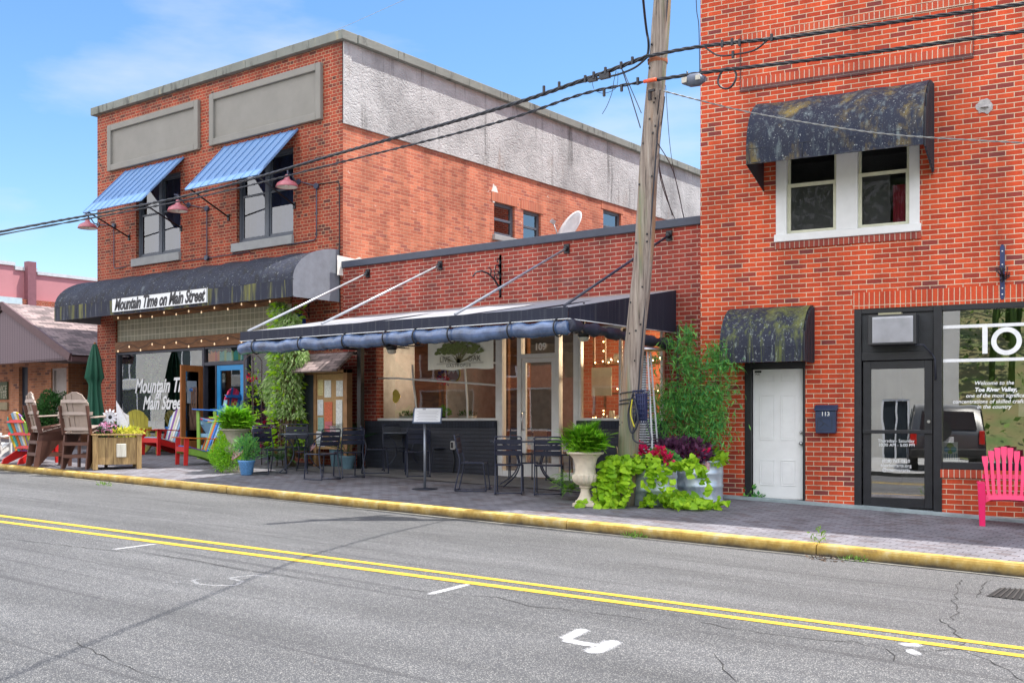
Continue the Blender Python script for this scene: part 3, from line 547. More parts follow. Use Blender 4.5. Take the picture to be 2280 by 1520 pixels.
# ---- shop front
def shop():
    zb0 = A(257, 762)[1]; zt0 = sztop; zbm = A(257, 783)[1]
    # glass block band
    m, nt, b = nodes('glass_block'); b.inputs['Roughness'].default_value = .35; b.inputs['Base Color'].default_value = (.30, .32, .24, 1)
    uv = N(nt, 'ShaderNodeUVMap'); t = N(nt, 'ShaderNodeTexBrick'); t.offset = 0
    for kk, vv in (('Scale', 1.0), ('Mortar Size', .008), ('Mortar Smooth', .1), ('Brick Width', .145), ('Row Height', .145)): t.inputs[kk].default_value = vv
    t.inputs['Color1'].default_value = (.46, .45, .33, 1); t.inputs['Color2'].default_value = (.34, .34, .25, 1); t.inputs['Mortar'].default_value = (.78, .76, .64, 1)
    nt.links.new(uv.outputs[0], t.inputs['Vector']); nt.links.new(t.outputs['Color'], b.inputs['Base Color']); w = N(nt, 'ShaderNodeTexWave', Scale=14.0, Distortion=1.5); nt.links.new(uv.outputs[0], w.inputs['Vector'])
    bp = N(nt, 'ShaderNodeBump', Strength=.6, Distance=.02); nt.links.new(w.outputs['Fac'], bp.inputs['Height']); nt.links.new(bp.outputs[0], b.inputs['Normal'])
    mb = MB(); mb.box(sx0, sx1, .06, .2, zb0, zt0-.003); bld(mb, 'glass_block_band', m, LB, FM)
    mb = MB(); mb.box(sx0+.003, sx1-.003, -.02, .16, zbm-.02, zb0-.002); bld(mb, 'timber_beam', timber, LB, FM, bevel=.01)
    mb = MB(); mb.box(sx0-.05, sx1, -.04, .05, zt0-.09, zt0+.06); bld(mb, 'timber_trim', timber, LB, FM, bevel=.008)
    fx = A(268, 900, .1)[0]; wz0 = .62; 
    x_or = A(455, 900, .1)[0]; x_bl0 = A(486, 900, .1)[0]; x_bl1 = A(546, 900, .1)[0]; zt_d = A(516, 812, .1)[1]
    zt_w = zbm-.02
    # frame members
    mb = MB(); mb.box(sx0, fx, .02, .16, .3, zt_w); mb.box(fx, x_or, .04, .14, .3, wz0); mb.box(fx, x_or, .04, .14, zt_w-.06, zt_w-.001); mb.box(x_or, x_or+.08, .03, .15, .3, zt_w)
    mb.box(x_or+.08, x_bl1+.02, .04, .14, zt_d, zt_d+.08); mb.box(x_bl1+.02, x_bl1+.14, .03, .15, .3, zt_w); mb.box(x_bl0-.05, x_bl0-.01, .05, .14, .3, zt_d); mb.box(x_or+.08, x_bl1+.02, .04, .14, zt_w-.05, zt_w-.001)
    xr = A(640, 900, .1)[0]; mb.box(x_bl1+.14, xr, .04, .14, .3, wz0); mb.box(x_bl1+.14, xr, .04, .14, zt_w-.06, zt_w-.001); mb.box(xr, sx1, .03, .15, .3, zt_w)
    bld(mb, 'shop_frame', mat('slate_frame_paint', (.055, .06, .085), .5, var=.2), LB, FM, bevel=.006)
    mb = MB(); mb.quad((fx, .09, wz0), (x_or, .09, wz0), (x_or, .09, zt_w-.05), (fx, .09, zt_w-.05)); g = bld(mb, 'display_window', glass('shop_glass', (.7, .74, .74), .30), LB, FM)
    mb = MB(); mb.quad((x_bl1+.14, .09, wz0), (xr, .09, wz0), (xr, .09, zt_w-.05), (x_bl1+.14, .09, zt_w-.05)); bld(mb, 'side_window', gl2, LB, FM)
    mb = MB(); mb.quad((x_or+.08, .09, zt_d+.08), (x_bl1+.02, .09, zt_d+.08), (x_bl1+.02, .09, zt_w-.05), (x_or+.08, .09, zt_w-.05)); tw = bld(mb, 'transom_window', gl2, LB, FM)
    # bright stained picture behind the transom
    for i in range(16):
        a = x_or+.12+(x_bl1-x_or-.14)*i/16; 
        mbp = MB() if i == 0 else mbp; mbp.cur = [0, 0, 0, 2, 0, 1, 1, 3, 1, 1, 3, 1, 1, 3, 1, 1][i]; h = random.uniform(.03, .12)
        mbp.quad((a, .12, zt_d+.1), (a+(x_bl1-x_or-.14)/16+.001, .12, zt_d+.1), (a+(x_bl1-x_or-.14)/16+.001, .12, zt_w-.06-h), (a, .12, zt_w-.06-random.uniform(.02, .1)))
    bld(mbp, 'transom_picture', [mat('paint_orange', (.6, .16, .02)), mat('paint_teal', (.05, .38, .36)), mat('paint_red2', (.5, .04, .02)), mat('paint_leaf', (.25, .42, .12))], LB, FM)
    # blue door, closed
    mb = MB(); frame_rect(mb, x_bl0, x_bl1, gz(x_bl0, 4)+.04, zt_d-.004, .12, .06, .11, .3); bd = bld(mb, 'blue_door', mat('sky_blue_paint', (.02, .27, .62), .4, var=.08), LB, FM, bevel=.006); tag(bd, 'bright blue glazed door')
    mb = MB(); mb.quad((x_bl0+.1, .085, gz(x_bl0, 4)+.3), (x_bl1-.1, .085, gz(x_bl0, 4)+.3), (x_bl1-.1, .085, zt_d-.1), (x_bl0+.1, .085, zt_d-.1)); g = bld(mb, 'pane', gl2, LB, FM); g.parent = bd
    xc = (x_bl0+x_bl1)/2; dz = gz(x_bl0, 4)+1.15
    mb = MB(); wmat = mat('window_vinyl', (.8, .82, .84), .5)
    frame_rect(mb, xc-.17, xc-.03, dz, dz+.14, .018, .078, .082); mb.tube([(xc-.10+.035*cos(a), .08, dz+.07+.035*sin(a)) for a in [i*PI/6 for i in range(13)]], .006, 5)
    mb.box(xc+.03, xc+.16, .078, .082, dz, dz+.14); mb.box(xc-.22, xc+.22, .079, .082, dz+.21, dz+.225); mb.box(xc-.22, xc+.22, .079, .082, dz-.06, dz-.045)
    s_ = bld(mb, 'social_sticker', wmat, LB, FM); s_.parent = bd
    t_ = text_mesh('f', .16, mat('sticker_navy', (.03, .05, .1)), 'sticker_letter', bd, (0, 0, 0)); t_.location = Vector((xc+.095, .073, dz+.02))+Vector((0, 4, 0))-Vector((X0/2+X1/2, 4, .4)); t_.rotation_euler = (PI/2, 0, 0)
    # orange timber door standing open towards the street
    hinge = Vector((x_or+.02, .05, 0)); far = A(402, 900, -.60); L_ = math.hypot(far[0]-hinge.x, .65); ang = math.atan2(-.65, far[0]-hinge.x); dx, dy = cos(ang), sin(ang)
    def dq(a, th, z): return (hinge.x+dx*a-dy*th, hinge.y+dy*a+dx*th, z)
    def dbox(mb, a0, a1, z0, z1, t0=-.022, t1=.022):
        mb.add([dq(a0, t0, z0), dq(a1, t0, z0), dq(a1, t1, z0), dq(a0, t1, z0), dq(a0, t0, z1), dq(a1, t0, z1), dq(a1, t1, z1), dq(a0, t1, z1)], [(0, 3, 2, 1), (4, 5, 6, 7), (0, 1, 5, 4), (1, 2, 6, 5), (2, 3, 7, 6), (3, 0, 4, 7)])
    dz0 = gz(x_or, 3.6)+.05; mb = MB(); dbox(mb, 0, .13, dz0, zt_d); dbox(mb, L_-.13, L_, dz0, zt_d); dbox(mb, .13, L_-.13, zt_d-.14, zt_d); dbox(mb, .13, L_-.13, dz0, dz0+.3)
    od = bld(mb, 'timber_door', timb2, LB, FM, fix=True, bevel=.004); tag(od, 'orange timber glazed door standing open')
    mb = MB(); dbox(mb, .13, L_-.13, dz0+.3, zt_d-.14, -.003, .003); g = bld(mb, 'pane', gl2, LB, FM); g.parent = od
    mb = MB(); dbox(mb, L_*.35, L_*.75, zt_d-.85, zt_d-.35, .03, .04); s_ = bld(mb, 'door_poster', mat('poster_blue_grey', (.35, .42, .5)), LB, FM); s_.parent = od
    mb = MB(); mb.ball(dq(L_*.55, .07, zt_d-.55), .09, 10, 6, .6); s_ = bld(mb, 'door_bird_ornament', mat('bird_blue', (.03, .12, .35), .35), LB, FM); s_.parent = od
    # room behind
    mb = MB(); mb.box(sx0-.2, sx1+.1, 3.5, 3.6, .3, 3.4); mb.box(sx0-.3, sx0-.2, .25, 3.5, .3, 3.4); mb.box(sx1+.1, sx1+.2, .25, 3.5, .3, 3.4); mb.box(sx0-.3, sx1+.2, .25, 3.5, 3.4, 3.5); bld(mb, 'shop_interior', dark_in, LB, FM)
    mb = MB(); mb.box(sx0-.3, sx1+.2, .2, 3.5, .2, .45); bld(mb, 'shop_floor', floorw, LB, FM)
    # window lettering
    st = ([('Mountain Time', (330, 878, 0)), ('on', (357, 862, 0)), ('Main Street', (350, 898, 0))])
    for s_, px, py, sz in (('Mountain Time', 362, 868, .47), ('on', 352, 884, .27), ('Main Street', 362, 906, .44)):
        p = A(px, py, .08); t_ = text_mesh(s_, sz, wmat, 'window_lettering', LB, (0, 0, 0), shear=.35, offset=.012, sx=.78); t_.location = Vector((p[0], .08+4, p[1]-sz*.1))-Vector((X0/2+X1/2, 4, .4))
    return x_or, x_bl0, x_bl1
SH = shop()
# second-floor dark room so the panes are not see-through
mb = MB(); mb.box(X0+.3, X1-.3, .7, .75, 4.2, 8); mb.box(X0+.3, X1-.3, .22, .75, 4.1, 4.2); bld(mb, 'upper_room', dark_in, LB, FM)
mb = MB(); mb.box(X1-.9, X1-.85, 1, D-.5, 3.4, zst); bld(mb, 'upper_hall', dark_in, LB, FM)

# ================================================================ MIDDLE BUILDING (restaurant)
MX0, MX1 = X1+.002, -1.95; ZM = A(1164, 548)[1]
MBd = thing('low_brick_restaurant', 'single storey maroon brick restaurant front with a navy painted brick base', 'building', ((MX0+MX1)/2, 4.0, .3))
hx0 = A(838, 850)[0]; hx1 = A(1480, 850)[0]; hz1 = A(1297, 728)[1]; kt = A(970, 936)[1]; print('M', ZM, hx0, hx1, hz1, kt)
mb = MB(); wall(mb, MX0, MX1+.1, -1, ZM, [(hx0, hx1, -.5, hz1)], 0, .2)
mb.quad((MX0, .3, ZM), (MX1, .3, ZM), (MX1, 0, ZM), (MX0, 0, ZM)); bld(mb, 'front_wall', bM, MBd, FM)
mb = MB(); mb.box(MX0, MX1, .3, 16, 4.05, 4.15); bld(mb, 'roof', mat('roof_membrane', (.2, .2, .2), .9), MBd, FM)
mb = MB(); mb.box(MX0, MX1+.1, -.05, .32, ZM, ZM+.13); bld(mb, 'parapet_flashing', mat('navy_flashing', (.045, .055, .085), .45), MBd, FM, bevel=.008)
xs = {k: A(k, 850, .1)[0] for k in (840, 1113, 1124, 1157, 1166, 1241, 1250, 1282, 1293, 1480)}
def kneew(a, c, nm='knee_wall'):
    mb = MB(); mb.box(a, c, -.03, .2, -.5, kt-.13); o = bld(mb, nm, bKs, MBd, FM)
    mb = MB(); mb.box(a, c, -.045, .2, kt-.13, kt); bld(mb, 'sill_course', brick('brick_navy_soldier'+nm+str(round(a)), (.030, .036, .056), (.022, .028, .046), (.010, .013, .022), bw=.0705, bh=.3, off=0, bump=1.0), MBd, FM, bevel=.01)
kneew(hx0-.28, xs[1113]+.0); kneew(xs[1293], hx1+.05)
mb = MB(); frame_rect(mb, xs[840], xs[1113], kt, hz1-.002, .045, .03, .12); f_ = bld(mb, 'window', whitealu, MBd, FM, bevel=.004)
mb = MB(); mb.quad((xs[840]+.04, .08, kt+.04), (xs[1113]-.04, .08, kt+.04), (xs[1113]-.04, .08, hz1-.04), (xs[840]+.04, .08, hz1-.04)); g = bld(mb, 'pane', glM, MBd, FM); g.parent = f_
# thin white curved bars (a painted lattice inside the pane)
mb = MB(); P = lambda px, py: Vector((A(px, py, .1)[0], .105, A(px, py, .1)[1]))
for line in ([(841, 842), (890, 842), (940, 846), (990, 849), (1050, 853), (1113, 858)], [(921, 812), (923, 850), (928, 890), (931, 932)], [(1037, 806), (1040, 850), (1043, 890), (1044, 933)], [(1037, 806), (1113, 808)]): 
    mb.tube([P(*q)-Vector((0, .04, 0)) for q in line], .019, 6)
o = bld(mb, 'window_lattice', white, MBd, FM); o.parent = f_
mb = MB(); frame_rect(mb, xs[1293], xs[1480], kt, hz1-.002, .045, .03, .12); mb.box((xs[1293]+xs[1480])/2-.02, (xs[1293]+xs[1480])/2+.02, .04, .11, kt+.045, hz1-.047); f_ = bld(mb, 'window', whitealu, MBd, FM, bevel=.004)
mb = MB(); mb.quad((xs[1293]+.04, .08, kt+.04), (xs[1480]-.04, .08, kt+.04), (xs[1480]-.04, .08, hz1-.04), (xs[1293]+.04, .08, hz1-.04)); g = bld(mb, 'pane', glass('clearer_glass', (.9, .93, .92), .05), MBd, FM); g.parent = f_
# entrance
gd = gz(xs[1157], 4)
mb = MB()
mb.box(xs[1113], xs[1124], .02, .14, gd-.1, hz1-.002); mb.box(xs[1157], xs[1166], .02, .14, gd-.1, hz1-.002); mb.box(xs[1241], xs[1250], .02, .14, gd-.1, hz1-.002); mb.box(xs[1282], xs[1293], .02, .14, gd-.1, hz1-.002)
zd = A(1205, 796, .1)[1]; mb.box(xs[1166], xs[1241], .025, .135, zd, zd+.07)
for a, c in ((1124, 1157), (1250, 1282)): mb.box(xs[a], xs[c], .03, .13, gd-.1, gd+.12)
bld(mb, 'entrance_frame', whitealu, MBd, FM, bevel=.004)
mb = MB(); frame_rect(mb, xs[1166]+.01, xs[1241]-.01, gd+.02, zd-.008, .075, .04, .09, .25); dr = bld(mb, 'door', whitealu, MBd, FM, bevel=.004)
mb = MB(); mb.quad((xs[1166]+.08, .065, gd+.25), (xs[1241]-.08, .065, gd+.25), (xs[1241]-.08, .065, zd-.08), (xs[1166]+.08, .065, zd-.08)); g = bld(mb, 'pane', gl2, MBd, FM); g.parent = dr
mb = MB(); hx = xs[1166]+.05; mb.tube([(hx, .04, gd+.85), (hx, -.02, gd+.85), (hx, -.02, gd+1.15), (hx, .04, gd+1.15)], .012, 6); g = bld(mb, 'handle', mat('steel', (.5, .5, .5), .3, metal=1), MBd, FM); g.parent = dr
mb = MB()
for a, c, z in ((1124, 1157, gd+.12), (1250, 1282, gd+.12), (1166, 1241, zd+.07)): mb.quad((xs[a], .08, z), (xs[c], .08, z), (xs[c], .08, hz1-.004), (xs[a], .08, z if False else hz1-.004))
bld(mb, 'sidelight_glass', gl2, MBd, FM)
p = A(1203, 771, .06); t_ = text_mesh('109', .17, mat('window_vinyl', (.8, .8, .8)), 'door_number', MBd, (0, 0, 0), offset=.004); t_.location = Vector((p[0], 4.06, p[1]-.06))-MBd.location
# restaurant interior
mb = MB(); mb.box(MX0+.1, MX1-.1, 5.5, 5.6, 0, 3.2); mb.box(MX0+.1, MX0+.2, .21, 5.5, 0, 3.2); mb.box(MX1-.2, MX1-.1, .21, 5.5, 0, 3.2); mb.box(MX0+.1, MX1-.1, .21, 5.5, 3.2, 3.3); bld(mb, 'dining_room', mat('interior_slate', (.22, .22, .24), .9, var=.2), MBd, FM)
mb = MB(); mb.box(MX0+.1, MX1-.1, .2, 5.6, 0, .42); bld(mb, 'floor', floorw, MBd, FM)
bwarm = brick('brick_warm_inside', (.5, .13, .06), (.4, .09, .04), (.45, .3, .2), bw=.2)
mb = MB(); mb.box(xs[1124]-.2, xs[1293]+.3, 2.6, 2.7, .42, 3.1); bld(mb, 'inner_brick_wall', bwarm, MBd, FM)
mb = MB(); mb.box(A(845, 850)[0]+.1, A(845, 850)[0]+.75, .9, 1.0, .5, 3.1); mb.box(xs[1113]-.75, xs[1113]-.2, 1.2, 1.3, .5, 3.1); bld(mb, 'wood_panelling', timber, MBd, FM)
mb = MB(); frame_rect(mb, A(925, 850)[0], A(1075, 850)[0], 1.2, 3.0, .06, .75, .82); bld(mb, 'room_divider', timber, MBd, FM)

lw = thing('pendant_lamp', 'warm lit pendant lamp hanging inside the restaurant window', 'lamp', FM.w(A(965, 800, 1.4)[0], 1.4, 2.75)); mb = MB(); mb.tube([(0, 0, .05), (0, 0, .45)], .008, 5); mb.build('cord', black, lw); mb = MB(); mb.lathe([(.02, .10), (.06, .08), (.14, 0), (.13, 0), (.05, .07)], 20); mb.build('lamp_shade', black, lw); mb = MB(); mb.ball((0, 0, .02), .035, 10, 8); mb.build('bulb', glow('pendant_bulb', (1, .7, .4), 6), lw)
lw2 = dup(lw, FM.w(xs[1293]+.75, 1.5, 2.75), 0, 'warm lit pendant lamp above the shelves right of the door')
for q, e_ in ((lw, 45), (lw2, 60)):
    l_ = bpy.data.lights.new('lamp_light', 'POINT'); l_.energy = e_; l_.color = (1, .72, .45); l_.shadow_soft_size = .08; lo = bpy.data.objects.new('lamp_light', l_); S.collection.objects.link(lo); lo.parent = q; lo.location = (0, 0, -.08)

# ================================================================ RIGHT BUILDING
GZ = gz(-1, 4)
ZR = 12.6
RB = thing('tall_brick_building', 'tall bright red brick building with white mortar and a black storefront at street level', 'building', (-1.82+3*cos(R(9)), 3.76+3*sin(R(9)), .1), R(9))
T = FR.at
rw = rect(FR, (1728, 300), (2048, 500)); rw = (rw[0], rw[1], (T(1728, 541)[1]+T(2048, 514)[1])/2, T(1890, 335)[1]+.25)
rd = (T(1659, 900)[0], T(1793, 900)[0], T(1735, 1112)[1]-.02, T(1735, 806)[1]); rsx = T(1902, 900)[0]; rsz1 = T(1902, 689)[1]
rp = (T(1648, 100)[0], T(2168, 100)[0], T(1648, 208)[1], T(1648, 80)[1]); rp2 = (T(2168, 128)[1])
print('R', rw, rd, rsx, rsz1, rp, rp2)
RXE = 11.0; rbx = T(2094, 900)[0]; rbz = T(2094, 1044)[1]
mb = MB(); wall(mb, 0, RXE, -1, ZR, [rw, rd, (rsx, rbx, -.6, rsz1), (rbx, 8.0, rbz, rsz1), ], 0, .16)
bld(mb, 'front_wall', bR, RB, FR)
mb = MB(); mb.quad((0, 0, -1), (0, 0, ZR), (0, 14, ZR), (0, 14, -1)); mb.quad((RXE, 0, -1), (RXE, 14, -1), (RXE, 14, ZR), (RXE, 0, ZR)); mb.quad((0, 14, -1), (0, 14, ZR), (RXE, 14, ZR), (RXE, 14, -1)); mb.quad((0, 0, ZR), (RXE, 0, ZR), (RXE, 14, ZR), (0, 14, ZR)); bld(mb, 'outer_walls', bR, RB, FR)
# recessed-looking panel: proud brick border
zb_, zt_ = (rp[2]+rp2)/2, rp[3]
mb = MB(); mb.box(rp[0], rp[1], -.016, 0, zt_-.11, zt_); mb.box(rp[0], rp[1], -.016, 0, zb_+.07, zb_+.19)
m3 = brick('brick_rowlock', (.60, .10, .04), (.46, .065, .03), (.66, .56, .44), bw=.0705, bh=.5, off=0, ms=.006); bld(mb, 'panel_border', m3, RB, FR)
mb = MB(); mb.box(rp[0], rp[0]+.012, -.017, 0, zb_, zt_); mb.box(rp[1]-.012, rp[1], -.017, 0, zb_, zt_); mb.box(rp[0]+.013, rp[1]-.013, -.02, 0, zb_, zb_+.068); bld(mb, 'panel_ledge', brick('brick_sooty', (.16, .05, .045), (.12, .04, .04), (.2, .17, .15)), RB, FR)
mb = MB(); mb.box(rsx-.02, 9, -.012, 0, rsz1+.002, rsz1+.235); bld(mb, 'lintel', bRs, RB, FR)
mb = MB(); mb.box(rbx, 8, -.03, .0, rbz-.115, rbz-.002); bld(mb, 'brick_sill', m3, RB, FR, bevel=.006)
mb = MB(); mb.box(rw[0]-.02, rw[1]+.02, -.025, 0, rw[2]-.105, rw[2]-.002); bld(mb, 'brick_sill', brick('brick_rowlock_dark', (.40, .07, .04), (.28, .05, .04), (.5, .42, .34), bw=.0705, bh=.5, off=0, ms=.006), RB, FR, bevel=.006)
# upstairs window
def upwin():
    x0, x1, z0, z1 = rw; xa, xb = T(1862, 400)[0], T(1910, 400)[0]
    mb = MB(); fw = .16; mb.box(x0, x0+fw, -.02, .1, z0, z1); mb.box(x1-fw+.02, x1, -.02, .1, z0, z1); mb.box(xa, xb, -.02, .1, z0+.11, z1); mb.box(x0+fw, x1-fw+.02, -.02, .1, z1-.1, z1); mb.box(x0-.02, x1+.02, -.05, .1, z0, z0+.11)
    fr = bld(mb, 'window', white, RB, FR, bevel=.008)
    for a, c, zm in ((x0+fw, xa, T(1800, 410)[1]), (xb, x1-fw+.02, T(1965, 385)[1])):
        mb = MB(); frame_rect(mb, a, c, z0+.11, zm+.03, .05, .03, .065); frame_rect(mb, a, c, zm-.0, z1-.1, .04, .066, .095); s_ = bld(mb, 'sash', mat('cream_sash', (.62, .62, .48), .5), RB, FR); s_.parent = fr
        mb = MB(); mb.quad((a+.03, .05, z0+.14), (c-.03, .05, z0+.14), (c-.03, .05, zm), (a+.03, .05, zm)); mb.quad((a+.03, .08, zm), (c-.03, .08, zm), (c-.03, .08, z1-.12), (a+.03, .08, z1-.12)); s_ = bld(mb, 'pane', glass('upper_pane'+str(round(a, 1)), (.62, .62, .62), -.03), RB, FR); s_.parent = fr
    scr = mat('insect_screen', (.13, .135, .14), .8, var=.2, sc=3)
    for a, c in ((x0+fw, xa), (xb, T(1984, 400)[0])): mb = MB(); mb.quad((a+.04, .07, z0+.15), (c-.02, .07, z0+.15), (c-.02, .07, T(1965, 385)[1]), (a+.04, .07, T(1965, 385)[1])); bld(mb, 'insect_screen', scr, RB, FR)
    mb = MB(); a, b_ = T(1986, 400)[0], T(2018, 400)[0]
    n = 8
    for i in range(n):
        u0 = a+(b_-a)*i/n; u1 = a+(b_-a)*(i+1)/n; mb.quad((u0, .10+.02*(i % 2), z0+.1), (u1, .10+.02*((i+1) % 2), z0+.1), (u1, .10+.02*((i+1) % 2), T(2000, 408)[1]), (u0, .10+.02*(i % 2), T(2000, 408)[1]))
    bld(mb, 'curtain', mat('crimson_cloth', (.35, .02, .06), .9), RB, FR)
    mb = MB(); mb.box(x0-.3, x1+.3, 2.0, 2.1, z0-.5, z1+.6); mb.box(x0-.3, x1+.3, .16, 2.0, z0-.5, z0-.3); mb.box(x0-.3, x1+.3, .16, 2.0, z1+.1, z1+.2); mb.box(x0-.35, x0-.3, .16, 2, z0-.5, z1+.2); mb.box(x1+.3, x1+.35, .16, 2, z0-.5, z1+.2); bld(mb, 'upper_room', mat('interior_grey', (.42, .42, .44), .9), RB, FR)
upwin()
# white door
def wdoor():
    x0, x1, z0, z1 = rd; a, b_ = T(1677, 900, .05)[0], T(1788, 900, .05)[0]
    mb = MB(); mb.box(x0, a-.01, -.02, .12, z0, z1); mb.box(b_+.01, x1, -.02, .12, z0, z1); mb.box(a-.01, b_+.01, -.02, .12, z1-.09, z1); bld(mb, 'door_frame', black, RB, FR, bevel=.006)
    zt = z1-.1; zb = z0+.03; mb = MB(); mb.box(a, b_, .045, .09, zb, zt)
    W_ = b_-a
    for (u0, u1) in ((.14, .44), (.56, .86)):
        for (v0, v1) in ((.07, .30), (.42, .80), (.87, .96)):
            xx0, xx1 = a+W_*u0, a+W_*u1; H = zt-zb; q0, q1 = zb+H*v0+.06, zb+H*v1+.0
            frame_rect(mb, xx0, xx1, q0, q1, .012, .037, .0455); mb.box(xx0+.028, xx1-.028, .039, .0455, q0+.028, q1-.028)
    d = bld(mb, 'door', white, RB, FR, bevel=.004)
    mb = MB(); mb.ball(T(1783, 987, .0)[0:1]+(.0,)+T(1783, 987, .0)[1:2], .03, 10, 6); mb.ball((T(1783, 962, .0)[0], .01, T(1783, 962, .0)[1]), .022, 10, 6); s_ = bld(mb, 'handle', mat('steel', (.5, .5, .5), .3, metal=1), RB, FR); s_.parent = d
    mb = MB(); p = T(1687, 828, .04); mb.box(p[0]-.045, p[0]+.055, .040, .0448, p[1]-.012, p[1]+.02); s_ = bld(mb, 'door_plate', mat('ink_black', (.03, .03, .03)), RB, FR); s_.parent = d
    t_ = text_mesh('PULL', .035, mat('ink_black', (.03, .03, .03)), 'door_note', d, (0, 0, 0)); t_.location = parent_m[RB.name].inverted()@FR.w(p[0]+.005, .042, p[1]-.045)
wdoor()
# black storefront
def store():
    zz = lambda x: gz(FR.w(x, 0, 0).x, 4.3)
    x0 = rsx; x1 = rbx; zt = rsz1; tr = T(2000, 798)[1]; zb = T(2000, 1135)[1]
    wd = wood('black_board', (.03, .034, .04), (.012, .014, .018), sc=(14, 1, 2)) if False else mat('black_board', (.022, .025, .03), .6, var=.35, sc=4, bump=.3)
    mb = MB(); mb.box(x0, x0+.1, -.005, .14, -.6, zt-.002); mb.box(x1-.09, x1+.02, -.02, .14, -.6, zt-.002); mb.box(x0+.1, x1-.09, .0, .14, zt-.07, zt-.002); mb.box(x0+.1, x1-.09, .005, .14, tr-.02, tr+.1)
    mb.box(x1+.02, 8, -.01, .14, zt-.075, zt-.002); mb.box(x1+.02, 8, -.015, .14, rbz, rbz+.1); mb.box(x0+.1, x1-.09, .0, .13, -.6, zb+.02)
    bld(mb, 'storefront_frame', black, RB, FR, bevel=.006)
    mb = MB(); mb.box(x0+.1, x1-.09, .03, .09, tr+.1, zt-.07); bld(mb, 'transom_board', wd, RB, FR)
    da, db = x0+.115, x1-.105; mb = MB(); frame_rect(mb, da, db, zb+.03, tr-.03, .11, .03, .08, .14); mb.box(da, db, .0, .03, T(2000, 965)[1], T(2000, 957)[1]); d = bld(mb, 'glass_door', black, RB, FR, bevel=.006)
    mb = MB(); mb.quad((da+.1, .055, zb+.16), (db-.1, .055, zb+.16), (db-.1, .055, tr-.13), (da+.1, .055, tr-.13)); s_ = bld(mb, 'pane', glR, RB, FR); s_.parent = d
    mb = MB(); mb.tube([(db-.05, .0, T(2077, 935)[1]-.02), (db-.05, .03, T(2077, 935)[1]-.02)], .022, 10); s_ = bld(mb, 'lock', mat('steel', (.5, .5, .5), .3, metal=1), RB, FR); s_.parent = d
    mb = MB(); mb.quad((x1+.0, .06, rbz+.09), (8, .06, rbz+.09), (8, .06, zt-.07), (x1+.0, .06, zt-.07)); g = bld(mb, 'display_window', glR, RB, FR)
    vin = mat('window_vinyl', (.8, .8, .8)); mb = MB(); y0, y1 = .048, .056
    za, zb2 = T(2185, 725, .05)[1], T(2185, 801, .05)[1]
    mb.box(x1+.03, 8, y0, y1, za-.022, za+.022); mb.box(x1+.03, 8, y0, y1, zb2-.022, zb2+.022); xt = T(2193, 760, .05)[0]; mb.box(xt-.033, xt+.033, y0, y1, T(2193, 787, .05)[1], za-.022)
    c = T(2241, 759, .05); r0, r1 = .19, .125; k = 40
    for i in range(k):
        a, b2 = 2*PI*i/k, 2*PI*(i+1)/k
        mb.add([(c[0]+r0*cos(a), y0, c[1]+r0*sin(a)), (c[0]+r0*cos(b2), y0, c[1]+r0*sin(b2)), (c[0]+r1*cos(b2), y0, c[1]+r1*sin(b2)), (c[0]+r1*cos(a), y0, c[1]+r1*sin(a))], [(0, 1, 2, 3)])
    ze_ = T(2193, 787, .05)[1]; mb.box(c[0]+.30, c[0]+.36, y0, y1, ze_, za-.022); mb.box(c[0]+.36, c[0]+.58, y0, y1, ze_, ze_+.055); mb.box(c[0]+.36, c[0]+.54, y0, y1, (ze_+za)/2-.03, (ze_+za)/2+.025)
    bld(mb, 'window_lettering', vin, RB, FR)
    def wt(s, px, py, sz, bold=0, par=RB, sh=.2):
        p = T(px, py, .05); t_ = text_mesh(s, sz, vin, 'window_lettering', par, (0, 0, 0), shear=sh, offset=bold, ext=.0008, sx=.98); t_.location = parent_m[RB.name].inverted()@FR.w(p[0], .045, p[1]); return t_
    for s, px, py, sz, bo in (('Welcome to the', 2213, 856, .075, .0008), ('Toe River Valley,', 2217, 871, .078, .003), ('one of the most significant', 2220, 884, .075, .0008), ('concentrations of skilled craftspeople', 2219, 897, .075, .0008), ('in the country', 2213, 909, .075, .0008)): wt(s, px, py, sz, bo)
    for s, px, py, sz in (('Thursday - Saturday', 1995, 984, .062), ('10:30 AM - 5:00 PM', 1996, 993.5, .062), ('(828) 765-0520', 1995, 1029, .062), ('toeriverarts.org', 1995, 1039, .066), ('@toeriverarts', 1995, 1049, .066)): wt(s, px, py, sz, 0, d, .0)
    # posters and card
    mb = MB(); a, b_ = T(2099, 1000, .1), T(2133, 1000, .1); mb.box(a[0], b_[0], .075, .08, T(2100, 1026, .1)[1], T(2100, 983, .1)[1]); ps = bld(mb, 'window_poster', mat('paper', (.78, .78, .76), .8, var=.03), RB, FR)
    mb = MB(); cxp = (a[0]+b_[0])/2; zc = T(2100, 998, .1)[1]
    for i, (dx_, dz_, r_) in enumerate(((0, .03, .05), (-.045, -.01, .04), (.045, -.01, .04), (0, -.04, .035))):
        mb.cur = i % 3; mb.add([(cxp+dx_+r_*cos(t__), .0735, zc+dz_+r_*sin(t__)) for t__ in [j*PI/5 for j in range(10)]], [tuple(range(10))])
    mb.cur = 3
    for i in range(7): mb.box(cxp-.1+i*.03, cxp-.09+i*.03, .073, .0745, zc-.15, zc-.07)
    o = bld(mb, 'poster_art', [mat('art_green', (.3, .5, .1)), mat('art_blue', (.15, .4, .6)), mat('art_teal', (.1, .45, .45)), mat('art_ink', (.1, .2, .35))], RB, FR); o.parent = ps
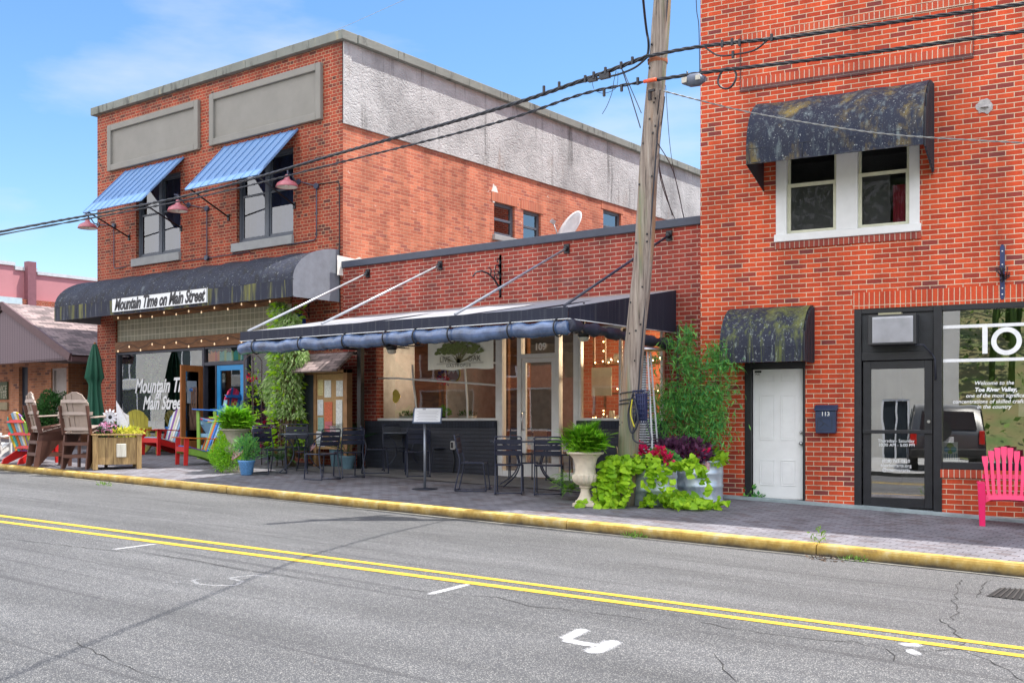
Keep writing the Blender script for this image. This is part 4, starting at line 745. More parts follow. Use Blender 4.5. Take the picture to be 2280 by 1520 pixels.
    mb = MB(); mb.box(T(2205, 1030, .1)[0], T(2256, 1000, .1)[0], .08, .086, rbz+.1, T(2205, 998, .1)[1]); mb.box(T(2259, 1030, .1)[0], 4.4, .08, .086, rbz+.1, T(2205, 997, .1)[1]); mb.box(T(2268, 900, .1)[0], T(2290, 900, .1)[0], .075, .08, T(2268, 927, .1)[1], T(2268, 893, .1)[1]); bld(mb, 'window_card', _m['paper'], RB, FR)
    # gallery room
    mb = MB(); mb.box(x0-.1, 8, 5.0, 5.1, -.5, 3.0); mb.box(x0-.2, x0-.1, .17, 5, -.5, 3.0); mb.box(x0-.1, 8, .17, 5, 3.0, 3.1); mb.box(8, 8.1, .17, 5, -.5, 3); bld(mb, 'gallery_room', int_wall, RB, FR)
    mb = MB(); mb.box(x0-.1, 8, .17, 5, -.6, zb+.02); bld(mb, 'gallery_floor', floorw, RB, FR)
    return x0, x1, zt, tr
ST = store()
# moss stained step / plinth strip along the foot of the wall
mb = MB()
xs_ = [-.8+i*.5 for i in range(24)]
for a, c in zip(xs_[:-1], xs_[1:]):
    pa, pc = FR.w(a, -.13, 0), FR.w(c, -.13, 0); za, zc = gz(pa.x, pa.y)+.035, gz(pc.x, pc.y)+.035
    vs = [(a, -.13, za-.3), (c, -.13, zc-.3), (c, -.13, zc), (a, -.13, za), (c, .02, zc+.012), (a, .02, za+.012)]; mb.add(vs, [(0, 1, 2, 3), (3, 2, 4, 5)])
bld(mb, 'plinth', mat('plinth_concrete', (.28, .34, .36), .9, var=.25, sc=3, bump=.5), RB, FR)

# ================================================================ FAR LEFT BUILDINGS
BBy = .6; bx = FM.at(152, 850, BBy)[0]; BBd = thing('low_shingled_brick_house', 'low tan brick house with a brown shingle gable roof left of the two storey building', 'building', (bx-5, 4+BBy, .6))
h = [rect(FM, (42, 817), (62, 1000), BBy), rect(FM, (114, 820), (148, 900), BBy)]
h[0] = (h[0][0], h[0][1], .55, h[0][3]); h[1] = (h[1][0], h[1][1], h[1][2]-.8, h[1][3])
ze = FM.at(152, 797, BBy)[1]
mb = MB(); wall(mb, bx-12, bx, -.5, ze+.15, h, BBy, .15); mb.quad((bx, BBy, -.5), (bx, BBy+14, -.5), (bx, BBy+14, ze+.15), (bx, BBy, ze+.15)); bld(mb, 'brick_wall', bTan, BBd, FM)
mb = MB(); mb.box(h[1][0], h[1][1], BBy+.1, BBy+.12, h[1][2], h[1][3]); frame_rect(mb, h[1][0], h[1][1], h[1][2], h[1][3], .06, BBy+.04, BBy+.11); o = bld(mb, 'window', mat('pale_blind', (.45, .40, .38), .5), BBd, FM)
mb = MB(); mb.box(h[0][0], h[0][1], BBy+.1, BBy+.14, h[0][2], h[0][3]); bld(mb, 'door', mat('dark_slate_door', (.02, .03, .05), .4), BBd, FM)
ov = 1.35; yf = BBy-ov; xe, zee = FM.at(152, 795, yf); xr_, zr_ = FM.at(5, 682, yf); xl = 2*xr_-xe; zs = FM.at(60, 806, yf)[1]
xe2 = xe+.12
mb = MB(); mb.prism([(xl, zs), (xe, zs), (xe, zs+.02), (xr_, zr_-.12), (xl, zs+.02)], yf+.02, yf+.1)
m_, nt, b = nodes('vertical_siding'); b.inputs['Roughness'].default_value = .7; t = N(nt, 'ShaderNodeTexCoord'); w_ = N(nt, 'ShaderNodeTexWave', Scale=2.6); w_.bands_direction = 'X'; w_.wave_profile = 'SAW'; nt.links.new(t.outputs['Object'], w_.inputs['Vector'])
r = N(nt, 'ShaderNodeValToRGB'); r.color_ramp.elements[0].color = (.05, .035, .045, 1); r.color_ramp.elements[1].color = (.155, .115, .13, 1); r.color_ramp.elements[1].position = .25; nt.links.new(w_.outputs['Fac'], r.inputs[0]); nt.links.new(r.outputs[0], b.inputs['Base Color'])
bld(mb, 'gable_siding', m_, BBd, FM)
mb = MB(); mb.beam((xr_, yf-.02, zr_+.03), (xe2, yf-.02, zee), .06, .2); mb.beam((xr_, yf-.02, zr_+.03), (xl-.12, yf-.02, zee), .06, .2); mb.box(xe-.02, xe2+.05, yf, BBy+14, zee-.1, zee+.02); bld(mb, 'fascia', mat('brown_fascia', (.10, .055, .06), .6), BBd, FM)
mb = MB(); mb.quad((xe2, yf-.05, zee+.06), (xe2, BBy+14, zee+.06), (xr_, BBy+14, zr_+.1), (xr_, yf-.05, zr_+.1)); mb.quad((xr_, yf-.05, zr_+.1), (xr_, BBy+14, zr_+.1), (xl-.12, BBy+14, zee+.06), (xl-.12, yf-.05, zee+.06)); mb.quad((xe2, yf, zee-.02), (bx-.1, yf, zee-.02), (bx-.1, BBy+14, zee-.02), (xe2, BBy+14, zee-.02))
shm = brick('shingles', (.30, .23, .225), (.20, .15, .15), (.07, .05, .05), bw=.30, bh=.14, ms=.008, dark=(.13, .10, .10), dk=.6, bump=.8)
rf = bld(mb, 'roof', shm, BBd, FM)
uvl = rf.data.uv_layers[0].data
for li, l in enumerate(rf.data.loops):
    q = rf.data.vertices[l.vertex_index].co; uvl[li].uv = (q.y, q.x*1.2)
mb = MB(); pa, pb = rect(FM, (0, 850), (17, 890), BBy-.03), 0; mb.box(pa[0]-1.2, pa[1], BBy-.05, BBy-.002, FM.at(5, 889, BBy)[1], FM.at(5, 850, BBy)[1]); sg = thing('wall_sign', 'green notice board on the tan brick house at the left edge', 'sign', (pa[1]-.6, 4.55, 1.2)); sgp = bld(mb, 'board', mat('olive_board', (.07, .10, .05), .6), sg, FM)
for s, py in (('PUBLIC SERVICE', 866), ('ADVISORY CENTER', 880)):
    t_ = text_mesh(s, .26, mat('faded_cream', (.5, .48, .35)), 'sign_text', sg, (0, 0, 0), align='RIGHT', sx=.8); p = FM.at(15, py, BBy-.055); t_.location = Vector((p[0], 4+BBy-.055, p[1]-.07))-sg.location
mb = MB(); mb.box(pa[0]-.6, pa[1], BBy-.05, BBy-.002, FM.at(5, 893, BBy)[1]-.25, FM.at(5, 893, BBy)[1]-.03); bld(mb, 'lower_board', mat('tan_board', (.30, .25, .15), .7), sg, FM)
# pink building far behind
PX = -36.0
PB = thing('pink_parapet_building', 'tall pink building with stepped white parapet in the distance at far left', 'building', (PX-5, 18, 1))
def px_(px, py): p = onX(px, py, PX); return p.y, p.z
mb = MB(); s1 = px_(31, 592); s2 = px_(82, 606); s3 = px_(215, 628); zt = px_(0, 588)[1]
mb.prism([(-2, -1), (60, -1), (60, s3[1]), (s2[0], s3[1]+.1), (s2[0], s1[1]-.15), (s1[0], s1[1]-.15), (s1[0], zt), (-2, zt)], PX-12, PX, 'x'); pk = mb.build('pink_wall', mat('pink_stucco', (.46, .20, .22), .9, var=.08, sc=.8), PB, world=True)
mb = MB(); mb.box(PX-12, PX+.06, -2, s1[0]+.03, zt, zt+.14); mb.box(PX-12, PX+.06, s1[0]+.03, s2[0], s1[1]-.15, s1[1]); mb.box(PX-12, PX+.06, s2[0], 60, s3[1]+.03, s3[1]+.16); mb.build('parapet_cap', mat('pale_cap', (.5, .52, .55), .7), PB, world=True)
mb = MB(); y_ = px_(59, 610)[0]; mb.box(PX, PX+.3, y_-.1, y_+.25, -1, px_(59, 600)[1]+.3); mb.build('downpipe', mat('dusk_pink', (.20, .08, .10), .8), PB, world=True)
mb = MB(); zb1 = px_(60, 668)[1]; mb.box(PX, PX+.25, -2, 60, -1, zb1); mb.build('lower_brick', bL, PB, world=True)
mb = MB(); a, c = px_(0, 664), px_(40, 684); mb.box(PX+.25, PX+.33, -2, c[0], c[1], a[1]+.05); mb.build('awning_trim', mat('pale_blue_trim', (.45, .55, .6), .6), PB, world=True)
# ================================================================ AWNINGS
navy_cl = lambda name, moss: streaky(name, (.011, .015, .034), moss, .75, bump=.35)
MOSS = ((.20, .19, .03), 5, 1.1, .56, .70); LICH = ((.42, .46, .46), 34, 20, .60, .72); DARK = ((.006, .007, .012), 8, .8, .50, .62); OCH = ((.30, .21, .03), 2.4, 1.6, .52, .74); PALE = ((.16, .18, .20), 9, .7, .55, .72)

def quarter_awning(name, label, F, x0, x1, d, zt, zv, zb, m, mend, seams=8, group=None, wallz=None, drop=0, mval=None):
    o = thing(name, label, 'awning', F.w((x0+x1)/2, 0, zv), F.ang, group)
    K = 12; prof = [(-d*sin(PI/2*i/K), zv+(zt-zv)*cos(PI/2*i/K)) for i in range(K+1)]
    nx = seams*6; mb = MB(); vs = []
    for i in range(nx+1):
        x = x0+(x1-x0)*i/nx; s = abs(sin(PI*i*seams/nx)); sg = .035*s
        for j, (y, z) in enumerate(prof):
            k = sin(PI*j/K)*sg; vs.append((x, y+k*.7, z-k))
    fs = [(i*(K+1)+j, i*(K+1)+j+1, (i+1)*(K+1)+j+1, (i+1)*(K+1)+j) for i in range(nx) for j in range(K)]
    mb.add(vs, fs, True); bld(mb, 'canopy', m, o, F)
    mb = MB(); vs = [(x0+(x1-x0)*i/nx, -d+.006*sin(i*1.3), z) for i in range(nx+1) for z in (zv, zb)]
    mb.add(vs, [(i*2, i*2+1, i*2+3, i*2+2) for i in range(nx)], True); bld(mb, 'valance', mval or m, o, F)
    for x in (x0, x1):
        mb = MB(); wz = zb if wallz is None else wallz
        mb.add([(x, y, z) for y, z in prof]+[(x, -d, zb), (x, 0, wz)], [tuple(range(K+3))]); bld(mb, 'end_panel', mend, o, F)
    mb = MB()
    for i in range(seams+1):
        x = x0+(x1-x0)*i/seams; x = min(max(x, x0+.02), x1-.02); mb.tube([(x, y+.012, z-.014) for y, z in prof]+[(x, -d+.01, zb+.01)], .011, 6)
    mb.tube([(x0, -d+.012, zb+.012), (x1, -d+.012, zb+.012)], .012, 6); mb.tube([(x0, -d+.012, zv), (x1, -d+.012, zv)], .012, 6); bld(mb, 'frame', blackm, o, F)
    return o
# over the left shop
ax1 = A(756, 600)[0]; ad = -FM.atx(652, 640, ax1)[0]; ax0 = A(121, 690, -ad)[0]; azt = A(756, 556)[1]; azv = A(652, 621, -ad)[1]; azb = A(652, 660, -ad)[1]
print('Lawn', ax0, ax1, ad, azt, azv, azb, A(121, 710, -ad))
LA = quarter_awning('shop_awning', 'long navy quarter round awning with algae stained valance over the shop front', FM, ax0, ax1, ad, azt, azv, azb,
    navy_cl('awning_navy_weathered', [DARK, ((.10, .12, .14), 5, 5, .60, .72), LICH]), mat('awning_grey_end', (.17, .185, .22), .8, bump=.3, bsc=12), 9, mval=navy_cl('valance_streaked', [PALE, ((.16, .16, .04), 3, .3, .52, .66), ((.16, .16, .04), 9, .5, .58, .66)]))
p, q = A(249, 664, -ad-.03), A(461, 641, -ad-.03); pb = A(249, 697, -ad-.03); qb = A(461, 673, -ad-.03)
zt_, zb_ = (p[1]+q[1])/2, (pb[1]+qb[1])/2
sg = thing('awning_sign', 'long white board reading Mountain Time on Main Street on the navy valance', 'sign', FM.w((p[0]+q[0])/2, -ad-.02, (zt_+zb_)/2))
mb = MB(); mb.box(p[0], q[0], -ad-.03, -ad-.008, zb_, zt_); bld(mb, 'board', mat('sign_white', (.75, .77, .80), .4, var=.03), sg, FM, bevel=.003)
mb = MB(); frame_rect(mb, p[0], q[0], zb_, zt_, .012, -ad-.034, -ad-.030); bld(mb, 'border', black, sg, FM)
t_ = text_mesh('Mountain Time on Main Street', .37, mat('sign_ink', (.015, .015, .02), .5), 'lettering', sg, (0, -.0145, -.11), shear=.38, offset=.013, sx=.80, space=.98)
bb = max(v.co.x for v in t_.data.vertices)-min(v.co.x for v in t_.data.vertices); k_ = (q[0]-p[0]-.16)/bb
for v in t_.data.vertices: v.co.x *= k_
# blue metal awnings
bm_ = mat('blue_standing_seam', (.13, .25, .47), .45, var=.08, sc=2, spec=.6)
for i, (tl, tr_, bl, br) in enumerate((((282, 383), (411, 351), (185, 476), (315, 447)), ((502, 331), (665, 286), (415, 423), (573, 392)))):
    xa, xb = A(*tl)[0], A(*tr_)[0]; zt_ = (A(*tl)[1]+A(*tr_)[1])/2; da, za = FM.atx(*bl, xa); d2, z2 = FM.atx(*br, xb); dd = -(da+d2)/2; zz = (za+z2)/2
    print('blue', xa, xb, zt_, dd, zz, (da, d2, za, z2))
    o = thing('metal_window_awning', ['blue ribbed metal awning propped over the left upstairs window', 'blue ribbed metal awning propped over the upstairs window nearer the corner'][i], 'awning', FM.w((xa+xb)/2, 0, zt_), 0, 'blue metal awnings above the upstairs windows')
    mb = MB(); L0, L1 = Vector((xa, 0, zt_)), Vector((xa, -dd, zz)); n_ = Vector((0, zt_-zz, -dd)).normalized()*-1
    n_ = Vector((0, -(zt_-zz), dd)).normalized()
    def q_(x, t, h): return Vector((x, -dd*t, zt_+(zz-zt_)*t))+n_*h
    mb.add([q_(xa, 0, 0), q_(xb, 0, 0), q_(xb, 1, 0), q_(xa, 1, 0), q_(xa, 0, .02), q_(xb, 0, .02), q_(xb, 1, .02), q_(xa, 1, .02)], [(0, 1, 2, 3), (7, 6, 5, 4), (0, 4, 5, 1), (2, 6, 7, 3), (1, 5, 6, 2), (3, 7, 4, 0)])
    ns = 9
    for k in range(ns+1):
        x = xa+(xb-xa)*k/ns; x = min(max(x, xa+.014), xb-.014)
        mb.add([q_(x-.009, 0, .021), q_(x+.009, 0, .021), q_(x+.009, 1, .021), q_(x-.009, 1, .021), q_(x-.005, 0, .042), q_(x+.005, 0, .042), q_(x+.005, 1, .042), q_(x-.005, 1, .042)], [(4, 5, 6, 7), (0, 4, 7, 3), (1, 2, 6, 5), (3, 7, 6, 2), (0, 1, 5, 4)])
    bld(mb, 'metal_sheet', bm_, o, FM, fix=True)
    for x in (xa+.12, xb-.12):
        mb = MB(); mb.tube([q_(x, .97, -.02), (x, -.02, zz-.42)], .018, 6); mb.box(x-.03, x+.03, -.03, 0, zz-.5, zz-.36); bld(mb, 'prop_bar', black, o, FM)
# restaurant awning
x1 = A(1505, 690)[0]; d = -FM.atx(1265, 700, x1)[0]; x0 = A(535, 750, -d)[0]; zw = A(1505, 646)[1]; zf = A(1265, 684, -d)[1]; zb = A(1265, 710, -d)[1]
print('Mawn', x0, x1, d, zw, zf, zb, A(535, 739, -d), A(535, 760, -d))
zfl = A(535, 739, -d)[1]
o = MA = thing('restaurant_awning', 'wide navy awning with rolled clear side curtain over the cafe tables', 'awning', FM.w((x0+x1)/2, -d, zb))
cav = navy_cl('awning_navy_clean', [((.05, .055, .07), 14, .4, .52, .66)])
top_m = mat('sunned_vinyl', (.26, .27, .30), .6, var=.1, sc=2)
mb = MB(); nx = 36; vs = []
for i in range(nx+1):
    x = x0+(x1-x0)*i/nx
    for j in range(7):
        t = j/6; sag = -.05*sin(PI*t)*abs(sin(PI*i*4/nx))**.7; vs.append((x, -d*t, zw+(zf-zw)*t+sag))
mb.add(vs, [(i*7+j, i*7+j+1, (i+1)*7+j+1, (i+1)*7+j) for i in range(nx) for j in range(6)], True); bld(mb, 'canopy', top_m, o, FM)
mb = MB(); mb.quad((x0, -d-.003, zb), (x1, -d-.003, zb), (x1, -d-.003, zf+.01), (x0, -d-.003, zf+.01)); bld(mb, 'valance', cav, o, FM)
mb = MB(); mb.tube([(x0, -d-.008, zb+.005), (x1, -d-.008, zb+.005)], .007, 6); mb.tube([(x1+.008, -d, zb+.005), (x1+.008, 0, zb+.0)], .007, 6); bld(mb, 'piping', white, o, FM)
for x in (x0, x1+.003):
    mb = MB(); mb.add([(x, -d, zb), (x, 0, zb-.01), (x, 0, zw), (x, -d, zf)], [(0, 1, 2, 3)]); bld(mb, 'side_panel', cav, o, FM)
mb = MB()
for x in [x0+.05+(x1-x0-.1)*i/6 for i in range(7)]: mb.beam((x, -d+.03, zf-.03), (x, -.01, zw-.05), .04, .04)
mb.tube([(x0+.03, -d+.04, zf-.02), (x1-.03, -d+.04, zf-.02)], .022, 8); mb.tube([(x0+.03, -d+.04, zb+.02), (x1-.03, -d+.04, zb+.02)], .018, 8); bld(mb, 'frame', blackm, o, FM)
rollm = mat('rolled_clear_vinyl', (.06, .10, .20), .22, var=.5, sc=5, bump=1.0, bsc=5, spec=.9)
mb = MB(); pts = []; rs = []; n_ = 150; rnd = random.Random(3)
straps = [x0+.45, x0+1.6, x0+2.55, x0+3.25, x0+3.75, x0+4.4, x0+6.1]; straps = [x0+(x1-x0)*f_ for f_ in (.06, .23, .38, .51, .60, .70, .86, .975)]
for i in range(n_+1):
    x = x0-.02+(x1-x0+.03)*i/n_; dmin = min(abs(x-s) for s in straps); r_ = .092+.016*min(1, dmin/.12)+.006*sin(x*9+1.3*sin(x*4))+.004*sin(x*31); 
    if i in (0, n_): r_ *= .7
    pts.append((x, -d+.02+.01*sin(x*5), zb-.105-.03*min(1, dmin/.5)+.006*sin(x*13))); rs.append(r_)
mb.tube(pts, .1, 12, rs=rs); bld(mb, 'rolled_curtain', rollm, o, FM)
mb = MB(); pts = []; rs = []
for i in range(41): y = -d+(d-.1)*i/40; pts.append((x1+.0, y, zb-.08-.12*i/40)); rs.append(.075+.02*sin(i*.9)+.012*sin(i*2.3))
mb.tube(pts, .09, 12, rs=rs); bld(mb, 'side_curtain', mat('rolled_navy_cloth', (.02, .024, .045), .5, var=.3, bump=.4, bsc=9), o, FM)
for s in straps: mb = MB(); mb.tube([(s, -d+.02+.125*cos(a), zb-.105+.125*sin(a)) for a in [i*PI/8 for i in range(17)]], .012, 5); bld(mb, 'strap', black, o, FM)
silver = mat('galvanised_strut', (.42, .44, .48), .4, metal=.6, var=.15)
for i, (a, b_) in enumerate((((820, 609), (549, 738)), ((981, 591), (713, 722)), ((1263, 554), (1010, 701)), ((1491, 525), (1253, 682)))):
    pw = A(*a); pf = A(*b_, -d+.05)
    mb = MB(); e0 = Vector((pf[0], -d+.08, pf[1]+.01)); e1 = Vector((pw[0], -.03, pw[1])); mb.tube([e0, e1], .021, 8); st = bld(mb, 'strut', silver if i < 3 else mat('strut_dark', (.03, .035, .06), .35), o, FM)
    mb = MB(); mb.box(pw[0]-.05, pw[0]+.05, -.03, 0, pw[1]-.08, pw[1]+.08); mb.ball((pw[0], -.05, pw[1]), .045, 8, 6); s2 = bld(mb, 'bracket', black, o, FM); s2.parent = st; s2.matrix_parent_inverse = Matrix.Identity(4)
# dark post at the left side of the seating
mb = MB(); px0 = A(803, 850, -.35)[0]; po = thing('awning_post', 'slim black post under the restaurant awning beside the notice board', 'post', FM.w(px0, -.35, gz(px0, 3.65))); mb.box(px0-.05, px0+.05, -.40, -.30, gz(px0, 3.65)-.01, zb+.1); mb.box(px0-.09, px0+.09, -.44, -.26, gz(px0, 3.65)-.01, gz(px0, 3.65)+.02); bld(mb, 'post', black, po, FM)
# ceiling fans under the awning
for i, (px, py, dd) in enumerate(((872, 772, -1.3), (1300, 742, -1.3))):
    p = A(px, py, dd); o = thing('ceiling_fan', ['black ceiling fan under the left half of the restaurant awning', 'black ceiling fan under the awning in front of the door numbered 109'][i], 'ceiling fan', FM.w(p[0], dd, p[1]), 0, 'ceiling fans under the restaurant awning')
    mb = MB(); mb.lathe([(.001, .10), (.06, .09), (.10, .04), (.10, -.03), (.07, -.06)], 16, (0, 0, 0)); mb.tube([(0, 0, .08), (0, 0, max(.15, zw-.25-p[1]))], .015, 6); mb.build('motor', black, o)
    mb = MB(); mb.lathe([(.001, -.13), (.06, -.12), (.085, -.08), (.085, -.06)], 14); mb.build('light_bowl', mat('lamp_opal', (.7, .68, .6), .4), o)
    for k in range(4):
        a = k*PI/2+.3; mb = MB(); mb.beam((.09*cos(a), .09*sin(a), 0), (.62*cos(a), .62*sin(a), .01), .12, .012); mb.build('blade', blackm, o, bevel=.004)
# right building awnings
x1 = T(1811, 740)[0]; d = -FR.atx(1787, 790, x1)[0]; x0 = T(1602, 790, -d)[0]; zt = T(1811, 679)[1]; zb = T(1700, 806, -d)[1]
print('Rdoor awn', x0, x1, d, zt, zb)
m_small = navy_cl('awning_mossy', [((.17, .19, .03), 2.2, .5, .52, .72), ((.15, .18, .03), 14, .8, .50, .75), ((.30, .36, .33), 16, 5, .58, .78), LICH]); m_end = mat('awning_ribbed_end', (.018, .022, .035), .5)
RA1 = quarter_awning('door_awning', 'small mossy green and navy curved awning above the white door', FR, x0, x1, d, zt, zb+.22, zb, m_small, m_end, 3, 'curved awnings on the bright red building')
x1 = T(2077, 250)[0]; d = -FR.atx(2056, 320, x1)[0]; x0 = T(1661, 364, -d)[0]; zt = T(1880, 211)[1]; zb = (T(1661, 365, -d)[1]+T(2054, 323, -d)[1])/2
print('Rwin awn', x0, x1, d, zt, zb, T(1661, 365, -d), T(2054, 323, -d))
m_big = navy_cl('awning_lichen', [OCH, ((.20, .25, .26), 12, 4, .52, .80), ((.006, .012, .035), 7, .7, .46, .66), ((.50, .54, .54), 44, 30, .60, .72)]); RA2 = quarter_awning('window_awning', 'lichen crusted navy curved awning over the white upstairs window', FR, x0, x1, d, zt, zb+.22, zb, m_big, m_end, 3, 'curved awnings on the bright red building', wallz=zb-.22)
for (oo, xx, dd, z0, z1) in ((RA1, T(1811, 740)[0], -FR.atx(1787, 790, T(1811, 740)[0])[0], T(1700, 806, -.5)[1], T(1811, 679)[1]), (RA2, x1, d, zb, zt)):
    mb = MB()
    for k in range(7):
        y = -dd*(k+.5)/7; zmx = z0+.22+(z1-z0-.22)*math.sqrt(max(0, 1-(y/dd)**2))-.03; mb.box(xx+.001, xx+.025, y-.02, y+.02, z0-(.0 if oo is RA1 else .2*(1+y/dd)), zmx)
    bld(mb, 'end_slats', m_end, oo, FR)

# ================================================================ GOOSENECK LAMPS
lampm = mat('pink_enamel', (.42, .13, .16), .35, var=.2, sc=9); lin = mat('lamp_inside', (.75, .72, .66), .5); cond = mat('conduit_blue_grey', (.05, .06, .10), .45)
for i, (sh, wm_, box, bend) in enumerate((((195, 505), (220, 500), (256, 503), (257, 598)), ((396, 467), (421, 457), (463, 465), (461, 575)), ((639, 413), (666, 405), (707, 415), (703, 535)))):
    xw, zw_ = A(*wm_); ys, zs_ = FM.atx(*sh, xw); ys = max(min(ys, -.5), -1.15)
    xs_l, zs_l = A(*sh, ys)
    o = thing('gooseneck_lamp', ['faded pink gooseneck lamp furthest left below the blue awning', 'pink gooseneck lamp between the two upstairs windows', 'pink gooseneck lamp in front of the upstairs window nearer the corner'][i], 'wall lamp', FM.w(xw, 0, zw_), 0, 'gooseneck lamps on the two storey front')
    mb = MB(); mb.lathe([(.025, .20), (.045, .19), (.05, .13), (.075, .09), (.15, .055), (.20, .02), (.225, -.035), (.232, -.06), (.215, -.055), (.19, 0), (.12, .03)], 28, (xs_l-xw, ys, zs_l-zw_+.02)); s_ = mb.build('lamp_shade', lampm, o)
    mb = MB(); mb.lathe([(.001, .04), (.14, .03), (.21, -.045)], 24, (xs_l-xw, ys, zs_l-zw_+.012)); s2 = mb.build('shade_lining', lin, o); mb = MB(); mb.ball((xs_l-xw, ys, zs_l-zw_), .045, 10, 8); s3 = mb.build('bulb', lin, o)
    mb = MB(); z_ = zs_l-zw_+.22; c = [(0, -.02, 0), (0, -.12, .04), (0, -.25, z_+.12), (0, (ys-.25)/2, z_+.24)]
    pts = [Vector((0, -.01, 0)), Vector((0, -.12, .01)), Vector((0, -.2, .10)), Vector((0, -.26, z_+.08)), Vector((0, -.36, z_+.17)), Vector((0, ys+.25, z_+.19)), Vector((0, ys+.10, z_+.17)), Vector((xs_l-xw, ys+.02, z_+.09)), Vector((xs_l-xw, ys, z_-.03))]
    Q = []
    for k in range(len(pts)-1):      # smooth
        p0, p1, p2, p3 = pts[max(k-1, 0)], pts[k], pts[k+1], pts[min(k+2, len(pts)-1)]
        for t in (0, .25, .5, .75): Q.append(.5*((2*p1)+(-p0+p2)*t+(2*p0-5*p1+4*p2-p3)*t*t+(-p0+3*p1-3*p2+p3)*t**3))
    Q.append(pts[-1]); mb.tube(Q, .014, 7); mb.tube([(0, 0, 0), (0, -.03, 0)], .06, 12); mb.build('arm', cond, o)
    mb = MB(); xb_, zb_ = A(*box); xe_, ze_ = A(*bend); mb.tube([(0, -.03, 0), (.1, -.03, -.02), (xb_-xw, -.03, zb_-zw_)], .012, 6); mb.tube([(xb_-xw, -.06, zb_-zw_), (xb_-xw, 0, zb_-zw_)], .06, 10)
    zend = ze_-zw_ if i != 1 else A(461, 575)[1]-zw_; mb.tube([(xb_-xw, -.03, zb_-zw_), (xb_-xw, -.03, zend+.06), (xb_-xw+(.04 if i == 0 else 0)-(.06 if i == 2 else 0), -.03, zend)]+([(xb_-xw+.5, -.03, zend)] if i == 0 else [(xb_-xw-.9, -.03, zend-.02)] if i == 2 else []), .012, 6)
    if i == 1: mb.tube([(xb_-xw, -.07, zend), (xb_-xw, 0, zend)], .06, 10); mb.tube([(xb_-xw-.9, -.025, zend), (xb_-xw+1.5, -.025, zend)], .010, 6)
    mb.build('conduit', cond, o)
# thin cable on the front near the corner
o = thing('wall_cable', 'thin black cable running down the brick beside the corner of the shop', 'cable', FM.w(A(757, 400)[0], 0, A(757, 400)[1])); mb = MB(); x_ = A(757, 400)[0]; mb.tube([(A(700, 412)[0], -.015, A(700, 412)[1]), (x_-.03, -.015, A(757, 404)[1]), (x_, -.015, A(757, 410)[1]-.05), (x_, -.015, A(757, 560)[1]), (x_+.02, -.015, A(762, 700)[1])], .010, 6); bld(mb, 'cable', black, o, FM)

# ================================================================ SCROLL BRACKETS AND SIGNS
def scroll(mb, fx, fy, fz, k):   # k = size; plate on the wall, arm sweeping out to -x with curls; points in local (x, z) drawn on plane y
    def C(c, r0, r1, a0, a1, n=16): return [(c[0]+(r0+(r1-r0)*i/n)*cos(a0+(a1-a0)*i/n), c[1]+(r0+(r1-r0)*i/n)*sin(a0+(a1-a0)*i/n)) for i in range(n+1)]
    arcs = [[(0, -.55), (-.02, -.42), (-.10, -.28), (-.28, -.12), (-.55, .02), (-.85, .06), (-1.1, 0), (-1.25, -.14)], C((-.16, .20), .16, .05, -PI/2, PI*1.4), C((-.11, -.0), .13, .04, PI*.6, -PI*1.5), C((-.10, .42), .11, .03, -PI/2, PI*1.5), [(-.45, .0), (-.42, .12), (-.50, .2), (-.58, .17)], [(-.3, -.1), (-.24, .05), (-.3, .14)]]
    for i, a in enumerate(arcs):
        w_ = (.035 if i == 0 else .02)*k; mb.tube([(fx+p[0]*k*.0, fy+p[0]*k, fz+p[1]*k) for p in a], w_, 6, rs=[w_*(1.0-.4*j/len(a)) for j in range(len(a))])
    mb.box(fx-.045*k, fx+.045*k, fy+.0, fy+.025, fz-.62*k, fz+.62*k)
iron = mat('iron_black', (.012, .014, .022), .45, var=.2)
p = A(1114, 615); o = thing('scroll_bracket', 'large curly black iron sign bracket on the maroon brick above the awning', 'bracket', FM.w(p[0], 0, p[1]), 0, 'iron scroll brackets'); mb = MB(); scroll(mb, 0, 0, 0, .62); mb.build('bracket', iron, o)
p = A(688, 680, 0); o2 = dup(o, FM.w(p[0], 0, p[1]-.05), 0, 'smaller iron sign bracket with a blue oval behind the vine', 'iron scroll brackets', .6)
mb = MB(); pp_ = onX(660, 715, p[0]); sg = thing('oval_sign', 'blue oval hanging sign half hidden by the climbing vine', 'sign', (p[0], pp_.y, pp_.z)); mb.lathe([(.001, -.02), (.24, -.02), (.25, 0), (.24, .02), (.001, .02)], 28, sx=1, sy=.75); 
mb.v = [Vector((v.z, v.x, v.y)) for v in mb.v]; mb.build('oval_board', mat('cobalt_board', (.02, .06, .30), .4), sg); mb = MB(); mb.tube([(0, -.12, .17), (0, -.12, .30)], .008, 5); mb.tube([(0, .12, .17), (0, .12, .30)], .008, 5); mb.build('hanger', iron, sg)
p = T(2232, 606); o = thing('wall_bracket', 'flat navy iron strap bracket with a hook on the bright red brick', 'bracket', FR.w(p[0], 0, p[1]), FR.ang); mb = MB(); mb.prism([(-.03, -.33), (-.015, -.37), (.015, -.37), (.03, -.33), (.03, .33), (.015, .37), (-.015, .37), (-.03, .33)], -.02, 0); mb.build('plate', mat('navy_iron', (.02, .035, .12), .4), o, bevel=.003)
mb = MB()
for k in range(14): a = random.uniform(0, 6.28); mb.tube([(random.uniform(-.05, .05), -.03, random.uniform(-.12, .05)), (.1*cos(a), -.06-random.uniform(0, .08), -.03+.12*sin(a))], .006, 4)
mb.tube([(0, -.02, -.06), (0, -.14, -.02), (0, -.15, .05)], .014, 6); mb.build('hook', iron, o)
for z_ in (.28, .1, -.22, -.3):
    mb = MB(); mb.ball((0, -.024, z_), .011, 8, 5); mb.build('bolt', white, o)
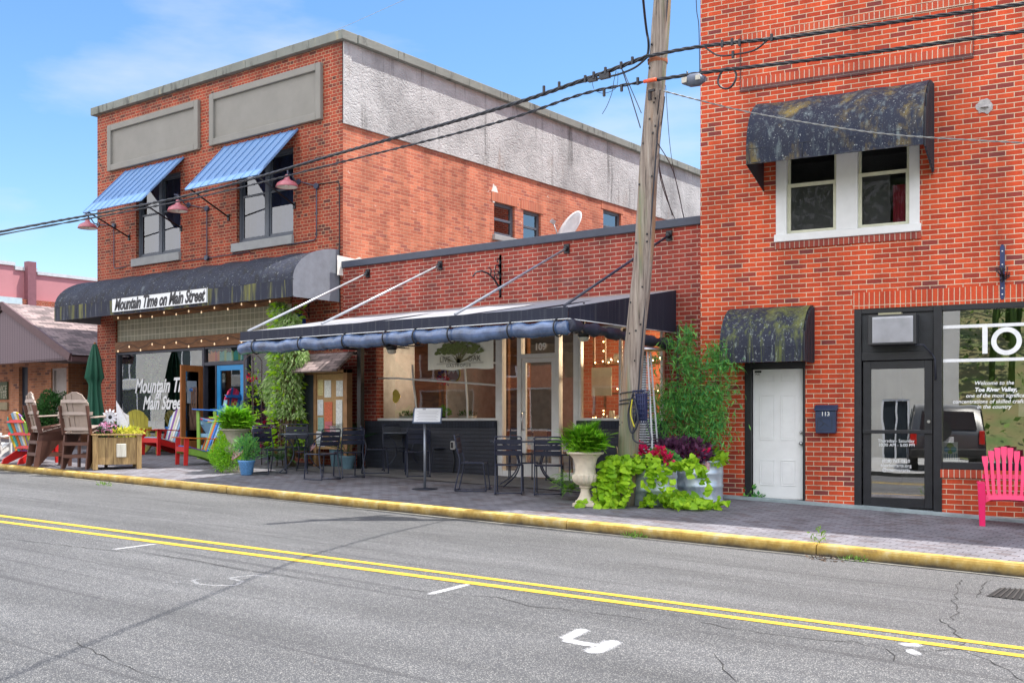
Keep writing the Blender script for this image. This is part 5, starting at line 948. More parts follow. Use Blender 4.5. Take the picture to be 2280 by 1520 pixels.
# banner
p0, p1 = A(953, 757, -1.9), A(1098, 757, -1.9); zt_, zb_ = p0[1], A(1020, 822, -1.9)[1]
print('banner', p0, p1, zb_)
bn = thing('hanging_banner', 'white cloth banner with a spreading oak tree hanging from the awning', 'banner', FM.w((p0[0]+p1[0])/2, -1.9, zt_)); wd = p1[0]-p0[0]; ht = zt_-zb_
mb = MB(); n_ = 24; vs = [(-wd/2+wd*i/n_, .015*sin(i*.9)+.01*sin(i*2.1), 0 if j == 0 else -ht+.01*sin(i*.5)) for i in range(n_+1) for j in (0, 1)]
mb.add(vs, [(i*2, i*2+1, i*2+3, i*2+2) for i in range(n_)], True); mb.build('cloth', mat('banner_cloth', (.66, .66, .60), .9, var=.04), bn)
mb = MB(); r_ = random.Random(5); tm = mat('banner_olive', (.11, .14, .045), .9, var=.5, sc=40); tm2 = mat('banner_bark', (.16, .15, .09), .9, var=.3, sc=30)
Y = -.031
for k in range(150):
    a = r_.uniform(0, PI); rr = r_.uniform(.15, 1); cx_ = .0+.36*wd*rr*cos(a)*1.0; cz_ = -.50*ht+ht*.42*rr*sin(a)*.9; 
    if cz_ > -.03: continue
    s = r_.uniform(.02, .05); mb.add([(cx_+s*1.4*cos(t)*r_.uniform(.7, 1.1), Y-.0005*k/30, cz_+s*.7*sin(t)) for t in [j*PI/4 for j in range(8)]], [tuple(range(8))])
mb.build('tree_crown', tm, bn)
mb = MB(); T0 = (0, -.80*ht)
for (x_, z_, w0) in ((-.30, -.50, .03), (-.16, -.38, .035), (0, -.30, .05), (.17, -.36, .035), (.30, -.48, .03), (-.08, -.3, .03), (.09, -.28, .03)):
    mb.add([(-.03, Y-.004, -.80*ht), (.03, Y-.004, -.80*ht), (x_*wd*.5+.008, Y-.004, (z_-.22)*ht+.0), (x_*wd, Y-.004, z_*ht), (x_*wd*.5-.012, Y-.004, (z_-.2)*ht+.02)], [(0, 1, 2, 3, 4)])
mb.build('tree_trunk', tm2, bn)
inkb = mat('banner_ink', (.14, .14, .12), .9)
text_mesh('LIVE', .13, inkb, 'lettering', bn, (-.21*wd, Y-.004, -.76*ht), sx=.95); text_mesh('OAK', .13, inkb, 'lettering', bn, (.24*wd, Y-.004, -.76*ht), sx=.95); text_mesh('GASTROPUB', .075, inkb, 'lettering', bn, (0, Y-.004, -.93*ht), space=1.3)
mb = MB(); mb.box(-.34*wd, -.08*wd, Y-.005, Y-.004, -.79*ht-.004, -.79*ht); mb.box(.09*wd, .38*wd, Y-.005, Y-.004, -.79*ht-.004, -.79*ht); mb.box(-.34*wd, .38*wd, Y-.005, Y-.004, -.83*ht, -.822*ht); mb.build('rule_lines', inkb, bn)
mb = MB(); mb.tube([(-wd/2, 0, 0), (wd/2, 0, 0)], .012, 6); mb.tube([(-wd/2+.02, 0, 0), (-wd/2+.02, 0, .35)], .004, 4); mb.tube([(wd/2-.02, 0, 0), (wd/2-.02, 0, .35)], .004, 4); mb.build('rod', black, bn)

# ================================================================ MAILBOX, AIR CONDITIONER, DISH, VENT CAP, OUTLET
p, q = T(1816, 900, -.02), T(1866, 964, -.02); o = thing('mailbox', 'dark blue wall mailbox numbered 113 beside the white door', 'mailbox', FR.w((p[0]+q[0])/2, 0, q[1]), FR.ang); w_ = (q[0]-p[0])/2; h_ = p[1]-q[1]
bmx = mat('mailbox_blue', (.018, .035, .085), .4, var=.2, bump=.1)
mb = MB(); mb.prism([(-w_*.86, 0), (w_*.86, 0), (w_*.9, h_*.1), (w_*.92, h_*.78), (-w_*.92, h_*.78), (-w_*.9, h_*.1)], -.11, -.003); mb.build('body', bmx, o, bevel=.008)
mb = MB(); mb.prism([(-.13, h_*.78), (-.13, h_*.82), (-.06, h_*.97), (-.003, h_*.99), (-.003, h_*.78)], -w_, w_, 'x'); mb.build('lid', bmx, o, bevel=.006)
text_mesh('113', .085, mat('number_white', (.75, .75, .72)), 'house_number', o, (0, -.112, h_*.60), offset=.001)
mb = MB(); frame_rect(mb, -w_*.72, w_*.6, h_*.12, h_*.52, .006, -.114, -.110); mb.beam((-w_*.5, -.112, h_*.46), (w_*.4, -.112, h_*.2), .006, .006, up=(0, 1, 0)); mb.beam((-w_*.5, -.112, h_*.2), (-w_*.1, -.112, h_*.34), .006, .006, up=(0, 1, 0)); mb.build('embossed_line', blackm, o)
x0_, z1_ = T(1933, 702, -.25); x1_, z0_ = T(2040, 765, -.25); 
o = thing('air_conditioner', 'grey window air conditioner set above the black gallery door', 'air conditioner', FR.w((x0_+x1_)/2, 0, z0_), FR.ang); w_ = (x1_-x0_)/2; h_ = z1_-z0_
mb = MB(); mb.box(-w_, w_, -.26, .1, 0, h_); mb.build('casing', mat('ac_casing_black', (.03, .032, .036), .45, bump=.1), o, bevel=.008)
mb = MB()
for k in range(26): z = .05+(h_-.1)*k/26; mb.box(-w_+.07, w_-.05, -.282, -.262, z, z+(h_-.1)/26*.62)
mb.box(-w_+.06, w_-.04, -.27, -.261, .03, h_-.03); mb.build('grille', mat('ac_grille_grey', (.45, .46, .50), .5), o)
mb = MB(); mb.box(-w_*.6, w_*.35, -.2, -.05, h_+.001, h_+.03); mb.build('foam_strip', mat('cream_foam', (.4, .38, .25), .8), o)
mb = MB(); xa, za = T(2085, 800, -.03); c0 = FR.w((x0_+x1_)/2, 0, z0_); rel = xa-(x0_+x1_)/2, za-z0_; mb.tube([(w_*.9, -.2, -.01), (w_*1.25, -.15, -.01), (w_*1.5, -.06, -.12), (rel[0]-.06, -.03, rel[1]+.08), (rel[0]-.02, -.03, rel[1]+.01), (rel[0]-.01, -.03, rel[1]-.28)], .012, 6); mb.build('power_cord', blackm, o)
dp = onY(1275, 515, 8.0); o = thing('satellite_dish', 'pale satellite dish standing on the low restaurant roof', 'satellite dish', (dp.x, 8.0, 4.15)); Mr = Matrix.Rotation(R(-25), 3, 'Z')@Matrix.Rotation(R(62), 3, 'X')
mb = MB(); rD = .42; mb.lathe([(.001, 0), (.14, .012), (.28, .045), (rD, .10), (rD, .112), (.28, .058), (.14, .026), (.001, .014)], 32); hz_ = dp.z-4.15+.02; mb.v = [Mr@v+Vector((0, 0, hz_)) for v in mb.v]; mb.build('dish', mat('dish_grey', (.50, .50, .52), .5), o, fix=True)
mb = MB(); mb.tube([(0, .05, 0), (0, .05, hz_)], .025, 8); mb.tube([(.0, .05, .01), (.3, .4, .01)], .02, 6); mb.build('mast', silver, o); mb = MB(); e_ = Mr@Vector((0, -.1, .5))+Vector((0, 0, hz_)); mb.tube([Mr@Vector((0, -rD, .1))+Vector((0, 0, hz_)), e_], .012, 6); mb.cbox(e_, (.07, .07, .1), Mr); mb.build('receiver_arm', silver, o)
p = T(2192, 237); o = thing('wall_patch', 'pale round mortar patch high on the bright red brick', 'patch', FR.w(p[0], 0, p[1]), FR.ang); mb = MB(); r_ = random.Random(9)
mb.prism([(.13*cos(a)*r_.uniform(.65, 1.05), .12*sin(a)*r_.uniform(.65, 1.05)) for a in [i*PI/10 for i in range(20)]], -.012, 0); mb.lathe([(.001, .0), (.035, -.005), (.06, -.02)], 12, (0, 0, 0)); mb.build('mortar', mat('grey_mortar', (.42, .40, .40), .9, var=.2, sc=20, bump=.8), o)
p = A(1009, 991, -.05); o = thing('outdoor_outlet', 'white covered power outlet on the navy painted base wall', 'outlet', FM.w(p[0], -.03, p[1])); mb = MB(); mb.box(-.055, .055, -.05, 0, -.08, .08); mb.build('cover', mat('outlet_grey', (.5, .5, .5), .5), o, bevel=.02); mb = MB(); mb.box(-.03, .03, -.054, -.0505, -.05, .06); mb.build('socket', black, o); mb = MB(); mb.tube([(0, -.02, -.08), (.03, -.02, -.3), (-.02, -.02, -.6), (-.03, -.02, p[1]*0-.62)], .012, 5); mb.build('power_cord', black, o)

# ================================================================ UTILITY POLE AND WIRES
PB_ = Vector((-2.05, 1.87, gz(-2.05, 1.87))); tp = onY(1475, 2, 1.87); dirp = (tp-PB_).normalized(); TOP = PB_+dirp*12.1
mb = MB(); nseg = 40; pts = []; rs = []
for i in range(nseg+1):
    t = i/nseg; pts.append(PB_+(TOP-PB_)*t-Vector((0, 0, .1 if i == 0 else 0))+Vector((.012*sin(i*.7), .012*cos(i*.5), 0))); rs.append(.148-.045*t+.003*sin(i*2.1))
mb.tube(pts, .15, 24, rs=rs)
m_, nt, b = nodes('weathered_pole'); b.inputs['Roughness'].default_value = .85
t = N(nt, 'ShaderNodeTexCoord'); mp_ = N(nt, 'ShaderNodeMapping'); mp_.inputs['Scale'].default_value = (26, 26, 1.1); nt.links.new(t.outputs['Object'], mp_.inputs[0]); n = N(nt, 'ShaderNodeTexNoise', Scale=1.0, Detail=9.0, Roughness=.7); nt.links.new(mp_.outputs[0], n.inputs['Vector'])
r = N(nt, 'ShaderNodeValToRGB'); e = r.color_ramp.elements; e[0].position = .33; e[0].color = (.06, .05, .045, 1); e[1].position = .66; e[1].color = (.42, .36, .31, 1); q_ = e.new(.45); q_.color = (.24, .19, .16, 1); nt.links.new(n.outputs['Fac'], r.inputs[0])
n2 = N(nt, 'ShaderNodeTexNoise', Scale=1.0, Detail=5.0); mp2 = N(nt, 'ShaderNodeMapping'); mp2.inputs['Scale'].default_value = (5, 5, .45); nt.links.new(t.outputs['Object'], mp2.inputs[0]); nt.links.new(mp2.outputs[0], n2.inputs['Vector'])
mr_ = N(nt, 'ShaderNodeMapRange'); mr_.inputs['From Min'].default_value = .52; mr_.inputs['From Max'].default_value = .64; mr_.inputs['To Max'].default_value = .8; nt.links.new(n2.outputs['Fac'], mr_.inputs[0]); mx2 = N(nt, 'ShaderNodeMix', data_type='RGBA'); mx2.inputs[7].default_value = (.17, .20, .11, 1); nt.links.new(mr_.outputs[0], mx2.inputs[0]); nt.links.new(r.outputs[0], mx2.inputs[6])
n3 = N(nt, 'ShaderNodeTexNoise', Scale=1.0, Detail=5.0); mp4 = N(nt, 'ShaderNodeMapping'); mp4.inputs['Scale'].default_value = (7, 7, .5); mp4.inputs['Location'].default_value = (4, 9, 1); nt.links.new(t.outputs['Object'], mp4.inputs[0]); nt.links.new(mp4.outputs[0], n3.inputs['Vector']); mr5 = N(nt, 'ShaderNodeMapRange'); mr5.inputs['From Min'].default_value = .54; mr5.inputs['From Max'].default_value = .66; mr5.inputs['To Max'].default_value = .7; nt.links.new(n3.outputs['Fac'], mr5.inputs[0]); mx3 = N(nt, 'ShaderNodeMix', data_type='RGBA'); mx3.inputs[7].default_value = (.42, .21, .09, 1); nt.links.new(mr5.outputs[0], mx3.inputs[0]); nt.links.new(mx2.outputs[2], mx3.inputs[6]); nt.links.new(mx3.outputs[2], b.inputs['Base Color'])
bp = N(nt, 'ShaderNodeBump', Strength=.9, Distance=.02); nt.links.new(n.outputs['Fac'], bp.inputs['Height']); nt.links.new(bp.outputs[0], b.inputs['Normal'])
po = thing('utility_pole', 'leaning weathered wooden utility pole rising between the planters', 'utility pole', PB_); mb.build('pole_shaft', m_, po, world=True)
def atz(z): t = (z-PB_.z)/dirp.z; return PB_+dirp*t
orng = mat('orange_band', (.75, .10, .03), .5); 
za, zb2 = onY(1468, 126, 1.7).z, onY(1460, 181, 1.7).z
mb = MB(); c_ = atz(za); mb.lathe([(.137, -.03), (.14, 0), (.137, .03)], 20, c_); mb.build('rusty_band', mat('rust', (.32, .11, .05), .8), po, world=True)
mb = MB(); c_ = atz(8.6)+Vector((-.34, -.1, 0)); mb.lathe([(.001, -.42), (.24, -.42), (.26, -.38), (.26, .38), (.22, .44), (.001, .46)], 24, c_); mb.tube([c_+Vector((.1, 0, .4)), c_+Vector((.1, 0, .62))], .04, 8); mb.build('transformer', mat('transformer_grey', (.3, .32, .33), .5), po, world=True)
mb = MB(); c_ = atz(11.4); mb.beam(c_+Vector((-.1, -1.1, 0)), c_+Vector((-.1, 1.1, 0)), .1, .12); mb.build('cross_arm', bpy.data.materials['weathered_pole'], po, world=True)
mb = MB()
for (px, py, dz_) in ((1447, 212, .05), ): 
    c_ = onY(px, py, 1.68); mb.cbox(c_, (.04, .04, .14)); mb.cbox(c_+Vector((.04, -.02, .05)), (.10, .03, .03))
for k in range(26):
    z_ = random.uniform(1.2, 6.8); a = random.uniform(-2.6, -.6); c_ = atz(z_)+Vector((.14*cos(a), .14*sin(a), 0)); (lambda q: (q.cbox(c_, (.018, .018, .025)), q.build('bolt', black, po, world=True)))(MB())
mb.build('hook', black, po, world=True)
# ground conductor running down the shaft
mb = MB(); mb.tube([atz(z_)+Vector((.135-.004*z_, -.045, 0)) for z_ in [.3+i*.5 for i in range(22)]], .012, 6); mb.build('ground_wire', blackm, po, world=True)
def catmull(P, n=8):
    P = [Vector(p) for p in P]; Q = []
    for k in range(len(P)-1):
        p0, p1, p2, p3 = P[max(k-1, 0)], P[k], P[k+1], P[min(k+2, len(P)-1)]
        for i in range(n): t = i/n; Q.append(.5*((2*p1)+(-p0+p2)*t+(2*p0-5*p1+4*p2-p3)*t*t+(-p0+3*p1-3*p2+p3)*t**3))
    Q.append(P[-1]); return Q
wirem = mat('cable_black', (.02, .022, .03), .45); wgrey = mat('cable_grey', (.25, .26, .26), .5)
def bundle(mb, P, r, tw=.35, n=3, k=24, rr=None):
    Q = catmull(P, k); L = 0; 
    for s in range(n):
        pts = []; L = 0
        for i, q in enumerate(Q):
            if i: L += (q-Q[i-1]).length
            a = L/tw*2*PI+s*2*PI/n; pts.append(q+Vector((0, cos(a), sin(a)))*r*1.05)
        mb.tube(pts, r, 5, cap=False)
yw = 1.68
def W(px, py, y=yw): return onY(px, py, y)
lU = [W(1441, 126), W(1300, 178), W(1100, 245), W(765, 339), W(410, 437), W(0, 516), onY(0, 516, yw)+(onY(0, 516, yw)-W(410, 437))*2.0]
o = thing('power_cable', 'thick black twisted cable leaving the pole to the left, upper of two', 'cable', lU[0]); mb = MB(); bundle(mb, lU, .016, .5, 3); mb.build('cable', wirem, o, world=True)
lL = [W(1436, 182), W(1300, 209), W(1100, 275), W(765, 360), W(410, 446), W(0, 523), onY(0, 523, yw)+(onY(0, 523, yw)-W(410, 446))*2.0]
o = thing('power_cable', 'black twisted cable leaving the pole to the left, lower of two', 'cable', lL[0]); mb = MB(); bundle(mb, lL, .012, .4, 2); mb.build('cable', wirem, o, world=True)
rU = [W(1441, 126), W(1560, 104), W(1760, 82), W(2000, 48), W(2278, 9), W(2278, 9)+(W(2278, 9)-W(2000, 48))*1.5]
o = thing('power_cable', 'black twisted cable crossing the bright red wall, upper of two', 'cable', rU[0]); mb = MB(); bundle(mb, rU, .013, .45, 3); mb.tube(catmull([W(1570, 106), W(1600, 124), W(1640, 121), W(1680, 112), W(1710, 89)], 8), .012, 6)
for px, py in ((1608, 98), (1630, 94), (1647, 95), (1718, 84), (1632, 122)): mb.cbox(W(px, py, yw-.03), (.03, .03, .09))
mb.build('cable', wirem, o, world=True)
rL = [W(1436, 182), W(1560, 163), W(1640, 153), W(1900, 122), W(2278, 70), W(2278, 70)+(W(2278, 70)-W(1900, 122))*1.2]
o = thing('power_cable', 'black twisted cable crossing the bright red wall, lower of two', 'cable', rL[0]); mb = MB(); bundle(mb, rL, .013, .45, 3); mb.build('cable', wirem, o, world=True)
o = thing('guard_sleeve', 'short orange guard sleeve on the cable where it passes the pole', 'cable guard', W(1447, 180, 1.62)); mb = MB(); mb.tube([W(1434, 182, 1.64), W(1461, 177, 1.64)], .026, 8); mb.build('sleeve', orng, o, world=True)
c_ = W(1545, 179); o = thing('splice_box', 'grey cable splice enclosure hanging between the pole and the bright red wall', 'junction box', c_); mb = MB(); u_ = (W(1566, 176)-W(1522, 182)).normalized(); mb.tube([c_-u_*.17, c_-u_*.11, c_-u_*.05, c_+u_*.08, c_+u_*.12, c_+u_*.17], .06, 10, rs=[.035, .06, .085, .085, .06, .035]); mb.build('case', mat('splice_grey', (.10, .12, .17), .5), o, world=True)
mb = MB(); mb.cbox(c_+Vector((-.1, -.085, 0)), (.07, .02, .07)); mb.build('label_plate', mat('plate_cream', (.5, .48, .42)), o, world=True); mb = MB(); mb.cbox(c_+Vector((.1, -.085, 0)), (.06, .02, .06)); mb.build('label_plate', mat('plate_cream', (.5, .48, .42)), o, world=True); mb = MB(); mb.tube([c_+Vector((-.1, 0, .06)), c_+Vector((-.1, 0, .14))], .012, 5); mb.tube([c_+Vector((.1, 0, .06)), c_+Vector((.1, 0, .14))], .012, 5); mb.build('clamp', black, o, world=True)
c_ = W(1619, 175); o = thing('cable_coil', 'round black coil of spare cable hanging in front of the bright red wall', 'cable coil', c_); mb = MB(); mb.tube([c_+Vector((.13*cos(a), .01*sin(3*a), .13*sin(a))) for a in [i*PI/12 for i in range(49)]], .014, 6); mb.build('coil', wirem, o, world=True)
# lashing clamps and slack near the pole
o = thing('cable_slack', 'untidy cluster of clamps and drooping thin wires left of the pole', 'wires', W(1380, 160)); mb = MB()
for px, py in ((1408, 135), (1383, 146), (1348, 158), (1322, 168), (1303, 176), (1245, 190), (1211, 199), (1384, 196), (1345, 207), (1420, 181)): mb.cbox(W(px, py, yw-.02), (.03, .03, .10))
mb.tube(catmull([W(1441, 128), W(1415, 150), W(1380, 165), W(1350, 172), W(1310, 180), W(1268, 190)], 6), .014, 6); mb.cbox(W(1347, 170), (.16, .06, .07)); mb.cbox(W(1320, 178), (.14, .05, .05))
mb.tube(catmull([W(1372, 158), W(1367, 180), W(1363, 205), W(1352, 235), W(1341, 254)], 6), .005, 4); mb.tube(catmull([W(1318, 180), W(1324, 200), W(1345, 208), W(1372, 195), W(1376, 160)], 6), .004, 4); mb.tube(catmull([W(1385, 155), W(1400, 200), W(1426, 285)], 6), .008, 4); mb.tube(catmull([W(1388, 158), W(1408, 205), W(1428, 252)], 6), .006, 4)
mb.build('wires', wirem, o, world=True)
o = thing('drop_wire', 'pale thin drop wire sagging from the pole across the bright red wall', 'cable', W(1477, 203)); mb = MB(); e_ = T(2330, 317, -.3); P3 = FR.w(e_[0], -.3, e_[1]); P0 = W(1477, 203); mid = [P0.lerp(P3, t) for t in (0, .33, .66, 1)]
fw_ = lambda px, py, y: (lambda e: FR.w(e[0], y, e[1]))(T(px, py, y)); pt = [P0, fw_(1640, 244, -1.25), fw_(1800, 274, -1.2), fw_(1950, 296, -1.2), fw_(2080, 307, -1.15), fw_(2278, 318, -1.0), fw_(2420, 322, -.8)]; bundle(mb, pt, .0065, .25, 2); mb.build('cable', wgrey, o, world=True)
o = thing('street_crossing_wire', 'black wire coming down to the pole from over the street', 'cable', atz(6.4)); mb = MB(); mb.tube(catmull([atz(6.4)+Vector((-.1, -.12, 0)), W(1444, 95), W(1434, 20, 1.2), Vector((.5, -2.3, 7.6)), Vector((6.5, -13.5, 8.2)), Vector((12, -24, 9))], 10), .017, 6); mb.build('cable', wirem, o, world=True)
o = thing('service_riser_wires', 'three thin wires falling from the pole to the restaurant parapet', 'cable', atz(5.6)); mb = MB(); endp = onY(1500, 492, 4.3)
mb.tube(catmull([W(1470, 200), W(1462, 340, 2.2), onY(1497, 480, 4.3)], 8), .008, 4); mb.tube(catmull([W(1480, 215), onY(1468, 380, 2.5), onY(1503, 489, 4.3)], 8), .007, 4); mb.tube(catmull([W(1482, 190), onY(1495, 350, 2.4), onY(1525, 492, 4.3)], 8), .004, 4); mb.tube(catmull([W(1465, 320), W(1500, 385, 3), onY(1524, 492, 4.3)], 8), .007, 4); mb.build('cable', wirem, o, world=True)
o = thing('hanging_drop_cable', 'thin cable dropping beside the top left edge of the bright red building', 'cable', onY(1552, 2, 3.6)); mb = MB(); mb.tube(catmull([onY(1549, -60, 3.6), onY(1551, 20, 3.6), onY(1556, 60, 3.6), onY(1558, 160, 3.6)], 8), .007, 5); mb.build('cable', wirem, o, world=True)
o = thing('distant_wire', 'hair thin wire crossing the sky above the two storey roof', 'cable', onY(785, 52, 12)); mb = MB(); mb.tube([onY(500, 170, 30), onY(785, 52, 30), onY(1100, -90, 30)], .012, 4); mb.build('cable', wgrey, o, world=True)
# black downpipe at the end of the restaurant
px0 = A(1508, 700, -.05)[0]; o = thing('downpipe', 'thin black pipe on the maroon brick beside the bright red building', 'pipe', FM.w(px0, -.05, .3)); mb = MB(); mb.tube([(px0, -.04, .2), (px0, -.04, 2.9)], .018, 8); bld(mb, 'pipe', black, o, FM)
# equipment box strapped on the pole
c_ = W(1428, 905, 1.68); o = thing('cable_cage', 'navy wire cage with coiled hoses strapped to the pole', 'utility box', c_); mb = MB()
for i in range(6):
    x = -.09+.036*i; mb.tube([(x, -.06, -.22), (x, -.06, .22)], .006, 4); mb.tube([(x, .06, -.22), (x, .06, .22)], .006, 4)
for i in range(8):
    z = -.22+.44*i/7; mb.tube([(-.1, -.06, z), (.1, -.06, z), (.1, .06, z), (-.1, .06, z), (-.1, -.06, z)], .006, 4)
mb.box(-.07, .07, -.04, .05, -.2, .18); mb.build('cage', mat('cage_navy', (.02, .03, .10), .4), o)
mb = MB(); mb.tube(catmull([(-.08, -.08, .2), (-.16, -.08, -.1), (-.10, -.09, -.36), (.0, -.09, -.2), (-.06, -.08, .1)], 8), .014, 6); mb.tube(catmull([(-.05, -.07, -.1), (-.08, -.09, -.42), (.05, -.09, -.5), (.2, -.09, -.46), (.12, -.06, -.2)], 8), .012, 6); mb.build('hose', blackm, o)
mb = MB(); mb.tube(catmull([(-.09, -.09, .1), (-.11, -.1, -.1), (-.05, -.1, -.28)], 8), .010, 6); mb.build('yellow_cord', mat('cord_yellow', (.5, .45, .03), .5), o)
mb = MB()
for z, z2 in ((.24, .2), (.13, .1), (-.02, .05)): 
    c0 = atz(c_.z+z2)-c_; mb.tube([c0+Vector((.165*cos(a), .165*sin(a), .06*sin(a*.5+1)*0+ .02*cos(a))) for a in [i*PI/10 for i in range(21)]], .008, 5); mb.tube([c0+Vector((.16, -.03, 0)), (0, 0, z)], .010, 5)
mb.build('strap', blackm, o)
# string lights with bulbs under the left awning
o = thing('string_lights', 'string of small bulbs looped below the navy awning along the timber beam', 'string lights', FM.w(A(257, 706)[0], -.1, A(257, 706)[1])); bulbs = []; mb = MB(); 
za = A(262, 705, -.1)[1]; xa = A(262, 705, -.1)[0]; xb = A(600, 680, -.1)[0]; P = []
for i in range(13):
    x = xa+(xb-xa)*i/12; z = za+.03-.05*(i % 2)+random.uniform(-.02, .02); P.append((x, -.09, z)); bulbs.append((x, -.09, z-.05))
mb.tube(catmull(P, 4), .006, 4)
zc = A(262, 772, -.1)[1]; P = []
for i in range(13):
    x = xa+(xb-xa)*i/12; z = zc+.10*(i % 2)-.05+random.uniform(-.02, .03); P.append((x, -.09, z)); bulbs.append((x, -.09, z-.05))
mb.tube(catmull(P, 4), .006, 4); bld(mb, 'wire', black, o, FM)
gb = glow('warm_bulb', (1, .72, .45), .3)
mb = MB()
for b_ in bulbs: mb.lathe([(.001, -.03), (.014, -.018), (.016, 0), (.009, .025), (.001, .03)], 8, b_)
bld(mb, 'bulbs', gb, o, FM)['kind'] = 'stuff'
# fairy lights and shelves with plants inside the right restaurant window
o = thing('lit_display_shelf', 'shelf unit strung with warm fairy lights inside the right restaurant window', 'shelf', FM.w(xs[1293]+.9, .6, kt)); mb = MB(); xa, xb = xs[1293]+.08, xs[1480]-.05
for z in (kt-.05, kt+.45, kt+.95): mb.box(xa, xb, .35, .75, z, z+.03)
for x in (xa, xa+.22, (xa+xb)/2+.1, xb-.04): mb.box(x, x+.035, .35, .385, kt-.1, hz1)
bld(mb, 'shelf_frame', timber, o, FM)
mb = MB(); r_ = random.Random(2)
for i in range(52):
    t = i/52; k = i % 4
    if k == 0: x, z = r_.uniform(xa, xb), kt+.50
    elif k == 1: x, z = r_.uniform(xa, xb), kt+1.0
    elif k == 2: x, z = r_.choice((xa+.25, (xa+xb)/2+.13)), r_.uniform(kt, hz1)
    else: x, z = r_.uniform(xa, xb), kt+.02
    mb.ball((x, .30, z+r_.uniform(-.02, .04)), .011, 6, 4)
bld(mb, 'fairy_lights', glow('fairy_bulb', (1, .6, .25), 9), o, FM)['kind'] = 'stuff'
pots = mat('shelf_ceramic', (.5, .48, .42), .4, isl=.5)
for i in range(17):
    x = xa+.15+(xb-xa-.2)*((i*.37) % 1); z = (kt-.02, kt+.48, kt+.98)[i % 3]; mb = MB(); h_ = r_.uniform(.08, .2); mb.lathe([(.001, 0), (.04, 0), (.055, h_*.5), (.045, h_), (.03, h_)], 12, (x, .5, z)); bld(mb, 'jar', pots, o, FM)
mb = MB(); mb.box(xa+.02, xa+.42, .28, .30, kt+.42, kt+.9); bld(mb, 'sign_card', mat('paper2', (.6, .55, .42)), o, FM)
# ================================================================ CAFE CHAIRS AND TABLES
def head(cx, cz):    # heading given as (to the right, away) seen from the street -> z rotation of a thing whose front is local +y
    d = RT*cx+FW*cz; return math.atan2(d.y, d.x)-PI/2
metal = mat('cafe_metal', (.018, .024, .052), .30, var=.2); slatm = mat('cafe_slat', (.016, .020, .042), .36, var=.25)
def cafe_chair(label, loc, rz):
    o = thing('cafe_chair', label, 'chair', loc, rz, 'black metal cafe chairs on the pavement')
    for s in (-1, 1):
        mb = MB(); x = .20*s; mb.tube(catmull([(x, -.27, .85), (x, -.235, .66), (x, -.185, .46), (x, -.225, .22), (x, -.265, .03), (x, -.22, .012), (x, .18, .012), (x, .225, .03), (x, .205, .22), (x, .185, .42), (x, .15, .445), (x, -.17, .445)], 3), .011, 7); mb.build('side_frame', metal, o)
    mb = MB(); mb.tube(catmull([(-.20, -.27, .84), (-.19, -.275, .868), (-.15, -.277, .875), (.15, -.277, .875), (.19, -.275, .868), (.20, -.27, .84)], 3), .011, 7); mb.build('cross_bar', metal, o)
    for (yy, zz) in ((-.265, .02), (-.18, .44), (.17, .435)): mb = MB(); mb.tube([(-.2, yy, zz), (.2, yy, zz)], .010, 6); mb.build('cross_bar', metal, o)
    for k in range(3):
        z = .59+.085*k; y = -.225-.015*k; mb = MB()
        mb.add([(-.195+.39*i/8, y-.022*sin(PI*i/8)+dy, z+dz) for i in range(9) for (dy, dz) in ((0, 0), (-.012, .074), (.007, .074), (.007, 0))], [(i*4+j, i*4+(j+1) % 4, i*4+4+(j+1) % 4, i*4+4+j) for i in range(8) for j in range(4)]+[(0, 1, 2, 3), (35, 34, 33, 32)]); mb.build('back_slat', slatm, o, fix=True)
    for k in range(5):
        y = -.17+.073*k; mb = MB(); mb.add([(-.195+.39*i/6, y+dy, .447-.012*sin(PI*i/6)+dz) for i in range(7) for (dy, dz) in ((0, 0), (.062, 0), (.062, .012), (0, .012))], [(i*4+j, i*4+(j+1) % 4, i*4+4+(j+1) % 4, i*4+4+j) for i in range(6) for j in range(4)]+[(0, 1, 2, 3), (27, 26, 25, 24)]); mb.build('seat_slat', slatm, o, fix=True)
    return o
chairs = [('black cafe chair furthest left, turned to the table beside the blue glazed pot', (602, 1054), (.70, -.62)), ('black cafe chair behind the left cafe table, in front of the low ferns', (660, 1046), (.15, -.95)),
    ('black cafe chair at the left table, back towards the street, sled base nearest the kerb', (716, 1067), (-.68, .62)), ('black cafe chair at the left table in front of the pale blue pot and palm', (776, 1062), (-.45, .85)),
    ('black cafe chair in profile between the left table and the middle table', (838, 1053), (.9, .1)), ('black cafe chair against the navy base wall behind the middle table', (878, 1048), (.15, -.95)),
    ('black cafe chair left of the menu stand, back to the street at the middle table', (930, 1060), (-.15, .95)), ('black cafe chair in profile right behind the menu stand post', (985, 1050), (-.9, -.1)),
    ('black cafe chair in profile at the left end of the long table', (1055, 1092), (.92, -.12)), ('black cafe chair back to the street, centre of the long table', (1134, 1098), (.06, .98)),
    ('black cafe chair with its back to the street, immediately left of the stone urn', (1222, 1100), (.10, .98)), ('black cafe chair behind the long table, in front of the door numbered 109', (1160, 1066), (-.05, -.98)), ('black cafe chair behind the long table, half hidden by the urn fern', (1243, 1068), (-.08, -.98))]
c0 = None
for lb, g, h in chairs:
    p = onG(*g)
    if c0 is None: c0 = cafe_chair(lb, p, head(*h))
    else: dup(c0, p, head(*h), lb)
def onH(px, py, h):
    z = 0
    for i in range(30):
        d = ray(px, py); t = (z-CAMP.z)/d.z; p = CAMP+d*t; z = .5*z+.5*(gz(p.x, p.y)+h)
    return p
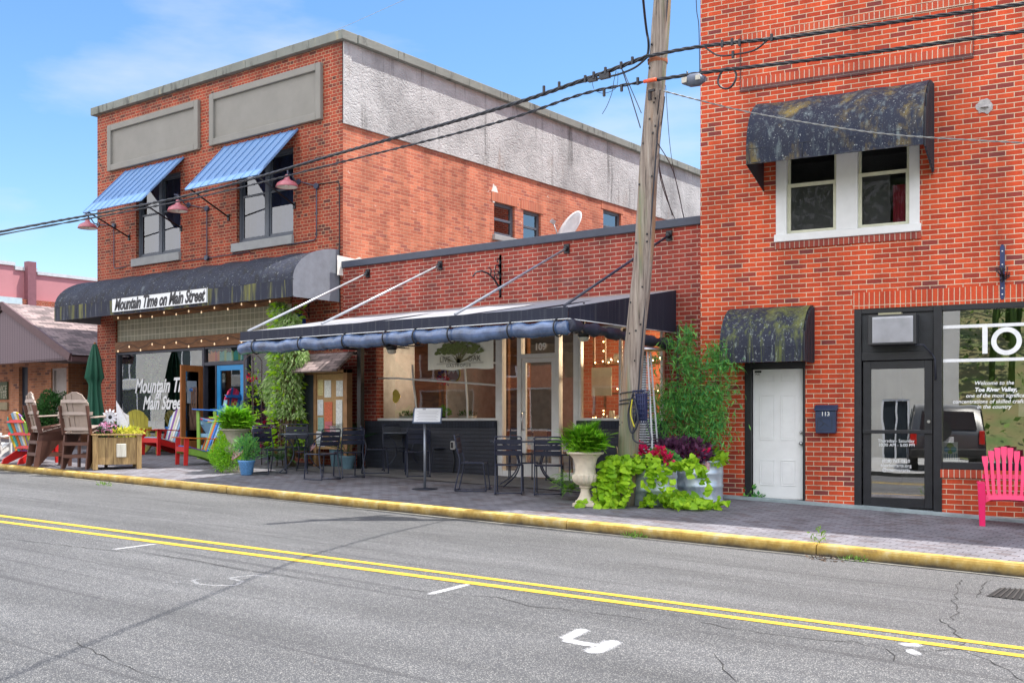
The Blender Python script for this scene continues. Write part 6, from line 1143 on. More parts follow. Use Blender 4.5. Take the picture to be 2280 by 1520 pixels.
def cafe_table(label, c, rz, round_=True, w=.8, l=.8):
    g_ = Vector((c.x, c.y, gz(c.x, c.y))); o = thing('cafe_table', label, 'table', g_, rz, 'black metal cafe tables on the pavement'); mb = MB()
    if round_: mb.lathe([(.001, .735), (w/2-.01, .735), (w/2, .725), (w/2, .71), (w/2-.01, .705), (.001, .705)], 32)
    else: mb.box(-l/2, l/2, -w/2, w/2, .715, .738)
    mb.build('table_top', mat('table_top_blue_grey', (.05, .065, .10), .28, var=.15, sc=5, spec=.8), o, bevel=.004)
    k = .30
    for sx in (-1, 1):
        for sy in (-1, 1):
            kx = k if round_ else l/2-.15
            mb = MB(); mb.tube(catmull([(sx*kx*.95, sy*k*.8, .70), (sx*kx*.55, sy*k*.45, .58), (sx*kx*.38, sy*k*.3, .38), (sx*kx*.55, sy*k*.5, .18), (sx*kx, sy*k, .012)], 4), .012, 6); mb.build('leg', metal, o)
    mb = MB(); mb.tube([(.38*(k if round_ else l/2-.15)*cos(a), .3*k*sin(a)*1.2, .38) for a in [i*PI/10 for i in range(21)]], .009, 5); mb.build('brace_ring', metal, o)
    return o
pA = onG(672, 1052); cafe_table('round black cafe table at the left in front of the ferns', pA, .3)
pB = onG(900, 1048); cafe_table('round black cafe table in the middle against the navy base wall', pB, 0)
pC = onG(1180, 1082); cafe_table('long blue topped cafe table beside the stone urn', pC, head(0, 1)+.12, False, .62, 1.25)

# ================================================================ MENU STAND
p = onG(946, 1088); o = thing('menu_stand', 'steel pole stand with a tilted white menu board among the cafe tables', 'menu stand', p, head(0, 1)); mb = MB(); mb.lathe([(.001, .025), (.05, .02), (.20, .008), (.21, 0), (.001, 0)], 28); mb.build('base_plate', blackm, o)
mb = MB(); mb.tube([(0, 0, .01), (0, .0, 1.06)], .022, 10); mb.build('pole', mat('stand_steel', (.22, .24, .28), .35, metal=.5), o)
Mt = Matrix.Rotation(R(42), 3, 'X'); mb = MB(); c_ = Vector((.04, .03, 1.17)); mb.cbox(c_, (.46, .36, .018), Mt); mb.build('board_frame', mat('frame_blue_grey', (.10, .13, .2), .35), o); mb = MB(); mb.cbox(c_+Mt@Vector((0, 0, .012)), (.42, .32, .006), Mt); mb.build('menu_sheet', mat('menu_white', (.78, .78, .8), .35, var=.02), o)
mb = MB()
for k in range(7): mb.cbox(c_+Mt@Vector((0, .08-.035*k, .0165)), (.34-.05*(k % 2), .006, .002), Mt)
mb.cbox(c_+Mt@Vector((-.06, .135, .0165)), (.05, .03, .002), Mt); mb.build('printed_lines', mat('print_grey', (.35, .35, .38)), o)['kind'] = 'stuff'

# ================================================================ ADIRONDACK CHAIRS
def pm(name, c): return mat('paint_'+name, c, .45, var=.1, sc=8)
RED = pm('red', (.55, .015, .015)); YEL = pm('yellow', (.60, .46, .04)); BLU = pm('blue', (.02, .16, .55)); GRN = pm('green', (.22, .40, .06)); PUR = pm('purple', (.20, .06, .33)); TEA = pm('teal', (.04, .36, .33)); ORA = pm('orange', (.65, .20, .04)); PNK = pm('pink', (.75, .05, .16)); WHT = pm('white', (.70, .70, .68)); LBL = pm('light_blue', (.25, .45, .62)); OLV = pm('olive_yellow', (.42, .37, .05)); BRN = pm('brown', (.105, .045, .032)); TAN = pm('taupe', (.38, .30, .255)); CRE = pm('cream', (.62, .58, .42))
def adirondack(label, loc, rz, slats, leg, arm, seatc, brace, tall=0, name='adirondack_chair', seat=.33, scale=1, rear=None):
    o = thing(name, label, 'chair', loc, rz, 'wooden lounge chairs outside the left shop' if leg is not WHT else None, scale=scale); s0 = seat+tall; n = len(slats); w = .50; rear = rear or leg
    pitch = R(20 if not tall else 12); bx_ = -.26; H = .80 if not tall else .74
    for i, m_ in enumerate(slats):
        t = (i-(n-1)/2)/(n/2); hh = H-.16*t*t*1.3; xb_ = t*w*.42; xt_ = t*w*.54; hw = w*.42/n*.92; hwt = w*.54/n*.93
        def P(x, h, th): return (x, bx_-sin(pitch)*h+cos(pitch)*th-.0, s0-.08+cos(pitch)*h+sin(pitch)*th)
        vs = []; ht = lambda x: H-.15*(x/(w*.54))**2-.06*(x/(w*.54))**6
        for (kk, xc, ww) in ((0, xb_, hw), (.5, (xb_+xt_)/2, (hw+hwt)/2), (.93, xt_, hwt), (1, xt_, hwt)):
            for (sx, th) in ((-1, 0), (1, 0), (1, .02), (-1, .02)): vs.append(P(xc+sx*ww, ht(xc+sx*ww)*kk, th-.05*t*t))
        mb = MB(); mb.add(vs, [(k*4+j, k*4+(j+1) % 4, k*4+4+(j+1) % 4, k*4+4+j) for k in range(3) for j in range(4)]+[(0, 1, 2, 3), (12, 15, 14, 13)]); mb.build('back_slat', m_, o, fix=True)
    for h, wd in ((.08, w*.5), (.36, w*.66), (.62 if not tall else .58, w*.52)):
        c = (0, bx_-sin(pitch)*h-.03, s0-.08+cos(pitch)*h-.01); mb = MB(); mb.cbox(c, (wd*2 if h < .5 and h > .1 else wd*1.9, .022, .06), Matrix.Rotation(-pitch, 3, 'X')); mb.build('back_brace', brace, o)
    for k in range(5):
        y = -.24+.105*k; mb = MB(); mb.cbox((0, y, s0-.07+.028*k+(.0 if not tall else -.01)), (w+.02, .09, .02), Matrix.Rotation(R(13), 3, 'X')); mb.build('seat_slat', seatc[k % len(seatc)], o)
    for sx in (-1, 1):
        x = sx*(w/2+.015)
        mb = MB(); mb.prism([(-.36, s0+.20), (.30, s0+.235), (.33, s0+.235), (.33, s0+.215), (.30, s0+.213), (-.36, s0+.178)], x+sx*.02-.06, x+sx*.02+.06, 'x'); mb.build('armrest', arm, o, bevel=.004)
        mb = MB()
        if tall: mb.prism([(.18, 0), (.25, 0), (.27, s0+.2), (.20, s0+.2)], x-.016, x+.016, 'x')
        else: mb.prism([(.20, 0), (.28, 0), (.27, s0+.212), (.17, s0+.212)], x-.016, x+.016, 'x')
        mb.build('front_leg', leg, o, bevel=.003)
        mb = MB()
        if tall:
            mb.prism([(-.42, 0), (-.33, 0), (-.24, s0-.02), (.24, s0+.07), (.24, s0-.06), (-.20, s0-.16), (-.33, s0-.12)], x-sx*.034-.014, x-sx*.034+.014, 'x')
            mb.build('rear_leg', rear, o, fix=True)
            mb = MB(); mb.beam((x-sx*.034, -.34, .22), (x-sx*.034, .2, .22), .024, .07); mb.build('stretcher', rear, o); mb = MB(); mb.beam((x-sx*.034, -.30, .46), (x-sx*.034, .2, .46), .024, .07); mb.build('stretcher', rear, o)
            mb = MB(); mb.prism([(-.34, s0-.12), (-.26, s0-.12), (-.38, s0+.40), (-.46, s0+.40)], x-sx*.005-.014, x-sx*.005+.014, 'x'); mb.build('back_upright', rear, o)
        else:
            mb.prism([(.26, s0+.03), (.26, s0-.09), (-.10, s0-.17), (-.52, 0), (-.64, 0), (-.60, .09), (-.30, s0-.07)], x-sx*.034-.014, x-sx*.034+.014, 'x'); mb.build('side_rail', rear, o, fix=True)
            mb = MB(); mb.prism([(-.30, s0-.1), (-.24, s0-.1), (-.36, s0+.22), (-.44, s0+.22)], x-sx*.005-.012, x-sx*.005+.012, 'x'); mb.build('back_upright', arm, o)
    if tall:
        for z in (.20, .42): mb = MB(); mb.box(-w/2, w/2, -.40+.08*z, -.37+.08*z, z, z+.06); mb.build('stretcher', rear, o)
        mb = MB(); mb.box(-w/2, w/2, .19, .27, .24, .265); mb.build('footrest', rear, o)
    mb = MB(); mb.box(-w/2, w/2, .255, .275, s0-.06, s0+.04); mb.build('apron', leg, o)
    return o
adirondack('rainbow slatted lounge chair with bright red legs at the far left', onG(84, 1030), head2(.78, .62, 84), [TEA, ORA, LBL, WHT, YEL, PUR, GRN], RED, YEL, [PUR, LBL, CRE], RED, scale=1.05)
adirondack('tall brown and taupe lounge chair seen side on, left of its twin', onG(118, 1037), head2(.95, .30, 118), [TAN]*5, BRN, TAN, [TAN], TAN, tall=.40, scale=1.08)
adirondack('tall brown and taupe lounge chair with its back to the street beside the wooden planter', onG(192, 1042), head2(.50, .87, 192), [TAN]*5, BRN, TAN, [TAN], TAN, tall=.40, scale=1.08)
adirondack('all yellow lounge chair behind the wooden planter box', onG(316, 1010), head2(.25, -.95, 316), [OLV]*6, OLV, OLV, [OLV], OLV, scale=1.02)
adirondack('lounge chair with red frame and striped purple white back beside the orange door', onG(356, 1012), head2(-.78, -.60, 356), [PUR, LBL, WHT, CRE, PUR, WHT, LBL], RED, RED, [LBL, WHT], BLU, scale=1.05)
adirondack('tall lounge chair with pink back and bright blue arms in front of the blue door', onG(482, 1020), head2(-.80, .60, 482), [PNK, PNK, BLU, PNK, PNK, BLU], GRN, BLU, [PNK, BLU], BLU, tall=.42, rear=LBL, scale=1.1)
adirondack('low lounge chair with green rails, orange arms and red front leg beside the fern urn', onG(430, 1034), head2(-.90, -.30, 430), [LBL, BLU, ORA, GRN, LBL], RED, ORA, [PUR, BLU, PUR], LBL, rear=GRN, scale=1.0)
adirondack('white lounge chair cut off by the left edge of the picture', onG(-14, 1026), head2(.35, .9, -14), [WHT]*5, WHT, WHT, [WHT], WHT, name='white_lounge_chair')
# hot pink moulded chair at the far right
def pink_chair():
    p = onG(2240, 1170); m_ = mat('hot_pink_plastic', (.78, .012, .13), .38, var=.05, sc=3, coat=.2); o = thing('plastic_lounge_chair', 'hot pink moulded plastic lounge chair in front of the gallery window', 'chair', p, head2(.06, -1, 2232), scale=1.0)
    w = .27; pitch = R(17); n = 7; B = lambda x, h, th=0: (x, -.24-sin(pitch)*h+cos(pitch)*th-.12*(x/.3)**2*-0, .30+cos(pitch)*h)
    mb = MB()
    for i in range(n):
        t = (i-3)/3.; x0 = t*.185; xt = t*.235; hh = .74-.13*t*t; vs = []
        for k in range(9):
            h = .0+hh*k/8; xc = x0+(xt-x0)*(k/8)**.8; ww = (.018+.005*k/8) if 0 < k < 7 else .036
            for (sx, th) in ((-1, 0), (1, 0), (1, .022), (-1, .022)): vs.append(B(xc+sx*ww, h, th+.05*(t*t)))
        mb.add(vs, [(k*4+j, k*4+(j+1) % 4, k*4+4+(j+1) % 4, k*4+4+j) for k in range(8) for j in range(4)]+[(0, 1, 2, 3), (35, 34, 33, 32)])
    mb.add([B(.25*t, h, -.004+.05*t*t) for t in [i/6-1 for i in range(13)] for h in (.03-.0, .10)], [(2*i, 2*i+1, 2*i+3, 2*i+2) for i in range(12)])
    mb.add([B(.275*t*.98, .30+.0*t, -.006+.05*t*t) for t in [i/6-1 for i in range(13)]]+[B(.275*t*.98, .36, -.006+.05*t*t) for t in [i/6-1 for i in range(13)]], [(i, i+1, i+14, i+13) for i in range(12)])
    mb.build('backrest', m_, o, fix=True)
    mb = MB(); pts = [(-w+.03, -.26, .30), (w-.03, -.26, .30), (w, .22, .385), (-w, .22, .385)]; mb.add(pts+[(x, y, z+.022) for x, y, z in pts], [(0, 3, 2, 1), (4, 5, 6, 7), (0, 1, 5, 4), (1, 2, 6, 5), (2, 3, 7, 6), (3, 0, 4, 7)]); mb.add([(-w, .222, .405), (-w, .242, .30), (-w+.08, .244, .345), (0, .25, .355), (w-.08, .244, .345), (w, .242, .30), (w, .222, .405)], [(0, 1, 2, 3, 4, 5, 6)]); mb.build('seat', m_, o, bevel=.008)
    for s in (-1, 1):
        mb = MB(); x = s*(w+.035); mb.add([(x-s*.03, -.30, .50), (x+s*.02, -.30, .50), (x+s*.05, .1, .55), (x+s*.05, .27, .56), (x-s*.04, .28, .56), (x-s*.03, .1, .55)]+[(q[0], q[1], q[2]+.02) for q in [(x-s*.03, -.30, .50), (x+s*.02, -.30, .50), (x+s*.05, .1, .55), (x+s*.05, .27, .56), (x-s*.04, .28, .56), (x-s*.03, .1, .55)]], [(0, 1, 2, 3, 4, 5), (11, 10, 9, 8, 7, 6)]+[(i, 6+i, 6+(i+1) % 6, (i+1) % 6) for i in range(6)]); mb.build('armrest', m_, o, bevel=.006, fix=True)
        mb = MB(); mb.add([(x-s*.05, .20, .0), (x+s*.02, .20, 0), (x+s*.045, .24, .56), (x-s*.05, .24, .56), (x-s*.05, .25, .0), (x+s*.02, .25, 0), (x+s*.045, .275, .56), (x-s*.05, .275, .56)], [(0, 3, 2, 1), (4, 5, 6, 7), (0, 1, 5, 4), (1, 2, 6, 5), (2, 3, 7, 6), (3, 0, 4, 7)]); mb.build('front_leg', m_, o, bevel=.008, fix=True)
        mb = MB(); mb.prism([(-.42, 0), (-.36, 0), (-.20, .33), (.2, .40), (.2, .34), (-.30, .27)], x-s*.05-.012, x-s*.05+.012, 'x'); mb.build('rear_leg', m_, o, fix=True)
        mb = MB(); mb.beam((x-s*.03, -.29, .30), (x-s*.0, -.29, .52), .03, .05); mb.build('arm_support', m_, o)
pink_chair()

# ================================================================ PLANTS
G1 = leafm('leaf_fern', (.38, .72, .04), (.13, .40, .02)); G2 = leafm('leaf_dark', (.035, .13, .022), (.012, .055, .012)); G3 = leafm('leaf_lime', (.42, .66, .03), (.22, .46, .02)); G4 = leafm('leaf_pale_vine', (.55, .66, .34), (.20, .38, .08)); G5 = leafm('leaf_feathery', (.22, .52, .10), (.04, .24, .07)); PURL = leafm('leaf_purple', (.20, .07, .15), (.05, .015, .05)); PINKF = leafm('petal_magenta', (.75, .02, .16), (.6, .01, .06), tr=.2); HED = leafm('leaf_hedge', (.06, .17, .04), (.018, .07, .018))
PALM = leafm('leaf_palm', (.05, .16, .05), (.02, .09, .035)); STRAW = leafm('leaf_straw', (.45, .36, .12), (.25, .16, .06)); YELF = leafm('leaf_yellow', (.65, .60, .08), (.45, .50, .05)); LEAFW = leafm('leaf_weed', (.22, .38, .06), (.10, .2, .03)); BLUF = leafm('petal_violet', (.06, .04, .30), (.03, .02, .12))
def fern(mb, c, n=48, L=.5, rise=.5, droop=.9, lw=.085, seed=1, zs=1):
    r_ = random.Random(seed); c = Vector(c)
    for i in range(n):
        a = r_.uniform(0, 2*PI); l = L*r_.uniform(.65, 1.1); up = rise*r_.uniform(.3, 1.5); p = c+Vector((cos(a), sin(a), 0))*.03; el = math.atan(up)+r_.uniform(0, .6); K = 26; st = l/K; pp = []
        for k in range(K+1):
            pp.append(p.copy()); d = Vector((cos(a)*cos(el), sin(a)*cos(el), sin(el)*zs)); p = p+d*st; el -= droop*r_.uniform(.6, 1.3)*2.3/K
        for k in range(3, K):
            d = (pp[k+1]-pp[k]).normalized(); s = d.cross(Vector((0, 0, 1))); s = s.normalized() if s.length > .01 else Vector((1, 0, 0)); w = lw*sin(PI*(k/K)**.8)*l/.5+.006
            for q in (-1, 1): mb.leaf(pp[k], s*q+d*.45+Vector((0, 0, -.15)), st*1.05, w, nrm=(0, 0, 1))
def bush(mb, c, rad, n, size, seed=1, up=.3, hol=.35, asp=.45):
    r_ = random.Random(seed); c = Vector(c)
    for i in range(n):
        while True:
            v = Vector((r_.uniform(-1, 1), r_.uniform(-1, 1), r_.uniform(-1, 1)))
            if hol < v.length < 1: break
        k = 1+.18*sin(v.x*5+seed)*cos(v.y*4+v.z*5); p = c+Vector((v.x*rad[0], v.y*rad[1], v.z*rad[2]))*k; l = size*r_.uniform(.6, 1.35)
        mb.leaf(p, v+Vector((r_.gauss(0, .5), r_.gauss(0, .5), up+r_.gauss(0, .4))), l*asp, l, nrm=(r_.gauss(0, 1), r_.gauss(0, 1), r_.gauss(.6, .8)))
def stems(mb, c, n, h, spread, r=.006, seed=2):
    r_ = random.Random(seed)
    for i in range(n):
        a = r_.uniform(0, 6.28); s = spread*r_.uniform(.2, 1); mb.tube([Vector(c), Vector(c)+Vector((cos(a)*s*.4, sin(a)*s*.4, h*.6)), Vector(c)+Vector((cos(a)*s, sin(a)*s, h*r_.uniform(.8, 1.05)))], r, 4)
stone = mat('urn_stone', (.60, .53, .42), .8, var=.15, sc=9, bump=.4); stone2 = mat('urn_stone_grey', (.36, .33, .27), .85, var=.2, sc=9, bump=.4)
def urn(label, p, s, m_, fs, fl, name='fern_urn'):
    o = thing(name, label, 'planter', p, .4, scale=s); mb = MB(); mb.box(-.155, .155, -.155, .155, 0, .05); mb.lathe([(.145, .05), (.14, .075), (.11, .10), (.085, .14), (.065, .20), (.062, .25), (.085, .265), (.09, .28), (.07, .29)], 32)
    mb.lathe([(.07, .29), (.12, .31), (.165, .35), (.185, .40), (.18, .44)], 64, flute=.05, fn=16); mb.lathe([(.18, .44), (.15, .46), (.145, .52), (.15, .60), (.175, .68), (.225, .73)], 64, flute=.018, fn=16); mb.lathe([(.225, .73), (.26, .74), (.268, .755), (.262, .77), (.24, .772), (.22, .74), (.001, .72)], 40)
    mb.build('urn', m_, o, bevel=.004); mb = MB(); bush(mb, (0, 0, .90), (.30, .30, .20), 2200, .07, 5, .6, .0, .25); fern(mb, (0, 0, .74), int(fs*1.5), fl*.92, 2.2, .52, .16, seed=int(p.x*7) % 99+3); mb.build('fern', G1, o); return o
urn('pale fluted stone urn with a bright green fern beside the utility pole', onG(1303, 1126), .98, stone, 105, .60)
urn('mossy grey stone urn overflowing with fern left of the blue glazed pot', onG(524, 1050), 1.05, stone2, 100, .60)
def plant(name, label, cat, loc, parts, group=None, rz=0):
    o = thing(name, label, cat, loc, rz, group)
    for nm, m_, fn in parts:
        mb = MB(); fn(mb); mb.build(nm, m_, o)
    return o
def potl(h, r, m=None): return lambda mb: mb.lathe([(.001, 0), (r*.62, 0), (r*.66, .01), (r*.92, h*.8), (r, h*.88), (r*1.04, h), (r*.94, h), (r*.88, h*.9), (.001, h*.86)], 28)
blue_pot = mat('blue_glaze', (.10, .26, .52), .3, var=.35, sc=45); pale_pot = mat('pale_blue_glaze', (.16, .28, .36), .35, var=.15, sc=6)
plant('potted_shrub', 'small speckled blue glazed pot with a twiggy green plant by the kerb', 'potted plant', onG(549, 1057), [('pot', blue_pot, potl(.27, .155)), ('foliage', G5, lambda mb: (bush(mb, (0, 0, .48), (.26, .22, .26), 1500, .05, 4, .6, .2, .25), stems(mb, (0, 0, .24), 26, .45, .28)))])
plant('asparagus_fern', 'bushy bright green feathery plant spilling beside the grey urn', 'plant', onG(508, 1050), [('foliage', G1, lambda mb: (bush(mb, (0, 0, .30), (.40, .30, .34), 5200, .055, 6, .2, .2, .22), fern(mb, (0, .0, .3), 20, .4, .8, .8, .06, 8)))])
plant('lime_leaf_plant', 'lime green leafy plant between the multicoloured chair and the grey urn', 'plant', onG(484, 1040)+Vector((0, .35, 0)), [('foliage', G3, lambda mb: bush(mb, (0, 0, .42), (.30, .25, .36), 420, .10, 9, .2, .2, .6))])
plant('dark_flowering_plant', 'dark purple leaved plant with pink blooms behind the grey urn', 'plant', onG(556, 1035)+Vector((0, .5, 0)), [('foliage', PURL, lambda mb: (bush(mb, (0, 0, .72), (.28, .25, .42), 700, .09, 12), stems(mb, (0, 0, 0), 12, .8, .2))), ('blooms', PINKF, lambda mb: bush(mb, (0, -.1, .62), (.22, .2, .3), 60, .06, 13, .3, .5, .9))])
for i, (px, py, s, lb) in enumerate(((622, 1040, .42, 'low dark fern on the ground behind the furthest left cafe chair'), (672, 1036, .40, 'low dark fern on the ground beneath the left cafe table'), (1268, 1112, .38, 'dense green fern on the pavement left of the pale stone urn'), (1348, 1112, .42, 'dense dark fern on the pavement right of the pale stone urn'))):
    plant('ground_fern', lb, 'fern', onG(px, py), [('fronds', G1 if i == 2 else (G5 if i < 2 else G2), lambda mb, s=s, i=i: (fern(mb, (0, 0, .12), 52, s, 1.4, .7, .075, 20+i), fern(mb, (0, 0, .3), 26, s*.8, 1.2, .8, .075, 40+i)))], 'ferns growing at pavement level')
# climbing vine column in front of the left shop
pv = onY(636, 900, 3.25); gv = gz(pv.x, 3.25); vt = onY(636, 668, 3.25).z
def vinef(mb):
    r_ = random.Random(31); H = vt-gv
    for i in range(9500):
        z = r_.uniform(.25, 1)**.85*H; t = z/H; w = .56*(1-.62*max(0, (t-.62)/.38)**1.4)*(.62+.38*min(1, t/.25)); off = .10*sin(z*3.1)+.06*sin(z*7)-.12*max(0, t-.7)*3; a = r_.uniform(0, 2*PI); rr = w*math.sqrt(r_.uniform(.2, 1)); 
        p = Vector((off+cos(a)*rr*(.92+.15*sin(z*9)), sin(a)*rr*.42, z-.05*r_.random())); l = r_.uniform(.05, .13); mb.leaf(p, (cos(a)*.6+r_.gauss(0, .3), sin(a)*.6-.2+r_.gauss(0, .3), -1.0+r_.gauss(0, .5)), l*.26, l, nrm=(r_.gauss(0, .6), -1, r_.gauss(.2, .5)))
def vines2(mb):
    r_ = random.Random(33); H = vt-gv
    for i in range(900):
        z = r_.uniform(.12, .98)*H; a = r_.uniform(0, 2*PI); p = Vector((cos(a)*.5*r_.random(), sin(a)*.25, z)); l = r_.uniform(.06, .14); mb.leaf(p, (cos(a), sin(a)-.3, -.3), l*.6, l)
def vinstem(mb):
    r_ = random.Random(35); H = vt-gv
    for i in range(16):
        x, y = r_.uniform(-.3, .45), r_.uniform(-.1, .12); mb.tube([(x*.7+.03*sin(z*5+i), y+.02*cos(z*4+i), z) for z in [H*.94*k/14 for k in range(15)]], r_.uniform(.006, .014), 5)
plant('climbing_vine', 'tall column of pale green climbing vine rising past the awning edge', 'vine', (pv.x, 3.25, gv), [('foliage', G4, vinef), ('young_leaves', G3, vines2), ('stems', mat('vine_stem', (.14, .10, .06), .9), vinstem), ('seed_heads', STRAW, lambda mb: bush(mb, (.1, -.1, 1.9), (.3, .15, .7), 300, .05, 37))])
# obelisk trellis
pt_ = onY(563, 900, 3.0); g_ = gz(pt_.x, 3.0); zt_ = onY(563, 788, 3.0).z-g_; o = thing('garden_trellis', 'rusty arched iron trellis left of the climbing vine', 'trellis', (pt_.x, 3.0, g_)); mb = MB()
for y in (-.12, .12): mb.tube([(-.13, y, 0), (-.13, y, zt_-.14)]+[(-.13*cos(a), y*(1-.8*sin(a)), zt_-.14+.14*sin(a)) for a in [i*PI/8 for i in range(9)]]+[(.13, y, zt_-.14), (.13, y, 0)], .010, 6)
for k in range(7): z = .3+k*(zt_-.4)/7; mb.tube([(-.13, -.12, z), (.13, -.12, z), (.13, .12, z), (-.13, .12, z), (-.13, -.12, z)], .006, 5)
mb.tube([(0, 0, zt_), (0, 0, zt_+.1)], .008, 5); mb.build('rods', mat('rusty_iron', (.09, .06, .06), .7), o)
mb = MB(); bush(mb, (0, 0, 1.25), (.16, .14, .8), 260, .07, 51); mb.build('twining_leaves', G3, o); mb = MB(); bush(mb, (.02, -.05, 1.75), (.08, .08, .1), 26, .06, 53, .3, .1, .9); mb.build('blooms', PINKF, o)
# notice board with a little shingle roof
q0, q1 = A(700, 960, -.5), A(772, 815, -.5); xk = (A(640, 900, -.45)[0]+A(778, 900, -.45)[0])/2; xw_ = A(778, 900, -.45)[0]-A(640, 900, -.45)[0]; yk = -.45; gk = gz(xk, 3.5); zroof = A(650, 825, -.7)[1]; ztop_ = A(720, 790, -.3)[1]
o = thing('notice_board', 'wooden notice board with a small shingle roof and pinned papers', 'notice board', FM.w(xk, yk, gk)); hw = xw_/2; Hb = zroof-gk
mb = MB(); mb.box(-hw+.02, -hw+.12, -.05, .10, 0, Hb); mb.box(hw-.12, hw-.02, -.05, .10, 0, Hb); mb.box(-.08, 0.0, -.04, .09, 0, Hb); mb.box(-hw+.02, hw-.02, -.05, .10, Hb-.07, Hb+.0); mb.build('posts', mat('cedar', (.36, .19, .09), .7, var=.3, sc=5), o, bevel=.004)
cork = mat('cork', (.46, .29, .14), .9, var=.15, sc=30); mb = MB(); mb.box(0.0, hw-.12, -.02, .05, .35, Hb-.08); mb.build('cork_panel', cork, o); mb = MB(); mb.box(-hw+.12, -.08, 0, .03, .3, Hb-.08); mb.build('glazed_panel', mat('board_glass', (.06, .07, .09), .12), o)
mb = MB(); mb.prism([(-.45, Hb-.03), (.02, Hb+.34), (.36, Hb+.34), (.36, Hb+.30), (.04, Hb+.30), (-.43, Hb-.06)], -hw-.1, hw+.1, 'x'); rf_ = mb.build('roof', shm, o, fix=True)
for li, l in enumerate(rf_.data.loops): q = rf_.data.vertices[l.vertex_index].co; rf_.data.uv_layers[0].data[li].uv = (q.x, q.y*1.2+q.z)
papers = [(.03, .95, .11, .20, (.62, .52, .25)), (.16, .93, .14, .22, (.75, .75, .72)), (.40, .93, .14, .2, (.72, .72, .70)), (.02, .66, .12, .2, (.7, .72, .75)), (.16, .58, .17, .28, (.62, .16, .08)), (.40, .62, .13, .26, (.74, .74, .72)), (.03, .40, .12, .2, (.30, .45, .40)), (.17, .37, .16, .15, (.55, .15, .18)), (.40, .36, .13, .22, (.72, .73, .72)), (.28, .28, .12, .2, (.60, .45, .5)), (.0, .22, .14, .16, (.72, .74, .78)), (.02, .03, .16, .2, (.74, .74, .76))]
for i, (u, v, w, h_, c_) in enumerate(papers):
    mb = MB(); x = u*(hw-.12)/.56*1.0; z = .38+(Hb-.55)*v-.1; mb.box(x, x+w*1.35, -.026-.001*i, -.0215-.001*i, max(.4, z-h_*.8), z+h_*.75); o_ = mb.build('paper_sheet', mat('flyer_%d' % i, c_, .85, var=.22, sc=28), o)
# palms and pots near the notice board
def palm(mb, c, n, L, seed, up=1.2):
    r_ = random.Random(seed)
    for i in range(n):
        a = r_.uniform(0, 2*PI); el = r_.uniform(.5, 1.35); p = Vector(c); K = 18; pp = []; 
        for k in range(K+1): pp.append(p.copy()); p = p+Vector((cos(a)*cos(el), sin(a)*cos(el), sin(el)))*L/K; el -= .055
        mb.tube(pp, .004, 4)
        for k in range(5, K):
            d = (pp[k+1]-pp[k]).normalized(); s = d.cross(Vector((0, 0, 1))).normalized(); w = .20*sin(PI*min(1, (k-3)/(K-3)))+.03
            for q in (-1, 1): mb.leaf(pp[k], s*q*.8+d*.75+Vector((0, 0, .15)), .014, w*L/.6, nrm=(0, 0, 1))
plant('potted_palm', 'pale blue pot with a spiky palm in front of the notice board', 'potted plant', onG(774, 1044), [('pot', pale_pot, potl(.26, .16)), ('fronds', PALM, lambda mb: palm(mb, (0, 0, .28), 15, .78, 61))])
plant('potted_palm', 'taller blue green pot of palm fronds behind the left cafe chairs', 'potted plant', onG(728, 1040)+Vector((.05, .25, 0)), [('pot', pale_pot, potl(.52, .20)), ('fronds', PALM, lambda mb: palm(mb, (0, 0, .5), 14, .62, 63)), ('teal_fan', leafm('leaf_teal', (.10, .45, .50), (.05, .3, .35)), lambda mb: [mb.leaf((-.12, -.05, .62), (sin(t), -.1, cos(t)), .035, .34, nrm=(0, -1, 0)) for t in [-.9+.2*i for i in range(8)]])])
plant('flower_pot', 'orange and red flower clump beside the left table', 'potted plant', onG(697, 1030)+Vector((0, .2, 0)), [('pot', blackm, potl(.3, .14)), ('foliage', G5, lambda mb: bush(mb, (0, 0, .5), (.18, .16, .22), 300, .07, 71)), ('blooms', ORA, lambda mb: bush(mb, (0, -.05, .62), (.15, .12, .1), 50, .05, 72, .3, .3, .9))])
# hedge balls by the tan house
for i, (px, py, rx, rz_, lb) in enumerate(((120, 925, .55, .60, 'clipped round green hedge bush with a sunlit top below the tan house window'), (84, 945, .38, .42, 'smaller dark clipped bush left of the sunlit one'))):
    p = onY(px, py, 3.6); g_ = gz(p.x, 3.6); plant('hedge_bush', lb, 'bush', (p.x, 3.6, g_), [('foliage', HED, lambda mb, p=p, g_=g_, rx=rx, rz_=rz_, i=i: bush(mb, (0, 0, p.z-g_), (rx, .45, rz_), 5200, .07, 81+i, .3, .55, .6)), ('trunk', _m['vine_stem'], lambda mb, p=p, g_=g_: mb.tube([(0, 0, 0), (.02, 0, p.z-g_)], .04, 8))])
plant('spiky_ground_plant', 'low spiky green plant under the tall brown chairs', 'plant', onY(137, 985, 3.2)+Vector((0, 0, -.25)), [('foliage', G2, lambda mb: palm(mb, (0, 0, .0), 18, .55, 85))])
